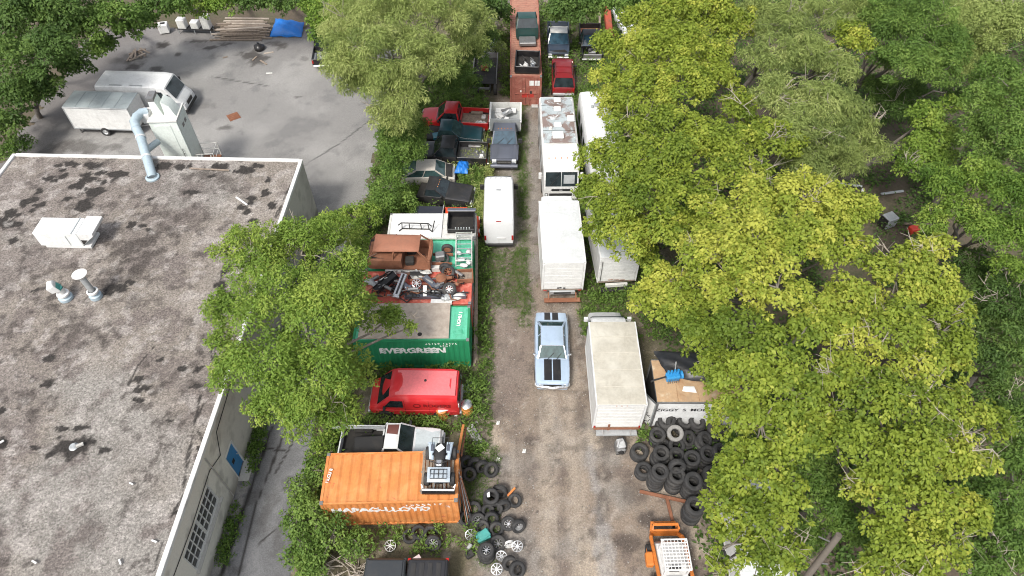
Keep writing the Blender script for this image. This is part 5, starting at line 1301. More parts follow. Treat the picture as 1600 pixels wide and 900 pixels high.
# cage and bed on the white container
c = thing('roof_rack', 'black tubular rack frame lying on the white container roof', 'rack', (-5.7, 28.5, Z0 + .05), R(-2))
for z in (0.03, .5): MB().tube([(-.95, 0, z), (-.8, .2, z), (.8, .2, z), (1.0, 0, z)], .035, 6).build('rail', M['black_dull'], c)
for x in (-.8, -.35, .35, .8): MB().bar((x, .2, 0), (x * .95, .2, .52), .05).build('upright', M['black_dull'], c)
MB().bar((1.0, 0, 0), (1.15, .35, .6), .05).build('brace', M['black_dull'], c)
c = thing('truck_bed', 'black pickup bed with open top on the right end of the white container', 'truck bed', (-2.95, 29.1, Z0 + .03), R(0))
MB().span((-.85, -.7, .0), (.75, .7, .06)).build('floor', M['under'], c)
for (a, b2) in (((-.85, .6, .06), (.75, .7, .5)), ((-.85, -.7, .06), (.75, -.62, .32)), ((-.85, -.6, .06), (-.77, .6, .5)), ((.67, -.6, .06), (.75, .6, .5))):
    MB().span(a, b2).build('bed_wall', M['black'], c, bevel=.02)
MB().span((-.9, .62, .5), (.8, .85, .56)).build('bed_cap', M['greyblue'], c, bevel=.02)
for k in range(6): MB().box((-.35 + .16 * k, -.66, .36), (.06, .1, .1)).build('tooth', M['galv'], c)
c = thing('metal_shelf', 'white metal shelving frame with white sacks at the right edge of the containers', 'shelf', (-2.75, 26.9, Z0 + .02), R(2))
for (x, y) in ((-.45, -1.1), (.45, -1.1), (-.45, 1.1), (.45, 1.1)): MB().bar((x, y, 0), (x, y, .5), .05).build('post', M['white_old'], c)
for z in (.1, .48):
    MB().tube([(-.45, -1.1, z), (.45, -1.1, z), (.45, 1.1, z), (-.45, 1.1, z), (-.45, -1.1, z)], .028, 5).build('frame', M['white_old'], c)
for k in range(6): MB().bar((-.45, -.9 + .36 * k, .48), (.45, -.9 + .36 * k, .48), .04).build('cross_bar', M['galv'], c)
for k, (x, y, a) in enumerate(((-.3, .4, .5), (.28, .5, -.2), (-.15, -.1, 1.2), (.3, -.3, .1), (.05, -.55, .8))):
    s_ = MB().loft([[(math.cos(t) * r, math.sin(t) * r * .8, z) for t in np.linspace(0, 2 * PI, 11)[:-1]] for (r, z) in ((.06, -.28), (.14, -.2), (.15, .1), (.09, .25), (.03, .3))]).build('white_sack', M['white'], smooth=60)
    s_.location = Vector((-2.75 + x, 26.2 + y, Z0 + .28))
    s_.rotation_euler = (R(62), .2, a)
    tag(s_, ('plump white sack at the back left of the shelf on the containers', 'upright white sack at the right of the shelf on the containers', 'white sack lying across the shelf on the containers', 'small white sack on the right of the shelf frame', 'frontmost white sack on the container shelf')[k], 'sack', 'sacks on the container shelf')
# long pale boards and the scrap heap on the red container
def scrap(name, lab, cat, a, b, w_, h_, m_, z=Z0, zb=None, extra=None):
    p, q = at(*a, z), at(*b, z if zb is None else zb)
    r_ = thing(name, lab, cat, p)
    MB().bar((0, 0, 0), q - p, w_, h_).build('bar', M[m_], r_, bevel=min(w_, h_) * .2)
    dv = (q - p)
    if extra == 'ridges':
        sd = Vector((-dv.y, dv.x, 0)).normalized()
        for k in (-.28, 0, .28): MB().bar(sd * w_ * k + Vector((0, 0, h_ * .5 + .01)), sd * w_ * k + dv * .8 + Vector((0, 0, h_ * .5 + .01)), .03, .03).build('ridge', M['steel'], r_)
    elif extra == 'cap':
        MB().bar(dv * .97, dv * 1.03, w_ * 1.2, h_ * 1.2).build('end_cap', M['chrome'], r_)
        MB().bar(dv * .05 + Vector((0, 0, h_ * .5)), dv * .9 + Vector((0, 0, h_ * .5)), w_ * .3, .03).build('trim', M['black'], r_)
    elif extra == 'flange':
        for s in (-1, 1):
            sd = Vector((-dv.y, dv.x, 0)).normalized() * w_ * .5 * s
            MB().bar(sd, sd + dv, .02, h_ * 2.2).build('flange', M[m_], r_)
    return r_
scrap('ribbed_sheet', 'long white ribbed panel lying below the rusty wagon', 'panel', (598, 415), (690, 415), .34, .1, 'white_old', Z0 + .1, extra='ridges')
scrap('ribbed_sheet', 'second long white panel nearest the scrap heap', 'panel', (602, 424), (668, 425), .16, .08, 'white', Z0 + .08, extra='flange')
scrap('metal_box', 'pale square end box beside the long white panels', 'box', (675, 417), (688, 417), .5, .16, 'pale', Z0 + .12, extra='flange')
scrap('chrome_bumper', 'long chrome bumper lying diagonally over the scrap heap', 'bumper', (632, 428), (618, 464), .36, .14, 'chrome', Z0 + .6, Z0 + .35, 'cap')
scrap('black_fender', 'curved black fender panel in the scrap heap', 'car part', (586, 455), (618, 428), .4, .12, 'black', Z0 + .2, Z0 + .55, 'flange')
scrap('black_bar', 'thin black bar crossing the left of the scrap heap', 'bar', (590, 440), (625, 434), .1, .08, 'black_dull', Z0 + .35)
scrap('hood_panel', 'dark slanted hood strip behind the chrome bumper', 'car part', (640, 427), (668, 428), .25, .08, 'black_dull', Z0 + .5, Z0 + .3)
scrap('white_strip', 'white trim piece at the far left of the scrap heap', 'trim', (584, 442), (610, 436), .14, .06, 'white', Z0 + .25)
scrap('leaf_spring', 'dark blue-grey channel slanting across the scrap heap', 'channel', (663, 432), (683, 452), .3, .08, 'greyblue', Z0 + .5, Z0 + .3, 'flange')
scrap('drive_shaft', 'pale steel shaft lying in the middle of the scrap heap', 'shaft', (640, 454), (696, 455), .14, .12, 'galv', Z0 + .18, extra='cap')
scrap('steel_channel', 'long dark steel channel along the front of the scrap heap', 'channel', (632, 464), (728, 463), .16, .1, 'greyblue', Z0 + .1, extra='flange')
scrap('steel_channel', 'upper dark steel channel in front of the alloy wheel', 'channel', (650, 459), (732, 457), .1, .08, 'black_dull', Z0 + .12)
scrap('white_board', 'short white board standing across the scrap heap', 'board', (664, 446), (664, 463), .2, .04, 'white', Z0 + .45, Z0 + .2)
scrap('white_sheet', 'white sheet at the front edge of the red container roof', 'sheet', (673, 471), (706, 472), .34, .03, 'white', Z0 + .08)
scrap('blue_strip', 'short blue strip on the steel channel', 'strip', (695, 462), (708, 462), .12, .03, mat('blue_strip_paint', (.06, .2, .42), .5).name and 'greyblue', Z0 + .2)
scrap('axle', 'rusty axle with round housing right of the chrome bumper', 'axle', (640, 438), (668, 436), .12, .12, 'rust', Z0 + .3)
g_ = thing('gear_housing', 'round red-brown gear housing in the scrap heap', 'gearbox', at(690, 440, Z0 + .1))
MB().lathe([(0, .5), (.2, .48), (.32, .36), (.34, .1), (.2, 0)], 16).build('housing', M['rust'], g_, smooth=40)
MB().cyl((0, 0, .25), (.6, .05, .3), .1).build('shaft_tube', M['rust'], g_)
w_ = thing('wooden_crate', 'brown wooden crate frame at the right end of the scrap heap', 'crate', at(727, 434, Z0 + .02), R(4))
for (a, b2) in (((-.45, -.4, 0), (-.38, .4, .3)), ((.38, -.4, 0), (.45, .4, .3)), ((-.38, -.4, 0), (.38, -.33, .3)), ((-.38, .33, 0), (.38, .4, .3))): MB().span(a, b2).build('board', M['rust'], w_)
MB().span((-.38, -.33, .05), (.38, .33, .09)).build('panel', M['wood'], w_)
ORD_ = ('first', 'second', 'third', 'fourth', 'fifth', 'sixth', 'seventh', 'eighth', 'ninth', 'tenth')
HEAP = (('bent_pipe', 'bent rusty pipe tangled in the scrap heap', 'pipe', 'rust'), ('dark_frame', 'dark tubular frame tangled in the scrap heap', 'frame', 'black_dull'), ('crumpled_sheet', 'crumpled grey sheet metal in the scrap heap', 'sheet', 'galv'), ('exhaust_silencer', 'dull exhaust silencer in the scrap heap', 'exhaust', 'steel'), ('weather_strip', 'curved black trim strip in the scrap heap', 'trim', 'black'), ('rusty_bracket', 'rusty bracket in the scrap heap', 'bracket', 'rust'))
hr = random.Random(21)
for k in range(60):
    nm, lab, cat_, m_ = HEAP[k % 6]
    hx_ = 588 + 14 * (k // 6) + hr.uniform(-6, 6)
    o = thing(nm, ORD_[k // 6] + ' ' + lab.replace(' in the scrap', ', from the left, in the scrap').replace(' tangled,', ','), cat_, at(hx_, hr.uniform(428, 467), Z0 + hr.uniform(.03, .32)), hr.uniform(-.7, .7) + (PI if k % 2 else 0), group='scrap heap pieces: ' + nm.replace('_', ' '))
    l_ = hr.uniform(.5, 1.3)
    if cat_ == 'pipe': MB().tube([(-l_ / 2, 0, 0), (-l_ * .2, .12, .08), (l_ * .2, -.08, .1), (l_ / 2, .1, .02)], .035, 6).build('pipe', M[m_], o, smooth=50)
    elif cat_ == 'frame':
        for (a, b2) in (((-l_ / 2, -.2, 0), (l_ / 2, -.2, .1)), ((-l_ / 2, .2, .05), (l_ / 2, .2, .12)), ((-l_ / 2, -.2, 0), (-l_ / 2, .2, .05)), ((l_ / 2, -.2, .1), (l_ / 2, .2, .12)), ((0, -.2, .05), (0, .2, .08))): MB().bar(a, b2, .05).build('bar', M[m_], o)
    elif cat_ == 'sheet': MB().panel([(-l_ / 2, -.18, 0), (l_ / 2, -.2, .05), (l_ / 2, .2, .1), (-l_ / 2, .15, 0)], .1, .015, 8, 5, lambda a, b: .06 * math.sin(a * 9 + b * 4 + k)).build('sheet', M[('galv', 'white_old', 'black', 'greyblue')[k // 6 % 4]], o, smooth=40)
    elif cat_ == 'exhaust':
        MB().cyl((-.3, 0, .08), (.25, 0, .1), .1, n=12).build('can', M[m_], o, smooth=40)
        MB().tube([(.25, 0, .1), (.6, .1, .1), (.9, 0, .05)], .03, 6).build('pipe', M[m_], o)
    elif cat_ == 'trim': MB().tube([(math.cos(t) * l_ * .6, math.sin(t) * l_ * .4, .1 + .1 * math.sin(t * 2)) for t in np.linspace(.3, 2.4, 8)], .03, 5).build('strip', M[m_], o)
    else:
        MB().box((0, 0, .05), (.35, .16, .12), .3).build('plate', M[m_], o, bevel=.02)
        MB().bar((0, 0, .08), (.4, .15, .22), .06).build('prong', M[('rust', 'steel')[k % 2]], o)
bt = MB().panel([(-2.35, -1.15, 0), (2.35, -1.15, 0), (2.35, 1.15, 0), (-2.35, 1.15, 0)], .03, .07, 10, 6).build('tan_board', M['plywood'], smooth=50)
bt.location, bt.rotation_euler = (-5.65, 21.93, Z0 + .12), (0, 0, R(.6))
tag(bt, 'large tan plywood board covering the green container roof', 'board')
for (x, y) in ((.85, -.95),): MB().lathe([(0, .01), (.12, .01), (.12, 0)], 12, c=(x, y, .04)).build('knot_hole', M['under'], bt)
for k in range(3):
    f_ = MB().bar((-2.08 + .07 * k, 20.8 + .2 * k, .02), (-2.12 + .03 * k, 29.0 - .3 * k, 2.3 - .2 * k), .07, .07).build('timber_pole', M['wood'])
    tag(f_, ('longest grey timber pole leaning along the container ends', 'middle grey timber pole leaning along the container ends', 'shortest grey timber pole leaning along the container ends')[k], 'pole')

# ATV with plough on the orange container
c = thing('quad_bike', 'black and pale blue quad bike with plough blade on the orange container', 'quad bike', at(689, 733, Z0) + Vector((0, 0, .04)), R(-90))
atv = mat('pale_blue_plastic', (.44, .52, .60), .35, grime=.15)
body(c, [(-.95, .62, .22), (-.6, .78, .26), (0, .80, .24), (.4, .72, .22), (.85, .6, .2)], M['black_dull'], .25, 'frame', sh=.1)
MB().loft([ring(x, z, h, .7, .03, .08) for (x, z, h) in ((-.75, .84, .2), (-.5, .9, .24), (-.1, .92, .22), (.12, .86, .16))]).build('seat', M['black_dull'], c, smooth=50)
for s in (-1, 1):
    MB().panel([(-.95, s * .42 - .15, .74), (-.1, s * .36 - .1, .8), (-.1, s * .36 + .1, .72), (-.95, s * .42 + .15, .7)][::1], .08, .03, 6, 6).build('rear_fender', atv, c, smooth=50)
    MB().box((-.62, s * .36, .84), (.3, .12, .03)).build('fender_decal', M['greyblue'], c)
    MB().box((-.3, s * .3, .86), (.12, .06, .02)).build('fender_decal', M['black'], c)
    wheel(c, -.62, s * .56, .3, .26, 'black_dull')
    wheel(c, .62, s * .56, .29, .24, 'black_dull')
MB().panel([(.3, -.5, .82), (.95, -.5, .7), (.95, .5, .7), (.3, .5, .82)], .06, .03, 6, 8).build('front_fender', mat('grey_blue_plastic', (.36, .42, .48), .4, grime=.25), c, smooth=50)
MB().box((.15, 0, .93), (.3, .3, .16)).build('tank', M['chrome'], c, bevel=.05)
MB().tube([(.12, -.42, 1.08), (.2, -.2, 1.1), (.26, 0, 1.02), (.2, .2, 1.1), (.12, .42, 1.08)], .02, 6).build('handlebar', M['black_dull'], c)
rk = MB().tube([(.45, -.36, .9), (.85, -.36, .86), (.85, .36, .86), (.45, .36, .9), (.45, -.36, .9)], .018, 5).build('front_rack', M['black_dull'], c)
for y in (-.2, 0, .2): MB().bar((.45, y, .9), (.85, y, .86), .025).build('rack_bar', M['black_dull'], rk)
MB().bar((.65, -.36, .88), (.65, .36, .88), .025).build('rack_bar', M['black_dull'], rk)
rk = MB().tube([(-.7, -.36, .95), (-1.05, -.36, .95), (-1.05, .36, .95), (-.7, .36, .95)], .018, 5).build('rear_rack', M['black_dull'], c)
MB().box((-.55, 0, .96), (.28, .34, .02), .7).build('paper', M['white'], c)
pl = MB().loft([[(1.2 + dx, y, z) for (dx, z) in ((0, .02), (.1, .2), (.08, .42), (0, .52), (-.03, .5), (.04, .4), (.06, .2), (-.03, .04))] for y in (-.72, .72)]).build('plough_blade', M['black'], c, smooth=40)
MB().tube([(1.14, -.66, .56), (1.0, -.74, .58), (1.22, -.7, .54), (1.24, .7, .54), (1.0, .74, .58), (1.14, .66, .56)], .045, 6).build('blade_edge', M['white'], pl)
MB().bar((.8, -.2, .3), (1.2, -.25, .25), .06).build('plough_arm', M['steel'], c)
MB().bar((.8, .2, .3), (1.2, .25, .25), .06).build('plough_arm', M['steel'], c)
pt = thing('pallet', 'grey weathered pallet under the quad bike', 'pallet', at(683, 737, Z0) + Vector((0, 0, .0)), R(1))
for k in range(9): MB().box((-.62 + .165 * k, 0, .03), (.12, 2.1, .03)).build('slat', M['wood'], pt)
for y in (-.9, 0, .9): MB().box((.03, y, .008), (1.5, .1, .014)).build('bearer', M['wood'], pt)

# ------------------------------------------------------------------ parts on the long container
c = thing('truck_cab_shell', 'cut-off dark green pickup cab standing on the long rusty container', 'truck cab', at(823, 60, Z0) + Vector((0, .4, .03)), R(-88))
dg_ = car_paint('dark_green_paint', (0.012, 0.05, 0.045), .35, grime=.3)
body(c, [(-.9, .95, .85), (.5, .95, .88), (.62, .9, .86)], dg_, .05, sh=.07)
cabin(c, dg_, (-.9, -.75, .2, .6), .95, 1.55, .8, .68, (), 'glass', .06)
MB().box((1.2, 0, .2), (1.0, 1.3, .3)).build('front_clip', M['steel'], c, bevel=.05)
c = thing('truck_bed', 'black pickup bed loaded with white and grey junk on the long rusty container', 'truck bed', at(824, 104, Z0) + Vector((0, .1, .03)), R(-93))
MB().span((-1.1, -.9, .05), (1.1, .9, .1)).build('floor', M['under'], c)
for (a, b2) in (((-1.1, .82, .1), (1.1, .92, .62)), ((-1.1, -.92, .1), (1.1, -.82, .62)), ((-1.1, -.82, .1), (-1.02, .82, .6)), ((1.02, -.82, .1), (1.1, .82, .6))): MB().span(a, b2).build('bed_wall', M['black'], c, bevel=.03)
for k, (x, y, s_, m_) in enumerate(((-.3, .3, .5, 'steel'), (.3, -.1, .45, 'white'), (.1, .45, .5, 'galv'), (-.5, -.3, .4, 'black_dull'), (.6, -.45, .35, 'white'), (.5, .4, .4, 'greyblue'))):
    j = thing('junk_piece', ('grey metal lump in the junk-filled bed', 'bright white bundle in the junk-filled bed', 'galvanised offcut in the junk-filled bed', 'black plastic piece in the junk-filled bed', 'small white scrap in the corner of the junk-filled bed', 'blue-grey panel in the junk-filled bed')[k], 'junk', (0, 0, 0), group='junk in the bed on the container')
    j.matrix_world = c.matrix_basis @ Matrix.Identity(4)
    MB().box((x, y, .22), (s_, s_ * .5, .2), k * 1.1, taper=.7).build('piece', M[m_], j, bevel=.04)
    MB().bar((x - .2, y - .1, .35), (x + .25, y + .15, .42), .06).build('rod', M[m_], j)

# ------------------------------------------------------------------ white pickup behind the orange container, black pair below
wp = car_paint('weathered_white_paint', (0.62, 0.64, 0.65), .45, grime=.2)
c = thing('pickup_truck', 'white pickup with rust patch on its roof behind the orange container', 'pickup', (-5.95, 15.75, 0), R(-1))
pickup(c, wp, 5.0, 1.8, cabx=(-.3, 1.05), ztop=1.68, hood_paint=mat('pale_blue_grey_hood', (.47, .53, .55), .45, grime=.25), bedfloor=M['under'], roof_paint=mat('white_rust_roof', (.66, .67, .66), .45, grime=.1))
MB().panel([(-.12, .1, 1.735), (.42, .05, 1.735), (.45, .6, 1.71), (-.1, .58, 1.71)], .025, .03, 6, 6).build('rust_patch', mat('dark_rust_patch', (.13, .045, .035), .7, grime=.2), c, smooth=50)
t_ = MB().box((-6.95, 15.45, 1.0), (1.5, 1.1, .5), .05).build('tonneau_box', M['black_dull'], bevel=.08)
tag(t_, 'black tool box sitting in the white pickup bed', 'box')
b_ = MB().bar((-8.9, 16.5, 1.1), (-6.3, 16.45, 1.15), .12, .05).build('pale_plank', M['galv'])
tag(b_, 'long pale plank lying along the white pickup bed', 'plank')
for (x, lab, paint, lm) in ((-5.45, 'dark grey pickup at the bottom edge with bare rear window', 'dusty_slate_paint', False), (-3.62, 'black car at the bottom edge with red tail lights and ribbed lid', 'black_lid_paint', True)):
    c = thing('pickup_truck' if not lm else 'black_car', lab, 'pickup' if not lm else 'car', (x, 7.75, 0), R(-90))
    pp = car_paint(paint, (0.028, 0.032, 0.036) if not lm else (.016, .016, .018), .4, grime=.2)
    body(c, [(-2.3, 1.35, .85), (-2.2, 1.46, .9), (-1.0, 1.5, .93), (.6, 1.5, .93), (1.4, 1.1, .92), (2.4, .9, .88)], pp, .35, sh=.12)
    MB().panel([(-2.15, -.74, 1.53), (.3, -.74, 1.54), (.3, .74, 1.54), (-2.15, .74, 1.53)], .03, .03, 6, 6).build('lid', pp, c, smooth=50)
    if lm:
        for k in range(4): MB().panel([(-2.05, -.6 + .36 * k - .1, 1.57), (.2, -.6 + .36 * k - .1, 1.58), (.2, -.6 + .36 * k + .1, 1.58), (-2.05, -.6 + .36 * k + .1, 1.57)], .02, .03, 4, 3).build('lid_rib', M['black_dull'], c, smooth=50)
    for s in (-1, 1):
        lamp(c, (-2.25, s * .82, 1.32), (.12, .14, .16), 'lamp_red' if lm else 'black_dull', 'tail_light')
        q = [(-1.6, s * .93, 1.1), (.4, s * .935, 1.1), (.3, s * .91, 1.42), (-1.6, s * .9, 1.42)]
        MB().slab(q, .01).build('side_window', M['glass'], c)
    wheels(c, 1.5, -1.4, .92, .35, .23, 'alloy')
pc = MB().box(at(650, 876, 1.3), (.5, .35, .03), .6).build('torn_card', mat('pale_pink_card', (.55, .45, .44), .8), bevel=.01)
tag(pc, 'pale pink torn card between the two black cars', 'card')

# ------------------------------------------------------------------ lettered white box body by the tyre heap
M['tanrust'] = mat('rusty_tan_box_roof', (0.43, 0.29, 0.17), 0.8, grime=.3, patches=(((0.33, 0.17, 0.08), .9, .48, .68), ((0.50, 0.40, 0.28), 2.0, .55, .7)))
c = thing('truck_box', 'white truck box body with black lettering and rusty tan roof under the maple', 'truck box', (9.55, 18.27, 0), R(0))
cargo_box(c, -2.5, 2.6, 2.5, .25, 2.62, mat('chalk_white_panel', (.70, .71, .71), .5, grime=.2), M['tanrust'], M['steel'], door=False)
MB().span((-2.47, -1.1, .3), (-2.43, 1.1, 2.45)).build('inner_door', M['under'], c)  # near-black sheet stands in for the shaded inside of the open box
M['inkblack'] = mat('black_lettering', (0.015, 0.015, 0.018), .6, grime=0)
part('lettering', text_mesh('ZIGGY  S  MOB', .34, M['inkblack'], .003, .006, 1.1), c, (-1.22, -1.262, 1.92), (R(90), 0, 0))
zb = c
c = MB().span((0, -.02, .3), (1.15, .02, 2.5)).build('door', M['boxwhite'], zb, loc=(7.02 - 9.55, 17.0 - 18.27, 0))
c.rotation_euler = (0, 0, R(128))
c['label'] = 'graffiti-covered white door swung open'
for (a, b2) in (((0, -.035, .3), (.06, .035, 2.5)), ((1.09, -.035, .3), (1.15, .035, 2.5)), ((.06, -.035, .3), (1.09, .035, .36)), ((.06, -.035, 2.44), (1.09, .035, 2.5))): MB().span(a, b2).build('door_rim', M['galv'], c)
gr = random.Random(3)
for k in range(9):
    pts_ = [(.2 + .75 * gr.random(), .026, .5 + 1.3 * gr.random())]
    for q in range(5): pts_.append((min(1.05, max(.1, pts_[-1][0] + gr.uniform(-.25, .25))), .026, min(2.2, max(.4, pts_[-1][2] + gr.uniform(-.3, .3)))))
    MB().tube(pts_, .018, 4).build('graffiti_stroke', M['inkblack'], c)
tarp = MB().panel([(0, 0, 0), (2.6, -.5, 0), (2.9, 1.3, 0), (-.5, 1.5, .05)], .25, .015, 16, 12, lambda a, b: .1 * math.sin(a * 11 + b * 5) * math.sin(b * 9 + a)).build('black_tarpaulin', mat('black_plastic_sheet', (.02, .022, .026), .4, grime=.2), smooth=60)
tarp.location = at(1043, 588, 2.75)
tag(tarp, 'crumpled black plastic sheet on the rusty tan box roof', 'tarpaulin')
c = thing('blue_engine', 'bright blue small engine with pipes lying on the rusty tan box roof', 'engine', at(1050, 592, 2.66), R(10))
bl_ = mat('bright_blue_enamel', (.03, .24, .52), .4, grime=.15)
MB().box((0, 0, .22), (.7, .4, .4)).build('block', bl_, c, bevel=.06)
for k in range(4): MB().cyl((-.25 + .17 * k, .05, .4), (-.25 + .17 * k, .1, .62), .06, n=8).build('cylinder', bl_, c)
MB().lathe([(0, -.05), (.2, -.05), (.22, .05), (0, .05)], 14, Matrix.Rotation(PI / 2, 3, 'Y'), (.42, 0, .28)).build('flywheel', bl_, c)
MB().tube([(-.35, 0, .3), (-.9, .02, .12), (-1.1, 0, .05)], .05, 6).build('exhaust_pipe', M['black_dull'], c)
MB().tube([(.1, .1, .5), (.25, .5, .7), (.3, .6, .1)], .03, 6).build('bent_tube', M['chrome'], c)
for k in range(6): MB().bar((-.3 + .11 * k, -.22, .25), (-.3 + .11 * k, -.26, .02), .03).build('stud', M['steel'], c)
s_ = thing('steel_tripod', 'thin steel rods standing behind the blue engine on the box roof', 'frame', at(1032, 566, 2.66))
for q in ((.5, .05, .3), (.7, .1, .02), (.4, -.1, .25)): MB().bar((0, 0, .1), q, .035).build('rod', M['steel'], s_)
ws = MB().panel([(0, 0, 0), (.7, -.1, 0), (.6, .2, .1), (.1, .25, .05)], .05, .015, 6, 4).build('white_offcut', M['white'], smooth=40)
ws.location = at(1066, 611, 2.66)
tag(ws, 'bent white offcut beside the black sheet on the box roof', 'offcut')

# ------------------------------------------------------------------ skid-steer loader at the bottom edge
M['loader_orange'] = mat('loader_orange', (0.55, 0.17, 0.03), .5, grime=.3, gcol=(.12, .05, .03), patches=((RUST, 2.5, .62, .72),))
c = thing('skid_steer_loader', 'orange and white skid-steer loader with grid cage roof at the bottom edge', 'loader', (7.0, 9.95, 0), R(91))
body(c, [(-1.5, 1.25, .6), (-1.3, 1.35, .62), (-.6, 1.2, .62), (.9, .9, .6), (1.1, .6, .55)], M['white'], .35, 'hull', sh=.1)
for s in (-1, 1):
    for x in (-.75, .65): wheel(c, x, s * .8, .4, .3, 'loader_orange')
    MB().bar((-1.4, s * .72, 1.5), (1.2, s * .72, .8), .14, .2).build('lift_arm', M['loader_orange'], c, bevel=.03)
    MB().bar((1.2, s * .72, .8), (1.55, s * .6, .35), .14, .2).build('lift_arm', M['loader_orange'], c, bevel=.03)
    for x in (-.55, .62): MB().bar((x, s * .5, 1.0), (x, s * .5, 2.05), .06).build('cage_post', M['white'], c)
    for k in range(5): MB().bar((-.55, s * .5, 1.15 + .18 * k), (.62, s * .5, 1.15 + .18 * k), .02).build('cage_bar', M['white'], c)
rf = MB().tube([(-.62, -.55, 2.07), (.68, -.55, 2.07), (.68, .55, 2.07), (-.62, .55, 2.07), (-.62, -.55, 2.07)], .035, 6).build('cage_roof', M['white'], c)
for k in range(10): MB().bar((-.6 + .14 * k, -.53, 2.07), (-.6 + .14 * k, .53, 2.07), .045, .02).build('roof_slat', M['white'], rf)
for k in range(7): MB().bar((-.6, -.45 + .15 * k, 2.085), (.66, -.45 + .15 * k, 2.085), .03, .012).build('roof_bar', M['white'], rf)
MB().box((-.2, 0, 1.0), (.5, .5, .15)).build('seat', M['redp'], c, bevel=.05)
MB().box((-.35, 0, 1.3), (.12, .5, .5)).build('seat_back', M['black_dull'], c, bevel=.05)
MB().box((-.95, .1, 1.42), (.5, .7, .05)).build('engine_lid', M['pale'], c, bevel=.02)
part('lettering', text_mesh('D', .3, M['inkblack'], .003, .005), c, (-1.0, .05, 1.45), (0, 0, R(-90)))
lf = MB().span((1.5, -.62, .15), (1.58, .62, .85)).build('attachment_plate', M['loader_orange'], c, bevel=.02)
MB().tube([(1.55, -.6, .85), (1.75, -.55, .95), (1.75, .55, .95), (1.55, .6, .85)], .07, 6).build('top_tube', M['loader_orange'], lf)
MB().tube([(1.6, -.6, .45), (2.0, -.55, .5), (2.0, .55, .5), (1.6, .6, .45)], .07, 6).build('lower_tube', M['loader_orange'], lf)
for y in (-.35, -.12, .12, .35): MB().bar((1.75, y, .9), (2.0, y, .5), .08).build('strut', M['loader_orange'], lf)
MB().box((.2, .95, .95), (.6, .35, .4)).build('side_tank', M['loader_orange'], c, bevel=.06)
ho = thing('trailer_hitch', 'rusty T-shaped steel hitch bar on the dirt below the tyre heap', 'hitch', at(1040, 785))
MB().bar((-1.2, .5, .12), (1.1, -.05, .12), .14, .1).build('cross_bar', M['rust'], ho)
MB().bar((.05, .2, .12), (.2, -1.2, .1), .14, .1).build('tongue', M['rust'], ho)
MB().cyl((.2, -1.2, 0), (.2, -1.2, .3), .06).build('coupler', M['black_dull'], ho)

# ------------------------------------------------------------------ tyres
TM = {.41: tyre_mesh(.41, .26, .55), .45: tyre_mesh(.45, .28, .55), .31: tyre_mesh(.31, .21, .56), .34: tyre_mesh(.34, .24, .56), .38: tyre_mesh(.38, .27, .56)}
pale_t = mat('dusty_pale_rubber', (.23, .225, .215), .9, grime=.3, bump=.4)
trng = random.Random(11)
def tyre(px, py, z, r=.34, tilt=(0, 0), lab=None, group=None, rim=None, m_=None, style='spoke'):
    p = at(px, py, z)
    me = TM[r]
    if m_:
        me = me.copy()
        me.materials[0] = m_
    o = bpy.data.objects.new('tyre', me)
    COL.objects.link(o)
    o.location = p
    o.rotation_euler = (R(90) + tilt[0], tilt[1], trng.random() * 6.28) if True else None
    o.rotation_mode = 'XYZ'
    o.matrix_world = Matrix.Translation(p) @ Matrix.Rotation(tilt[1], 4, 'Y') @ Matrix.Rotation(tilt[0], 4, 'X') @ Matrix.Rotation(trng.random() * 6, 4, 'Z') @ Matrix.Rotation(R(-90), 4, 'X')
    if rim:
        part('rim', rim_mesh(r * .58, .22, M[rim], style), o)
    return tag(o, lab, 'tyre' if not rim else 'wheel', group)
RP = 'tyres heaped beside the lettered box body'
ORD = ('first', 'second', 'third', 'fourth', 'fifth', 'sixth', 'seventh', 'eighth', 'ninth', 'tenth', 'eleventh', 'twelfth', 'thirteenth', 'fourteenth', 'fifteenth', 'sixteenth', 'seventeenth', 'eighteenth', 'nineteenth', 'twentieth', 'twenty-first', 'twenty-second')
def stack(px, py, n, r, where, top_tilt=(0, 0)):
    """n tyres on one another, the top one seen at (px, py)"""
    h = {.31: .205, .34: .235, .38: .265, .41: .255, .45: .275}[r]
    p = at(px, py, h * (n - .5))
    for k in range(n):
        j = .05 if k else 0
        x, y = p.x + trng.uniform(-j, j), p.y + trng.uniform(-j, j)
        o = bpy.data.objects.new('tyre', TM[r])
        COL.objects.link(o)
        tl = top_tilt if k == n - 1 else (trng.uniform(-.05, .05), trng.uniform(-.05, .05))
        o.matrix_world = Matrix.Translation((x, y, h * (k + .5) + .01 + (.06 if k == n - 1 and top_tilt != (0, 0) else 0))) @ Matrix.Rotation(tl[1], 4, 'Y') @ Matrix.Rotation(tl[0], 4, 'X') @ Matrix.Rotation(trng.random() * 6, 4, 'Z') @ Matrix.Rotation(R(-90), 4, 'X')
        lab = ('topmost' if k == n - 1 else 'bottom' if k == 0 else ORD[n - 1 - k]) + ' black tyre' + ('' if k in (0, n - 1) else ' down') + ' in ' + where
        tag(o, lab, 'tyre', RP)
stack(999, 705, 2, .45, 'the pair at the upper left edge of the heap')
stack(1005, 735, 2, .41, 'the pair at the lower left edge of the heap')
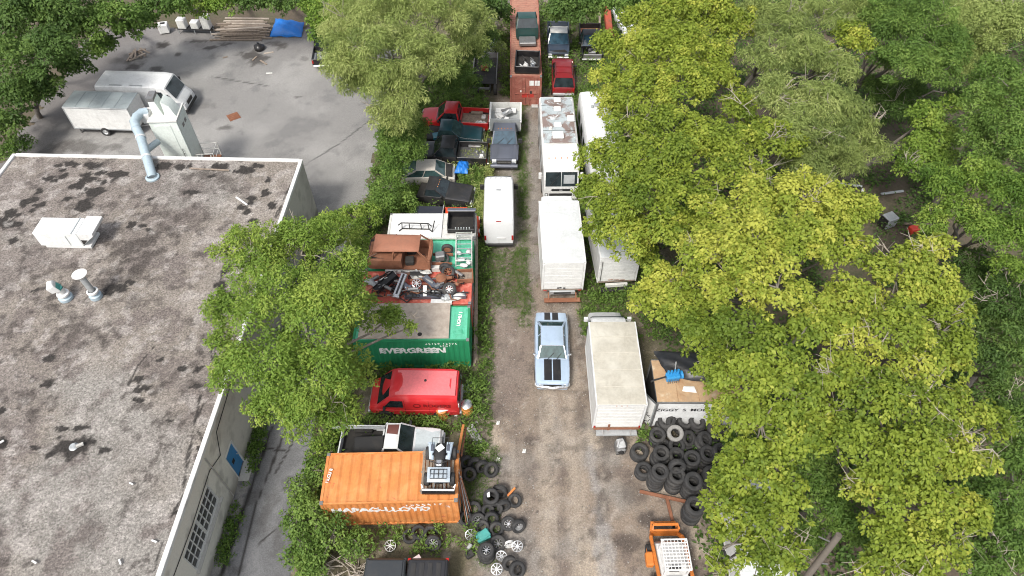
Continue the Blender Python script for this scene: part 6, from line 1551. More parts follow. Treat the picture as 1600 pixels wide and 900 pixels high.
STK = ((1041, 658, 4, .45, (.2, -.1)), (1069, 657, 4, .41, (.25, .15)), (1090, 661, 4, .41, (.1, .2)), (1028, 681, 3, .41, (.25, 0)), (1075, 687, 3, .41, (.5, .5)), (1058, 696, 3, .41, (.3, 0)), (1038, 698, 2, .41, (0, .2)), (1032, 710, 4, .41, (.05, 0)), (1057, 713, 3, .41, (.15, .1)), (1082, 718, 4, .41, (.1, -.1)), (1106, 711, 4, .41, (.2, .15)), (1100, 688, 4, .41, (.3, .5)), (1126, 708, 4, .45, (.2, .3)), (1030, 738, 6, .41, (0, 0)), (1057, 746, 5, .41, (.05, 0)), (1083, 752, 5, .45, (.2, .15)), (1086, 792, 5, .45, (.1, .1)), (1110, 742, 4, .41, (.1, .3)), (1118, 672, 4, .41, (.3, .3)))
rows_ = {'back row': [], 'second row': [], 'third row': [], 'front row': []}
for q in sorted(STK): rows_['back row' if q[1] < 675 else 'second row' if q[1] < 703 else 'third row' if q[1] < 730 else 'front row'].append(q)
for rn, qs in rows_.items():
    for i_, (px, py, n, r, tt) in enumerate(qs):
        stack(px, py, n, r, ORD[i_] + ' stack from left, ' + rn + ' of right tyre heap', tt)
tyre(1055, 677, 1.15, .41, (.35, .0), 'pale dusty grey tyre lying on top of the black tyre heap', m_=pale_t)
tyre(1058, 729, 1.5, .41, (1.2, .1), 'black tyre lying edge-on over the front stacks of the tyre heap')
tyre(1052, 660, .95, .41, (.5, .6), 'black tyre wedged between the two rearmost stacks of the tyre heap')
LP_ = 'tyres scattered beside the orange container'
LT_ = []
for (px, py, z, r, t) in ((729, 722, .3, .34, (.9, .6)), (741, 724, .3, .34, (1.2, .8)), (753, 729, .33, .34, (1.0, .9)), (767, 734, .3, .38, (.6, .5)), (734, 741, .3, .34, (.5, -.3)), (781, 768, .33, .38, (1.2, -.6)), (804, 782, .28, .34, (.35, .3)), (740, 796, .22, .38, (.3, .1)), (762, 797, .3, .31, (.7, .5)), (775, 794, .3, .34, (.9, -.2)), (787, 790, .33, .34, (1.2, .7)), (768, 810, .3, .34, (.9, .1)), (727, 810, .25, .34, (.4, .5)), (754, 824, .2, .34, (.4, -.2)), (776, 826, .25, .34, (.7, .2)), (673, 832, .3, .34, (.8, .2)), (654, 831, .25, .34, (.6, .2)), (640, 838, .15, .34, (.2, .1)), (796, 880, .35, .34, (.8, .5)), (715, 716, .2, .34, (.5, .3)), (716, 742, .15, .34, (.2, .1))):
    LT_.append((py, px, z, r, t))
for i_, (py, px, z, r, t) in enumerate(sorted(LT_)):
    tyre(px, py, z, r, t, ORD[i_] + ' bare black tyre counted downwards beside the orange container', LP_)
stack(766, 776, 3, .38, 'the stack standing right of the orange container', (.15, 0))
st_ = MB().box(at(763, 772, .86), (.14, .3, .01), .1).build('white_sticker', M['white'])
tag(st_, 'white paper sticker on the topmost tyre by the orange container', 'sticker')
stack(760, 862, 3, .38, 'the bottom lane edge stack under a chrome-rimmed wheel')
for (px, py, z, r, t, rim, lab) in ((747, 812, .3, .34, (.7, .2), 'steel', 'tyre with dull steel rim below the orange container corner'), (794, 818, .3, .34, (.5, .2), 'chrome', 'tyre with bright rim ring leaning at the lane edge'), (810, 822, .3, .34, (.9, .7), 'alloy', 'tyre with grey alloy rim at the outer edge of the wheel litter'), (677, 848, .35, .38, (.75, .1), 'alloy', 'wheel with spoked rim leaning in weeds below the orange container'), (778, 849, .3, .38, (.5, .1), 'steel', 'black wheel with dark steel rim beside the teal box'), (808, 890, .3, .38, (.4, .5), 'black_dull', 'black wheel at the bottom right of the wheel litter'), (760, 860, .92, .34, (.1, 0), 'chrome', 'chrome-rimmed wheel topping the bottom tyre stack'), (700, 425, Z0 + .35, .38, (.55, .1), 'rust', 'tyre with rusty rim leaning on the scrap heap beside the wagon'), (702, 452, Z0 + .4, .38, (.55, .1), 'alloy', 'tyre with silver spoked rim at the front of the scrap heap'), (693, 405, Z0 + .25, .34, (.7, 0), 'black_dull', 'black wheel lying in front of the rusty wagon')):
    tyre(px, py, z, r, t, lab, None, rim)
for (px, py, z, t, m_, lab) in ((735, 835, .3, (.6, .3), 'chrome', 'loose chrome hubcap left of the teal box'), (808, 853, .35, (.6, .2), 'alloy', 'loose silver ten-spoke rim at the lane edge'), (796, 850, .3, (1.3, .9), 'white', 'loose white rim seen edge-on beside the silver rim'), (784, 868, .35, (.8, -.3), 'alloy', 'loose silver rim leaning on a tyre near the bottom'), (776, 889, .35, (.4, .1), 'alloy', 'loose silver spoked rim at the very bottom of the wheel litter'), (651, 443, Z0 + .4, (.4, .1), 'chrome', 'loose chrome rim in the scrap heap beside the chrome bumper'), (610, 853, .1, (.2, 0), 'white', 'white hubcap lying in weeds under the orange container')):
    o = bpy.data.objects.new('loose_rim', rim_mesh(.26, .2, M[m_], 'spoke'))
    COL.objects.link(o)
    o.matrix_world = Matrix.Translation(at(px, py, z)) @ Matrix.Rotation(t[1], 4, 'Y') @ Matrix.Rotation(t[0], 4, 'X') @ Matrix.Rotation(R(-90), 4, 'X')
    tag(o, lab, 'rim')

# ------------------------------------------------------------------ small things in the yard
def small(name, lab, cat, px, py, z, parts, rz=0):
    r_ = thing(name, lab, cat, at(px, py, z), rz)
    for (nm, b, m_, bv) in parts: b.build(nm, M[m_] if isinstance(m_, str) else m_, r_, bevel=bv)
    return r_
teal = M['teal']
small('teal_box', 'crumpled teal plastic box among the loose wheels', 'box', 755, 841, 0, [('tub', MB().box((0, 0, .22), (.55, .4, .4), .4, taper=1.2), teal, .04), ('lid', MB().box((.05, .02, .45), (.5, .4, .05), .7), teal, .02)])
small('car_parts', 'black and silver car part lying left of the bottom tyre stack', 'car part', 734, 868, 0, [('casing', MB().box((0, 0, .15), (.4, .3, .3), .5), 'black_dull', .05), ('bracket', MB().box((-.02, .35, .12), (.3, .2, .2), 1.1), 'alloy', .04)])
for (px, py, lab, top) in ((692, 652, 'orange barrel with a white sheet on top beside the red van', 'white'), (730, 645, 'orange barrel with a shiny lid behind the red van', 'chrome')):
    c = thing('barrel', lab, 'barrel', at(px, py, 0))
    ob = mat('barrel_orange', (.55, .22, .05), .5, grime=.3)
    MB().lathe([(0, 0), (.28, 0), (.29, .28), (.31, .3), (.29, .32), (.29, .56), (.31, .58), (.29, .6), (.29, .86), (.26, .88), (0, .87)], 18).build('drum', ob, c, smooth=40)
    if top == 'white': MB().box((.02, .1, .92), (.5, .6, .02), .3).build('sheet', M['white'], c)
    else: MB().lathe([(0, .98), (.2, .96), (.3, .89), (.0, .89)], 16).build('lid', M['chrome'], c, smooth=40)
small('concrete_block', 'pale grey concrete block lying at the lane edge', 'block', 741, 681, 0, [('block', MB().box((0, 0, .12), (.42, 1.1, .24), .52), 'concrete', .02), ('chip', MB().box((.1, .75, .05), (.14, .1, .1), .2), 'concrete', .02)])
small('engine_block', 'grey bare engine lying on the dirt behind the cube van', 'engine', 968, 702, 0, [('block', MB().box((0, 0, .25), (.5, .6, .45), .1), 'steel', .06), ('cylinder_head', MB().box((.02, .05, .55), (.4, .5, .16), .15), 'alloy', .04), ('oil_pan', MB().box((0, -.05, .05), (.45, .5, .12), .1), 'black_dull', .03), ('pulley', MB().cyl((0, -.36, .3), (.02, -.28, .3), .14), 'black_dull', 0), ('manifold', MB().tube([(-.2, -.2, .62), (-.1, .1, .68), (.15, .25, .62)], .05, 6), 'alloy', 0), ('hose', MB().tube([(.2, -.2, .5), (.3, .0, .6), (.1, .3, .7), (-.15, .3, .6)], .03, 6), 'black_dull', 0)])
for k, (a, b, za, zb, lab) in enumerate((((724, 664), (716, 708), 1.6, 2.4, 'rusty orange steel beam leaning on the orange container corner'), ((728, 668), (721, 712), 1.3, 2.2, 'second thinner rusty beam beside the orange container corner'))):
    tag(MB().bar(at(*a, za), at(*b, zb), .12 - .04 * k, .1).build('steel_girder', M['orange'] if k == 0 else M['rust'], bevel=.01), lab, 'beam')
for k in range(5):
    p, q = at(716 + k * 1.2, 735 + 3 * k, 2.5), Vector((-2.1 + .05 * k, 11.9 + .18 * k, .05))
    tag(MB().cyl(p, q, .025, n=6).build('steel_pipe', M['galv'] if k % 2 else M['rust']), ('first thin pipe leaning on the orange container end', 'second thin pipe leaning on the orange container end', 'third thin pipe leaning on the orange container end', 'fourth thin pipe leaning on the orange container end', 'frontmost thin pipe leaning on the orange container end')[k], 'pipe', 'pipes leaning on the orange container')
tag(MB().bar(at(793, 775, .3), at(805, 762, .45), .1, .06).build('orange_bar', M['loader_orange'], bevel=.01), 'bright orange metal bar between the lane-edge tyres', 'bar')
for k, (px, py, lab) in enumerate(((778, 718, 'small pale stone at the lane edge above the tyres'), (778, 661, 'white crumpled paper scrap on the lane'), (819, 705, 'tiny white paper scrap in the middle of the lane'), (735, 605, 'pale broken panel beside the green container corner'), (713, 648, 'white scrap in the weeds behind the red van'))):
    big = .35 if k == 3 else .1
    b = MB().panel([(-big, -big, 0), (big, -big * .8, .02), (big * .9, big, .05), (-big * .7, big * 1.4, 0)], .05, .02, 4, 4, lambda a, b_: .03 * math.sin(a * 9 + b_ * 7))
    o = b.build('paper_scrap', M['white_old'] if k != 3 else M['galv'], smooth=40)
    o.location = at(px, py, .03)
    tag(o, lab, 'scrap')
# ------------------------------------------------------------------ car park things
c = thing('cargo_trailer', 'white enclosed trailer with grey roof parked in the car park', 'trailer', (-29.45, 41.85, 0), R(-3))
cargo_box(c, -2.35, 2.35, 2.0, .55, 2.4, M['boxwhite'], mat('grey_trailer_roof', (.30, .34, .35), .6, grime=.25), M['galv'])
for s in (-1, 1): wheel(c, -.1, s * .98, .34, .22, 'alloy')
MB().bar((2.35, .4, .5), (3.5, 0, .45), .08).build('drawbar', M['steel'], c)
MB().bar((2.35, -.4, .5), (3.5, 0, .45), .08).build('drawbar', M['steel'], c)
MB().cyl((-2.1, -.8, 0), (-2.1, -.8, .55), .05).build('support_leg', M['steel'], c)
c = thing('step_van', 'white boxy step van with black windshield behind the grey-roofed trailer', 'van', (-27.4, 44.15, 0), R(-3))
body(c, [(-3.0, 2.4, 1.0), (-2.9, 2.58, 1.04), (1.6, 2.6, 1.05), (2.2, 2.5, 1.04), (2.75, 1.5, 1.0), (3.1, 1.2, .95), (3.2, .9, .9)], M['truckwhite'], .45, sh=.12)
MB().slab([(2.24, -.85, 2.42), (2.72, -.88, 1.58), (2.72, .88, 1.58), (2.24, .85, 2.42)], .03).build('windshield', M['glass'], c)
for s in (-1, 1):
    q = [(1.0, s * 1.055, 1.5), (2.1, s * 1.05, 1.5), (1.9, s * 1.045, 2.2), (1.0, s * 1.05, 2.2)]
    MB().slab(q if s < 0 else q[::-1], .012).build('side_window', M['glass'], c)
    lamp(c, (3.12, s * .7, .95), (.12, .25, .2))
    mirror(c, 2.3, s * 1.08, 1.9, M['black_dull'], (.15, .2, .3))
MB().span((3.05, -.95, .42), (3.28, .95, .66)).build('front_bumper', M['black_dull'], c, bevel=.04)
MB().span((3.0, -.45, .75), (3.22, .45, 1.05)).build('grille', M['black_dull'], c, bevel=.03)
for x in (-1.8, -.3): MB().bar((x, -.9, 2.63), (x + .9, -.92, 2.63), .05).build('roof_strip', M['galv'], c)
wheels(c, 2.2, -1.7, 1.03, .38, .26, 'steel')
c = thing('white_cabinet', 'small white appliance with a dark opening standing alone at the back of the car park', 'appliance', at(259, 51, 0), R(15))
MB().span((-.4, -.35, .1), (.4, .35, .85)).build('casing', M['white'], c, bevel=.04)
MB().box((.02, .02, .86), (.4, .3, .02)).build('opening', M['under'], c)
for (x, y) in ((-.3, -.25), (.3, -.25), (-.3, .25), (.3, .25)): MB().bar((x, y, 0), (x, y, .12), .06).build('foot', M['steel'], c)
c = thing('steel_bench', 'low steel bench at the back edge of the car park carrying white cabinets', 'bench', at(308, 51, 0), R(-4))
MB().span((-1.45, -.35, .42), (1.45, .35, .48)).build('top', M['black_dull'], c)
for (x, y) in ((-1.4, -.3), (0, -.3), (1.4, -.3), (-1.4, .3), (0, .3), (1.4, .3)): MB().bar((x, y, 0), (x, y, .43), .06).build('leg', M['galv'], c)
for k, (x, w_, h_, lab) in enumerate(((-1.0, .7, .8, 'left white cabinet on the low steel bench'), (.1, .65, .6, 'shortest white cabinet in the middle of the steel bench'), (1.1, .65, 1.15, 'tallest white cabinet on the right of the steel bench'))):
    q = thing('white_cabinet', lab, 'cabinet', at(308, 51, 0) + Vector((x, -.04 * x, .485)), R(-4))
    MB().span((-w_ / 2, -.3, 0), (w_ / 2, .3, h_)).build('casing', M['white'], q, bevel=.03)
    MB().span((-w_ / 2 + .06, -.315, .08), (w_ / 2 - .06, -.302, h_ - .08)).build('door', M['pale'], q, bevel=.01)
lp = thing('lumber_pile', 'long heap of weathered planks and logs along the back of the car park', 'lumber', at(380, 55, 0), R(3))
lr = random.Random(8)
for k in range(46):
    z = .08 + .1 * (k // 9) + lr.uniform(0, .05)
    y = .9 - .22 * (k % 9) + lr.uniform(-.08, .08) + .15 * (k // 9)
    MB().box((lr.uniform(-.5, .5), y, z), (lr.uniform(2.6, 4.6), lr.uniform(.1, .22), lr.uniform(.05, .1)), lr.uniform(-.09, .09)).build('plank', M['wood'] if k % 3 else M['plywood'], lp)
tp = MB().panel([(-1.35, -.9, .12), (1.35, -.95, .1), (1.3, .9, .35), (-1.1, 1.0, .7)], .45, .02, 18, 14, lambda a, b: .07 * math.sin(a * 14 + b * 6) * math.sin(b * 10 - a * 3)).build('tarpaulin', mat('blue_tarpaulin', (0.012, 0.16, 0.55), .45), smooth=60)
tp.location = at(450, 50, 0)
tag(tp, 'bright blue tarpaulin draped over lumber at the back of the car park', 'tarpaulin')
db = thing('rubbish_bag', 'black rubbish bag slumped on the car park asphalt', 'bag', at(406, 78, 0))
MB().loft([[(math.cos(t) * r * (1 + .12 * math.sin(3 * t)), math.sin(t) * r, z) for t in np.linspace(0, 2 * PI, 13)[:-1]] for (r, z) in ((.3, 0), (.45, .15), (.42, .35), (.22, .5), (.06, .58), (.1, .66))]).build('sack', M['black'], db, smooth=60)
MB().lathe([(.05, 0), (.1, .02), (.05, .04)], 8, c=(0, 0, .55)).build('knot', M['black_dull'], db)
for k, (px, py, l_, a, lab) in enumerate(((420, 83, .8, .3, 'pale board scrap beside the black rubbish bag'), (398, 92, .6, 1.2, 'dark timber scrap left of the black rubbish bag'), (412, 98, .9, 2.4, 'curved branch scrap in front of the black rubbish bag'), (421, 115, .5, .1, 'white flat scrap on the car park asphalt'), (352, 90, .4, .5, 'tiny dark twig scrap on the car park'))):
    o = MB().box((0, 0, .04), (l_, .14, .06), a).build('timber_scrap', M[('plywood', 'wood', 'wood', 'white_old', 'wood')[k]], bevel=.01)
    o.location = at(px, py, .0)
    tag(o, lab, 'scrap')
cr = thing('broken_crate', 'broken wooden crate at the left edge of the car park', 'crate', at(216, 88, 0), R(20))
for k in range(6): MB().box((-.6 + .25 * k, .1 * (k % 2), .1 + .12 * (k % 3)), (.14, 1.3, .04), .2 * (k - 2)).build('slat', M['wood'], cr)
MB().bar((-.7, -.5, .05), (.7, -.4, .35), .1).build('bearer', M['plywood'], cr)
MB().bar((-.7, .5, .05), (.7, .4, .3), .1).build('bearer', M['wood'], cr)
for (px, py, lab) in ((365, 182, 'rusty square drain cover in the middle of the car park'),):
    c = thing('drain_cover', lab, 'drain', at(px, py, .035), R(35))
    MB().span((-.42, -.42, -.03), (.42, .42, .012)).build('frame', M['rust'], c)
    for k in range(7): MB().span((-.36, -.34 + .1 * k, .012), (.36, -.28 + .1 * k, .03)).build('grate_bar', M['rust'], c)
c = thing('pickup_truck', 'black pickup tail showing under the left edge of the willow', 'pickup', (-15.3, 51.4, 0), R(95))
pickup(c, M['black'], 4.6, 1.8, bedfloor=M['galv'])
# far right of the lane
bm_ = thing('crane_boom', 'rusty red steel boom slanting up at the top of the picture', 'boom', (8.3, 53.6, 0))
MB().bar((0, 0, .2), (-.35, 3.8, 2.6), .55, .5).build('boom', mat('boom_red', (.33, .06, .03), .7, grime=.3, patches=((RUST, 1.5, .5, .65),)), bm_, bevel=.05)
MB().bar((-.8, .5, 0), (-.9, 3.4, 3.0), .16, .16).build('prop', M['wood'], bm_)
MB().box((0, 0, .2), (1.0, .8, .4)).build('foot', M['rust'], bm_, bevel=.03)
c = thing('sedan', 'white car mostly hidden by leaves at the top of the picture', 'car', (9.9, 55.6, 0), R(-80))
sedan(c, M['vanwhite'], 4.4, 1.75)
# clearing in the right-hand trees
for k, (px, py, l_, a, m_, lab) in enumerate(((1393, 303, 1.6, .15, 'galv', 'pale pipe lying in the dark clearing'), (1310, 288, 1.0, -.5, 'white_old', 'white strip in the dark clearing under the trees'), (1335, 292, .9, -.3, 'galv', 'second pale strip in the dark clearing'), (1425, 352, 2.0, -.1, 'wood', 'fallen grey log at the edge of the dark clearing'), (1347, 300, .3, 1.2, 'white', 'small white bottle-like scrap in the dark clearing'))):
    o = MB().bar((-l_ / 2, 0, .1), (l_ / 2, 0, .16), .18, .12).build(('pipe_length', 'white_plank', 'pale_plank', 'fallen_log', 'white_bottle')[k], M[m_], bevel=.03)
    o.location, o.rotation_euler = at(px, py, .0), (0, 0, a)
    tag(o, lab, ('pipe', 'plank', 'plank', 'log', 'bottle')[k])
c = small('steel_cabinet', 'grey-green metal cabinet tipped over in the dark clearing', 'cabinet', 1384, 352, 0, [('casing', MB().box((0, 0, .45), (.8, .7, .8), .4), 'galv', .04), ('door', MB().box((-.42, -.16, .45), (.02, .6, .7), .4), 'under', 0)])
c = small('red_can', 'red fuel can at the edge of the dark clearing', 'can', 1425, 364, 0, [('can', MB().box((0, 0, .3), (.7, .45, .5), .2), 'redp', .05), ('spout', MB().cyl((.2, 0, .5), (.3, 0, .7), .05), 'black_dull', 0)])
# bare pole among the maples
pt_, pb_ = at(1311, 836, 7.2), Vector((10.6, 7.4, 0))
c = thing('wooden_pole', 'bare grey wooden pole sticking up between the maples at the bottom right', 'pole', pb_)
MB().tube([(0, 0, 0), (pt_ - pb_) * .5 + Vector((.05, 0, 0)), pt_ - pb_], [.16, .135, .12], 12).build('trunk', mat('grey_dead_wood', (.13, .112, .095), .9, grime=.3, bump=.5, bscale=20), c, smooth=50)
MB().bar((pt_ - pb_) * .93, (pt_ - pb_) * .93 + Vector((-.5, .2, .1)), .04).build('peg', M['steel'], c)
MB().bar((pt_ - pb_) * .75, (pt_ - pb_) * .75 + Vector((.35, -.1, .12)), .04).build('peg', M['steel'], c)
c = thing('cargo_trailer', 'white trailer almost hidden under maple leaves right of the tyre heap', 'trailer', (10.65, 10.7, 0), R(88))
cargo_box(c, -2.6, 2.6, 2.2, .6, 2.3, M['boxwhite'], M['whiteroof'], M['boxwhite'])
for s in (-1, 1): wheel(c, -.3, s * 1.05, .36, .24, 'steel')
# ================================================================== trees, shrubs, weeds
def leaf_material(name, c0, c1, c2, trans=0.3):
    m, nt, b = nodes(name)
    a = nt.nodes.new('ShaderNodeAttribute')
    a.attribute_name = 'tint'
    lo = mixn(nt, ramp(nt, a.outputs['Fac'], 0.0, 0.5), c0, c1)
    c = mixn(nt, ramp(nt, a.outputs['Fac'], 0.5, 1.0), lo, c2)
    nt.links.new(c, b.inputs['Base Color'])
    b.inputs['Roughness'].default_value = 0.6
    b.inputs['Specular IOR Level'].default_value = 0.3
    t = nt.nodes.new('ShaderNodeBsdfTranslucent')
    nt.links.new(c, t.inputs['Color'])
    mx = nt.nodes.new('ShaderNodeMixShader')
    mx.inputs[0].default_value = trans
    nt.links.new(b.outputs[0], mx.inputs[1])
    nt.links.new(t.outputs[0], mx.inputs[2])
    nt.links.new(mx.outputs[0], nt.nodes['Material Output'].inputs['Surface'])
    return m
LEAF = {
    'yellow': leaf_material('yellow_green_maple_leaf', (0.125, 0.19, 0.024), (0.25, 0.32, 0.042), (0.46, 0.48, 0.085), .42),
    'lime': leaf_material('fresh_green_leaf', (0.09, 0.17, 0.026), (0.19, 0.295, 0.048), (0.34, 0.43, 0.085), .44),
    'green': leaf_material('green_leaf', (0.055, 0.115, 0.022), (0.115, 0.20, 0.038), (0.21, 0.31, 0.068), .38),
    'deep': leaf_material('deep_green_leaf', (0.042, 0.086, 0.019), (0.085, 0.152, 0.033), (0.155, 0.24, 0.054), .38),
    'olive': leaf_material('olive_willow_leaf', (0.14, 0.195, 0.055), (0.275, 0.345, 0.10), (0.42, 0.47, 0.17), .42),
}
BARK = mat('grey_brown_bark', (0.16, 0.14, 0.12), .9, grime=.3, patches=(((.26, .24, .21), 5.0, .5, .7),), bump=.6, bscale=18)
TWIG = mat('pale_dead_twig', (0.34, 0.30, 0.25), .9, grime=.2)

def norm(a):
    return a / np.maximum(np.linalg.norm(a, axis=1, keepdims=True), 1e-9)
def leaf_object(name, P, D, N, Lg, Wd, tint, mt, parent=None):
    """One leaf per point: a kinked four-cornered blade with direction D and face normal N."""
    n = len(P)
    S = norm(np.cross(N, D))
    mid = P + D * (Lg * .45)[:, None]
    V = np.empty((n, 4, 3), np.float32)
    V[:, 0] = P
    V[:, 1] = mid + S * (Wd * .5)[:, None] + N * (Wd * .18)[:, None]
    V[:, 2] = P + D * Lg[:, None] - N * (Lg * .12)[:, None]
    V[:, 3] = mid - S * (Wd * .5)[:, None] + N * (Wd * .18)[:, None]
    me = bpy.data.meshes.new(name)
    me.vertices.add(n * 4)
    me.vertices.foreach_set('co', V.ravel())
    me.loops.add(n * 6)
    me.polygons.add(n * 2)
    o = np.arange(n, dtype=np.int32)[:, None] * 4
    me.loops.foreach_set('vertex_index', (o + np.array([0, 1, 2, 0, 2, 3], np.int32)[None]).ravel())
    me.polygons.foreach_set('loop_start', np.arange(0, n * 6, 3, dtype=np.int32))
    me.update(calc_edges=False)
    a = me.attributes.new('tint', 'FLOAT', 'POINT')
    a.data.foreach_set('value', np.repeat(tint.astype(np.float32), 4))
    me.materials.append(mt)
    ob = bpy.data.objects.new(name, me)
    COL.objects.link(ob)
    if parent is not None: ob.parent = parent
    return ob
STY = {  # leaf length, width, leaves per square metre of clump, clump share of the mass, droop, face-up weight
    'broad': (.15, .105, 225, .36, .25, .75),
    'fine': (.15, .066, 262, .36, .35, .55),
    'willow': (.21, .045, 275, .36, .8, .35),
    'far': (.20, .13, 130, .38, .25, .7),
    'bush': (.13, .075, 210, .38, .15, .6),
}
def crown_points(lobes, rg, style, dens=1.0, flat=.85):
    """Each mass of the crown carries rounded leaf clumps on its surface; leaves sit on the clumps' upper shells, gaps stay between clumps."""
    L, W, nl, share, droop, up = STY[style]
    cs = np.array([l[:3] for l in lobes])
    rs = np.array([l[3] for l in lobes])
    CC, CR, CT, hubs = [], [], [], []
    for i, (c, r) in enumerate(zip(cs, rs)):
        nc = int((9 + 4 * rg.rand()) * (1.25 if style in ('fine', 'willow') else 1.0))
        d = norm(rg.normal(size=(nc * 4, 3)))
        d = d[d[:, 2] > -.30]
        sel = [0]                                          # keep directions apart so that the clumps stay distinct
        for q in range(1, len(d)):
            if len(sel) >= nc: break
            if np.min(np.linalg.norm(d[sel] - d[q], axis=1)) > (.52 if style in ('fine', 'willow') else .62): sel.append(q)
        d = d[sel]
        cr = r * share * (.65 + .7 * rg.rand(len(d)))
        rad = np.maximum(r - cr * .8, r * .35) * (.62 + .66 * rg.rand(len(d)))
        p = c + d * rad[:, None] * np.array([1, 1, flat])
        # a few stray sprays break the outline
        ns = 7
        d2 = norm(rg.normal(size=(ns, 3)) + np.array([0, 0, .2]))
        p = np.concatenate([p, c + d2 * (r * (.95 + .22 * rg.rand(ns)))[:, None] * np.array([1, 1, flat])])
        cr = np.concatenate([cr, r * (.10 + .10 * rg.rand(ns))])
        keep = np.ones(len(p), bool)
        for j in range(len(cs)):
            if j != i: keep &= np.linalg.norm((p - cs[j]) / np.array([1, 1, flat]), axis=1) > rs[j] * .6
        keep &= p[:, 2] > .15
        p, cr = p[keep], cr[keep]
        CC.append(p)
        CR.append(cr)
        CT.append(np.full(len(p), rg.normal(0, .09)))
        hubs.append(p)
    C, CR, T = np.concatenate(CC), np.concatenate(CR), np.concatenate(CT)
    cnt = np.maximum(10, (nl * dens * CR ** 2 * 2 * PI).astype(int))
    idx = np.repeat(np.arange(len(C)), cnt)
    n = len(idx)
    cr = CR[idx]
    d = norm(rg.normal(size=(n, 3)) + np.array([0, 0, .45]))
    lump = 1 + .22 * np.sin(d[:, 0] * 7 + idx * 1.7) * np.sin(d[:, 1] * 7 + idx * 2.3)
    P = C[idx] + d * (cr * lump * (.45 + .6 * rg.rand(n) ** .5))[:, None] * np.array([1.05, 1.05, .8])
    N = norm(d * .7 + np.array([0, 0, up]) + rg.normal(size=(n, 3)) * .55)
    D = norm(d * np.array([1, 1, .3]) + rg.normal(size=(n, 3)) * .6 + np.array([0, 0, -droop]))
    D = norm(D - N * np.sum(D * N, 1, keepdims=True))
    sz = .5 + .95 * rg.rand(n) ** 1.3
    Lg = L * sz * (.85 + .3 * rg.rand(n))
    Wd = W * sz * (.85 + .3 * rg.rand(n))
    tint = np.clip(.45 + T[idx] + rg.normal(0, .16, len(C))[idx] + rg.normal(0, .12, n), 0, 1)
    return P, D, N, Lg, Wd, tint, hubs
def tree(lab, base, lobes_px, leaf, style, seed, name='tree', tint=0.0, twigs=7, dens=1.0, dead=0, cat='tree', group=None, trunk_r=.22):
    """lobes: (px, py, height, pixel radius) of the clumped masses of the crown, each a place and a size in the yard."""
    rg = np.random.RandomState(seed)
    lob = []
    for (px, py, z, rp) in lobes_px:
        p = at(px, py, z)
        lob.append((p.x, p.y, p.z, max(.3, metres(px, py, z, rp) * .98 - .05)))
    c = thing(name, lab, cat, (base[0], base[1], 0), group=group)
    B = np.array([base[0], base[1], 0.0])
    P, D, N, Lg, Wd, T, hubs = crown_points(lob, rg, style, dens)
    leaf_object('crown', P - B, D, N, Lg, Wd, np.clip(T + tint, 0, 1), LEAF[leaf], c)
    cs = np.array([l[:3] for l in lob]) - B
    top = cs[:, 2].max()
    fork = Vector((*(cs[:, :2].mean(0) * .3), max(.5, cs[:, 2].min() * .45)))
    tr = MB()
    tr.tube([(0, 0, -.1), tuple(fork * .5 + Vector((rg.normal(0, .08), rg.normal(0, .08), 0))), tuple(fork)], [trunk_r, trunk_r * .8, trunk_r * .7], 9)
    for i, l in enumerate(cs):
        q = Vector(l)
        m1 = fork.lerp(q, .4) + Vector(rg.normal(0, .25, 3)) + Vector((0, 0, .35))
        m2 = fork.lerp(q, .75) + Vector(rg.normal(0, .2, 3)) + Vector((0, 0, .15))
        tr.tube([fork, m1, m2, q], [trunk_r * .5, trunk_r * .36, trunk_r * .24, trunk_r * .13], 6)
        h = hubs[i]
        if len(h):
            for t_ in h[rg.randint(0, len(h), min(twigs, len(h)))]:
                e = Vector(t_ - B)
                tr.tube([q.lerp(Vector(cs[i]), .0), q.lerp(e, .5) + Vector(rg.normal(0, .12, 3)), e], [.035, .022, .008], 4, cap=False)
    tr.build('trunk', BARK, c, smooth=60)
    if dead:
        tw = MB()
        for k in range(dead):
            i = rg.randint(len(cs))
            q = Vector(cs[i]) + Vector(rg.normal(0, .3, 3))
            for s in range(5):
                d_ = Vector(rg.normal(0, 1, 3))
                d_.z = abs(d_.z) * .7 + .25
                e = q + d_.normalized() * (lob[i][3] * (.8 + .4 * rg.rand()))
                mid = q.lerp(e, .6) + Vector(rg.normal(0, .12, 3))
                tw.tube([q, mid, e], [.03, .02, .007], 4, cap=False)
                for _ in range(3):
                    f = mid.lerp(e, rg.rand()) + Vector(rg.normal(0, .3, 3))
                    tw.tube([mid.lerp(e, .3), f], [.012, .005], 3, cap=False)
        tag(tw.build('dead_twigs', TWIG, c), kind='stuff')
    return c

# --- left half
tree('fine-leaved green tree overhanging the building wall and the green container', (-9.9, 19.2), [(395, 405, 7.2, 58), (470, 380, 7, 55), (515, 362, 5.5, 38), (530, 425, 6.5, 44), (352, 485, 7.2, 38), (425, 470, 8.5, 66), (500, 490, 8.6, 70), (555, 485, 6.5, 44), (608, 497, 5, 26), (362, 575, 7, 42), (430, 570, 7.8, 62), (505, 580, 7.8, 66), (542, 580, 6, 44), (470, 640, 6.2, 46), (525, 645, 5.6, 40), (412, 635, 6, 32), (345, 530, 7, 26), (640, 512, 4.6, 12)], 'lime', 'fine', 1, dead=9, dens=.85, tint=.16)
tree('tall olive willow between the car park and the row of old cars', (-8.2, 43.0), [(550, 35, 8.5, 50), (615, 30, 9.5, 62), (685, 35, 9, 58), (728, 62, 7, 34), (545, 95, 8, 48), (610, 90, 9.5, 62), (672, 92, 8.5, 46), (570, 125, 6.5, 36), (622, 142, 8, 46), (605, 178, 5.5, 34), (635, 185, 5.5, 28), (705, 95, 5, 26), (742, 30, 7, 32)], 'olive', 'willow', 2, dead=5, tint=.2)
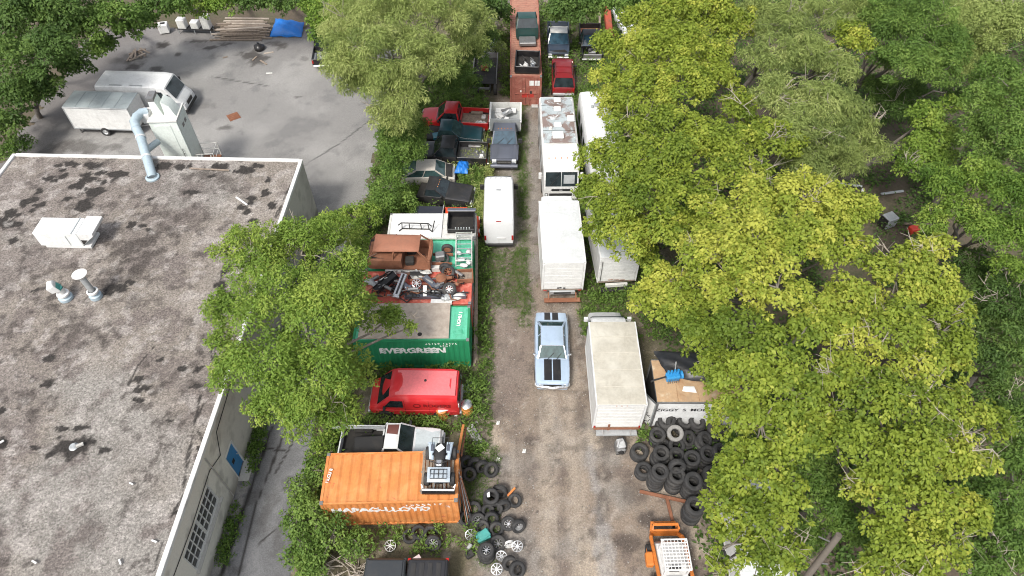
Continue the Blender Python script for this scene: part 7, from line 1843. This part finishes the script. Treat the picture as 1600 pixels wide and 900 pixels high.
tree('bright green tree crowding behind the left side of the willow', (-15.6, 53.5), [(505, 25, 6, 28), (500, 50, 5, 22), (525, 10, 7, 30), (490, 8, 5, 20)], 'lime', 'far', 3)
tree('dense green shrub mass under the willow beside the red pickup', (-7.6, 40.5), [(632, 212, 3.6, 34), (642, 235, 3.0, 26), (618, 243, 3.2, 30), (620, 266, 2.6, 24), (652, 200, 3.0, 22), (608, 215, 3.2, 22)], 'green', 'fine', 4, name='shrub', cat='shrub', trunk_r=.1, tint=.12)
tree('leafy shrub left of the beige car at the car park edge', (-8.6, 35.6), [(608, 290, 2.6, 28), (630, 312, 1.8, 22), (600, 318, 2.4, 26), (650, 330, 1.2, 14)], 'green', 'bush', 5, name='shrub', cat='shrub', trunk_r=.08, tint=.2)
tree('bright yellow-green shrub beside the white-roofed container', (-9.0, 31.2), [(578, 340, 2.6, 24), (555, 340, 2.8, 26), (556, 372, 3.0, 26), (535, 345, 2.4, 22), (612, 326, 1.6, 16)], 'lime', 'bush', 6, name='shrub', cat='shrub', trunk_r=.1, tint=.15)
tree('dark green tree behind the stripped truck at the far left of the lane', (-4.6, 50.5), [(715, 120, 4.5, 30), (735, 95, 5, 30), (735, 132, 3.0, 20), (700, 132, 3.2, 20), (755, 60, 5, 24)], 'deep', 'fine', 7, tint=.1)
tree('shaded tree at the top beside the long rusty container', (-1.6, 58.5), [(760, 8, 5, 30), (785, 20, 3.5, 18), (735, 5, 6, 30)], 'deep', 'far', 8)
tree('pale leafed sapling over the derelict grey truck', (-3.4, 53.6), [(780, 75, 3.2, 13), (765, 50, 3.6, 18), (752, 75, 3.2, 16)], 'olive', 'fine', 9, name='sapling', trunk_r=.07)
tree('bright leafy bush left of the orange container', (-9.6, 12.2), [(472, 765, 1.5, 26), (464, 815, 1.3, 26), (492, 800, 1.6, 34), (520, 835, 1.3, 32), (482, 852, 1.3, 32), (500, 735, 1.6, 20), (560, 850, 1.0, 28), (485, 885, 1.0, 30)], 'green', 'bush', 10, name='bush', cat='bush', trunk_r=.06, tint=.22)
tree('small yellow-green bush at the orange container rear corner', (-9.3, 15.2), [(500, 700, 1.3, 20), (515, 690, 1.2, 18), (490, 725, 1.4, 16)], 'lime', 'bush', 12, name='bush', cat='bush', trunk_r=.05)
tl = [('dark broad tree at the top left corner', (-37, 47), [(30, 30, 7, 55), (90, 25, 7, 52), (20, 90, 6.5, 50), (75, 85, 7, 52)], 'deep', 20), ('shaded tree beside the grey-roofed trailer', (-35.5, 43), [(25, 150, 3.2, 40), (60, 135, 3.0, 34), (8, 195, 2.6, 30), (115, 100, 3.4, 30)], 'deep', 21), ('green tree behind the broken crate', (-32.5, 55), [(150, 40, 6, 42), (185, 30, 6, 38), (196, 42, 4.5, 24), (158, 72, 4.5, 26)], 'green', 22),
      ('low leafy tree behind the white cabinets', (-28, 58.5), [(235, 10, 5.5, 30), (275, 5, 5.5, 28), (232, 30, 3.5, 16)], 'green', 23), ('lime-leaved tree behind the lumber heap', (-24, 59.5), [(310, 2, 5, 26), (345, 2, 5, 24), (325, 14, 4, 14)], 'lime', 24), ('dark tree at the top behind the blue tarpaulin', (-20.5, 60), [(390, -4, 5, 28), (430, -2, 5, 26), (465, 2, 5, 22), (445, 8, 3.2, 14)], 'deep', 25)]
for (lab, b, l, lf, sd) in tl:
    tree(lab, b, l, lf, 'far', sd, tint=.1)
tree('low green bush at the left behind the building corner', (-34.0, 37.6), [(22, 228, 1.6, 18), (40, 222, 1.3, 14), (8, 240, 1.6, 16)], 'green', 'bush', 26, name='bush', cat='bush', trunk_r=.06)
# --- right half
right = [
    ('yellow-green maple over the top of the lane', (9.8, 39.5), [(965, 75, 8, 38), (1010, 35, 9, 42), (1060, 20, 9, 42), (1110, 25, 9, 42), (1000, 90, 9, 46), (1055, 75, 10, 46), (1105, 80, 9.5, 42), (950, 125, 7.5, 34), (1010, 140, 9, 46), (1070, 130, 9.5, 44), (1120, 130, 9, 38), (962, 165, 7, 32), (1150, 40, 8, 36)], 'yellow', 'broad', 40, .12, 3),
    ('green-yellow maple overhanging the motorhome and the rippled box truck', (9.4, 30.0), [(985, 205, 8.5, 44), (1040, 195, 9, 42), (932, 245, 7.5, 32), (985, 255, 9, 46), (1045, 250, 9.5, 46), (1095, 220, 9, 42), (925, 300, 7, 32), (955, 320, 8, 44), (1015, 310, 9, 46), (1075, 300, 9, 42), (935, 355, 6.5, 28), (985, 368, 7.5, 40), (1040, 355, 8, 42), (1085, 345, 8, 32), (1008, 398, 6, 22)], 'yellow', 'broad', 41, -.08, 4),
    ('yellow-tipped maple in the middle of the right-hand wood', (14.8, 33.0), [(1150, 230, 9, 42), (1200, 215, 9, 36), (1238, 225, 8.5, 24), (1170, 270, 9, 42), (1130, 265, 9, 40), (1150, 180, 8, 36)], 'yellow', 'broad', 42, .1, 3),
    ('brightest yellow maple beside the dark clearing', (13.8, 23.5), [(1120, 340, 9, 50), (1180, 315, 10, 50), (1250, 315, 10.5, 52), (1310, 330, 10, 48), (1352, 330, 9, 28), (1110, 400, 9.5, 50), (1180, 380, 11, 54), (1250, 380, 11, 54), (1320, 390, 10, 44), (1145, 450, 10, 50), (1215, 450, 11, 50), (1040, 440, 7.5, 40), (1005, 470, 6.5, 30), (1060, 480, 8, 44)], 'yellow', 'broad', 43, .26, 8),
    ('yellow-green maple with bare twigs right of the brightest maple', (17.6, 18.5), [(1430, 400, 9, 36), (1470, 385, 8, 22), (1400, 440, 10, 48), (1460, 450, 9.5, 44), (1340, 470, 10, 46), (1400, 510, 10.5, 50), (1470, 520, 9, 46), (1500, 480, 8, 24), (1340, 540, 10, 46), (1430, 570, 10, 46), (1495, 570, 8, 30), (1280, 500, 10, 42)], 'yellow', 'broad', 44, .16, 9),
    ('leafy maple leaning over the lettered white box body', (12.2, 16.2), [(1100, 520, 8.5, 42), (1170, 520, 10, 50), (1235, 540, 10, 46), (1120, 580, 8, 40), (1170, 590, 9.5, 50), (1240, 610, 9.5, 46), (1140, 650, 8, 36), (1190, 660, 9, 48), (1250, 680, 9, 44)], 'yellow', 'broad', 45, -.1, 4),
    ('maple covering the hidden white trailer at the bottom', (12.0, 10.2), [(1150, 735, 7.5, 40), (1210, 740, 8, 46), (1126, 785, 6.5, 32), (1135, 755, 6.5, 26), (1180, 800, 7, 46), (1230, 790, 7, 36), (1145, 850, 6, 40), (1200, 870, 6, 46), (1122, 885, 5, 20), (1232, 860, 6, 30)], 'yellow', 'broad', 46, -.08, 3),
    ('large grey-twigged maple at the lower right', (15.8, 11.6), [(1310, 590, 9.5, 46), (1370, 620, 10, 48), (1440, 640, 9.5, 48), (1500, 640, 8.5, 44), (1555, 660, 7.5, 32), (1290, 650, 9, 42), (1350, 690, 9.5, 48), (1420, 710, 9.5, 48), (1490, 710, 8.5, 44), (1535, 720, 7.5, 26), (1380, 770, 9, 46), (1450, 780, 8.5, 46), (1350, 765, 8.5, 32), (1400, 840, 8, 46), (1470, 850, 7.5, 46), (1375, 890, 7, 36), (1515, 800, 7, 34), (1430, 890, 7, 42)], 'yellow', 'broad', 47, .02, 16),
    ('deep green shrub tree filling the gap left of the bare pole', (13.0, 12.6), [(1165, 690, 6, 34), (1215, 705, 6, 38), (1272, 735, 5.5, 38), (1290, 790, 5, 36), (1265, 840, 4.5, 30), (1300, 690, 6, 28), (1330, 830, 5, 30)], 'green', 'fine', 61, .12, 0),
    ('deep green tree at the bottom right corner', (20.5, 10.0), [(1560, 780, 5.5, 46), (1580, 850, 5, 46), (1540, 880, 5, 40), (1590, 720, 5.5, 40), (1597, 660, 6, 34)], 'green', 'fine', 48, .05, 1),
    ('shaded dark green tree at the right edge', (23.5, 18.5), [(1530, 480, 5, 46), (1580, 470, 6, 46), (1590, 540, 5.5, 46), (1545, 560, 5, 40), (1562, 620, 5, 36), (1530, 420, 5, 36)], 'deep', 'fine', 49, .12, 2),
    ('round fresh green tree right of the dark clearing', (25.0, 27.5), [(1470, 285, 8.5, 38), (1500, 330, 8, 38), (1462, 345, 7.5, 28), (1530, 280, 9, 40), (1580, 300, 9.5, 42), (1540, 360, 8, 38), (1590, 370, 8, 40), (1455, 370, 6, 20), (1575, 420, 7, 30)], 'lime', 'fine', 50, -.05, 1),
    ('pale green tree at the right edge above the round fresh green tree', (28.0, 33.5), [(1560, 120, 9, 38), (1590, 150, 10, 42), (1540, 165, 9, 38), (1520, 205, 8, 30), (1570, 205, 9, 42), (1600, 220, 9, 42), (1540, 235, 8, 30)], 'green', 'fine', 51, .25, 1),
    ('soft green tree near the top right', (24.0, 43.0), [(1400, 50, 9, 40), (1440, 35, 10, 44), (1480, 70, 9, 40), (1420, 95, 9, 40), (1465, 110, 8.5, 36), (1385, 90, 8, 28), (1385, 25, 8.5, 36)], 'green', 'fine', 52, .18, 2),
    ('olive tree in the top right corner', (30.0, 44.0), [(1510, 30, 9, 44), (1560, 25, 9, 44), (1600, 50, 9, 46), (1540, 70, 8, 36), (1500, 100, 7, 30)], 'olive', 'fine', 53, 0.0, 3),
    ('olive willow at the top between the maple and the soft green tree', (16.8, 44.5), [(1230, 40, 9, 44), (1280, 30, 9, 44), (1200, 90, 9.5, 40), (1260, 90, 9, 40), (1310, 110, 8.5, 34), (1180, 20, 8, 36), (1335, 20, 8, 34)], 'olive', 'willow', 54, -.02, 5),
    ('drooping grey-olive willow above the dark clearing', (18.6, 37.0), [(1210, 150, 9, 40), (1270, 160, 9, 44), (1320, 170, 8, 36), (1240, 200, 8.5, 42), (1290, 215, 8, 42), (1340, 200, 7, 30), (1260, 255, 7, 38), (1320, 250, 6, 36), (1368, 235, 6, 26), (1285, 285, 5, 26)], 'olive', 'willow', 55, 0.0, 7),
    ('small yellow-leaved maple tip near the top', (20.5, 43.0), [(1340, 70, 9, 26), (1320, 52, 9, 22), (1290, 82, 8.5, 18), (1338, 45, 9, 16)], 'yellow', 'broad', 56, .05, 1),
    ('small bright maple standing in the shade right of the willow', (22.8, 36.0), [(1450, 185, 6.5, 30), (1472, 210, 6, 28), (1435, 230, 5.5, 30), (1420, 260, 5, 26), (1465, 250, 5, 26), (1485, 165, 6.5, 18)], 'lime', 'broad', 57, .05, 2),
    ('dim olive tree in the shade behind the small bright maple', (22.0, 40.5), [(1400, 165, 4.6, 34), (1375, 140, 4.8, 30), (1420, 140, 4.6, 28), (1500, 150, 5, 26)], 'deep', 'fine', 58, .15, 5),
    ('green tree at the top behind the dark blue pickup', (4.6, 58.6), [(880, 10, 5, 26), (905, 15, 5, 24), (860, 22, 3.5, 16), (925, 8, 5, 24)], 'deep', 'far', 59, .15, 0),
    ('green tree at the top behind the white car', (9.5, 59.5), [(985, 8, 6, 26), (960, 5, 6, 24), (1010, -8, 7, 30)], 'green', 'far', 60, .1, 0),
]
for (lab, b, l, lf, sty, sd, ti, dd) in right:
    tree(lab, b, l, lf, sty, sd, tint=ti, dead=dd)
# hollow dark wood behind and under the canopy: saplings of one kind, too many to count -> one undergrowth mass
def scatter_leaves(name, lab, pts, rg, leaf, L, W, tint, up=.9, h=.4):
    n = len(pts)
    N = norm(rg.normal(size=(n, 3)) * .5 + np.array([0, 0, up]))
    D = norm(rg.normal(size=(n, 3)) * np.array([1, 1, .4]) + np.array([0, 0, h]))
    D = norm(D - N * np.sum(D * N, 1, keepdims=True))
    o = leaf_object(name, pts, D, N, L * (.6 + .8 * rg.rand(n)), W * (.7 + .6 * rg.rand(n)), np.clip(tint + rg.normal(0, .16, n), 0, 1), LEAF[leaf])
    return tag(o, lab, 'plants', None, 'stuff')
rg = np.random.RandomState(99)
def tufts(n, xr, yr, fn, per, spread, hmax):
    """clumped plant positions where fn(x, y) > random"""
    x, y = rg.uniform(*xr, n * 4), rg.uniform(*yr, n * 4)
    k = rg.rand(len(x)) < fn(x, y)
    x, y = x[k][:n], y[k][:n]
    hh = hmax * (.4 + .8 * rg.rand(len(x)))
    X = np.repeat(np.stack([x, y, np.zeros(len(x))], 1), per, 0)
    X[:, :2] += rg.normal(0, spread, (len(X), 2))
    X[:, 2] = rg.rand(len(X)) * np.repeat(hh, per) + .02
    return X
def under(x, y):
    return ((x > 8.6) | (y > 57) | ((x < -9.5) & (y > 56))) * sstep(.32, .5, fbm(x, y, .3, 901)) * (1 - np.exp(-((x - 22.8) ** 2 + (y - 34) ** 2) / 9.0))
scatter_leaves('undergrowth', 'dark low leafy undergrowth on the shaded ground under the trees', tufts(5200, (8.6, 45), (6, 70), under, 22, .28, .7), rg, 'deep', .22, .13, .45)
def wmask(x, y):
    m = np.zeros(len(x))
    m = np.maximum(m, ((x > -9.6) & (x < -1.9) & (y > 31.5) & (y < 50)) * .95)            # among the old cars
    m = np.maximum(m, ((x > -2.4) & (x < -1.35) & (y > 15) & (y < 31)) * sstep(.3, .5, fbm(x, y, .8, 911)))
    m = np.maximum(m, ((x > -9.6) & (x < -2.0) & (y > 16.6) & (y < 17.6)) * 1.0)           # strip below the red van
    m = np.maximum(m, ((x > -9.6) & (x < -1.6) & (y > 10.6) & (y < 11.8)) * .5)           # in front of the orange container
    m = np.maximum(m, ((x > -10.2) & (x < -8.4) & (y > 10) & (y < 34)) * .9)
    m = np.maximum(m, ((x > -9) & (x < -2.4) & (y > 19.6) & (y < 20.7)) * .7)
    m = np.maximum(m, ((x > 4.0) & (x < 9) & (y > 22.5) & (y < 60)) * .55)
    m = np.maximum(m, ((x > 6.3) & (x < 7.0) & (y > 15.9) & (y < 17)) * .7)
    m = np.maximum(m, ((x > -1) & (x < 8) & (y > 45.5) & (y < 60)) * .5)
    for (a, b, c, d) in ((-6.8, -1.6, 36.9, 39.1), (-6.8, -1.6, 40.8, 43.0), (-6.2, -2.0, 39.1, 40.8), (-1.8, .9, 36, 43), (-7.6, -3.8, 35.1, 36.9), (-6.3, -2.5, 33, 34.8)):
        m *= 1 - ((x > a) & (x < b) & (y > c) & (y < d))
    return m * sstep(.25, .5, fbm(x, y, .55, 921) + .1)
scatter_leaves('weeds', 'tall green weeds growing between the old cars and containers', tufts(3600, (-10.5, 9), (9.5, 60), wmask, 24, .13, .75), rg, 'green', .2, .075, .62, .6, .9)
def drymask(x, y):
    return (((x > -3.4) & (x < -1.4) & (y > 31) & (y < 40)) * .9 + ((x > -6) & (x < -2) & (y > 35) & (y < 37.5)) * .7) * sstep(.35, .5, fbm(x, y, .9, 931))
scatter_leaves('dry_weeds', 'yellowed dry weeds beside the white van', tufts(500, (-6, -1), (30, 41), drymask, 26, .12, .7), rg, 'olive', .22, .05, .9, .4, 1.0)
def gmask(x, y):
    a = np.exp(-((x - .72 - .25 * (fbm(x, y, .35, 941) - .5)) / .34) ** 2) * (y > 23.5) * (y < 47) * sstep(.3, .55, fbm(x, y, 1.0, 942) + .08)
    b = ((x > -2.3) & (x < -1.0) & (y > 12) & (y < 33)) * sstep(.36, .55, fbm(x, y, .9, 943))
    c = ((x > -1.1) & (x < .9) & (y > 24.8) & (y < 29.5)) * sstep(.42, .55, fbm(x, y, .7, 944)) * .8
    d = ((x > 3.9) & (x < 6.8) & (y > 22.8) & (y < 27)) * sstep(.35, .5, fbm(x, y, .8, 945))
    e = ((x > -1.9) & (x < -.6) & (y > 10) & (y < 16)) * sstep(.45, .58, fbm(x, y, 1.1, 946)) * .8
    return np.maximum.reduce([a, b, c, d, e])
scatter_leaves('grass', 'short patchy grass along the edges and the middle of the lane', tufts(7500, (-2.4, 7), (9, 48), gmask, 9, .07, .10), rg, 'green', .12, .02, .5, .3, 1.3)
def bmask(x, y):
    w = -12.76 + (y - 32.77) * .0303
    return ((x > w + .03) & (x < w + .75)) * (y > 6) * (y < 31) * sstep(.38, .55, fbm(x, y, 1.1, 951))
scatter_leaves('wall_weeds', 'low weeds growing along the foot of the building wall', tufts(650, (-13.9, -11.9), (6, 31), bmask, 16, .1, .28), rg, 'green', .13, .06, .5, .6, .8)
# dry branch pile at the bottom
bp = MB()
brg = random.Random(4)
for k in range(70):
    p = at(brg.uniform(500, 575), brg.uniform(878, 905), .1 + .35 * brg.random())
    q = p + Vector((brg.uniform(-.9, .9), brg.uniform(-.5, .5), brg.uniform(-.15, .4)))
    bp.tube([p, p.lerp(q, .5) + Vector((0, 0, brg.uniform(-.1, .15))), q], [.03, .02, .008], 5, cap=False)
tag(bp.build('branch_pile', TWIG), 'heap of bare grey branches at the bottom edge beside the dark pickup', 'branches', None, 'stuff')

# loose stones on the lane
def pebbles():
    rp = np.random.RandomState(77)
    n = 2600
    x = np.concatenate([rp.uniform(-1.9, 8.5, n), rp.uniform(-1.5, 1.6, 700)])
    y = np.concatenate([rp.uniform(9, 26, n), rp.uniform(24, 46, 700)])
    k = fbm(x, y, .8, 971) + .25 * rp.rand(len(x)) > .56
    x, y = x[k], y[k]
    n = len(x)
    base = np.array([(1, 0, 0), (0, 1, 0), (-1, 0, 0), (0, -1, 0), (0, 0, .7)])
    r = .018 + .035 * rp.rand(n) ** 3
    a = rp.rand(n) * 6.28
    V = base[None] * r[:, None, None] * (.7 + .6 * rp.rand(n, 5, 1))
    ca, sa = np.cos(a)[:, None], np.sin(a)[:, None]
    V = np.stack([V[..., 0] * ca - V[..., 1] * sa + x[:, None], V[..., 0] * sa + V[..., 1] * ca + y[:, None], V[..., 2] + .015], -1)
    F = (np.arange(n)[:, None, None] * 5 + np.array([(0, 1, 4), (1, 2, 4), (2, 3, 4), (3, 0, 4)])[None]).reshape(-1, 3)
    me = bpy.data.meshes.new('gravel')
    me.from_pydata(V.reshape(-1, 3).tolist(), [], F.tolist())
    me.materials.append(mat('pale_stone', (.30, .28, .255), .95, patches=(((.16, .145, .13), .8, .45, .6),), grime=.2))
    o = bpy.data.objects.new('gravel', me)
    COL.objects.link(o)
    tag(o, 'loose small stones scattered over the dirt lane', 'gravel', None, 'stuff')
pebbles()
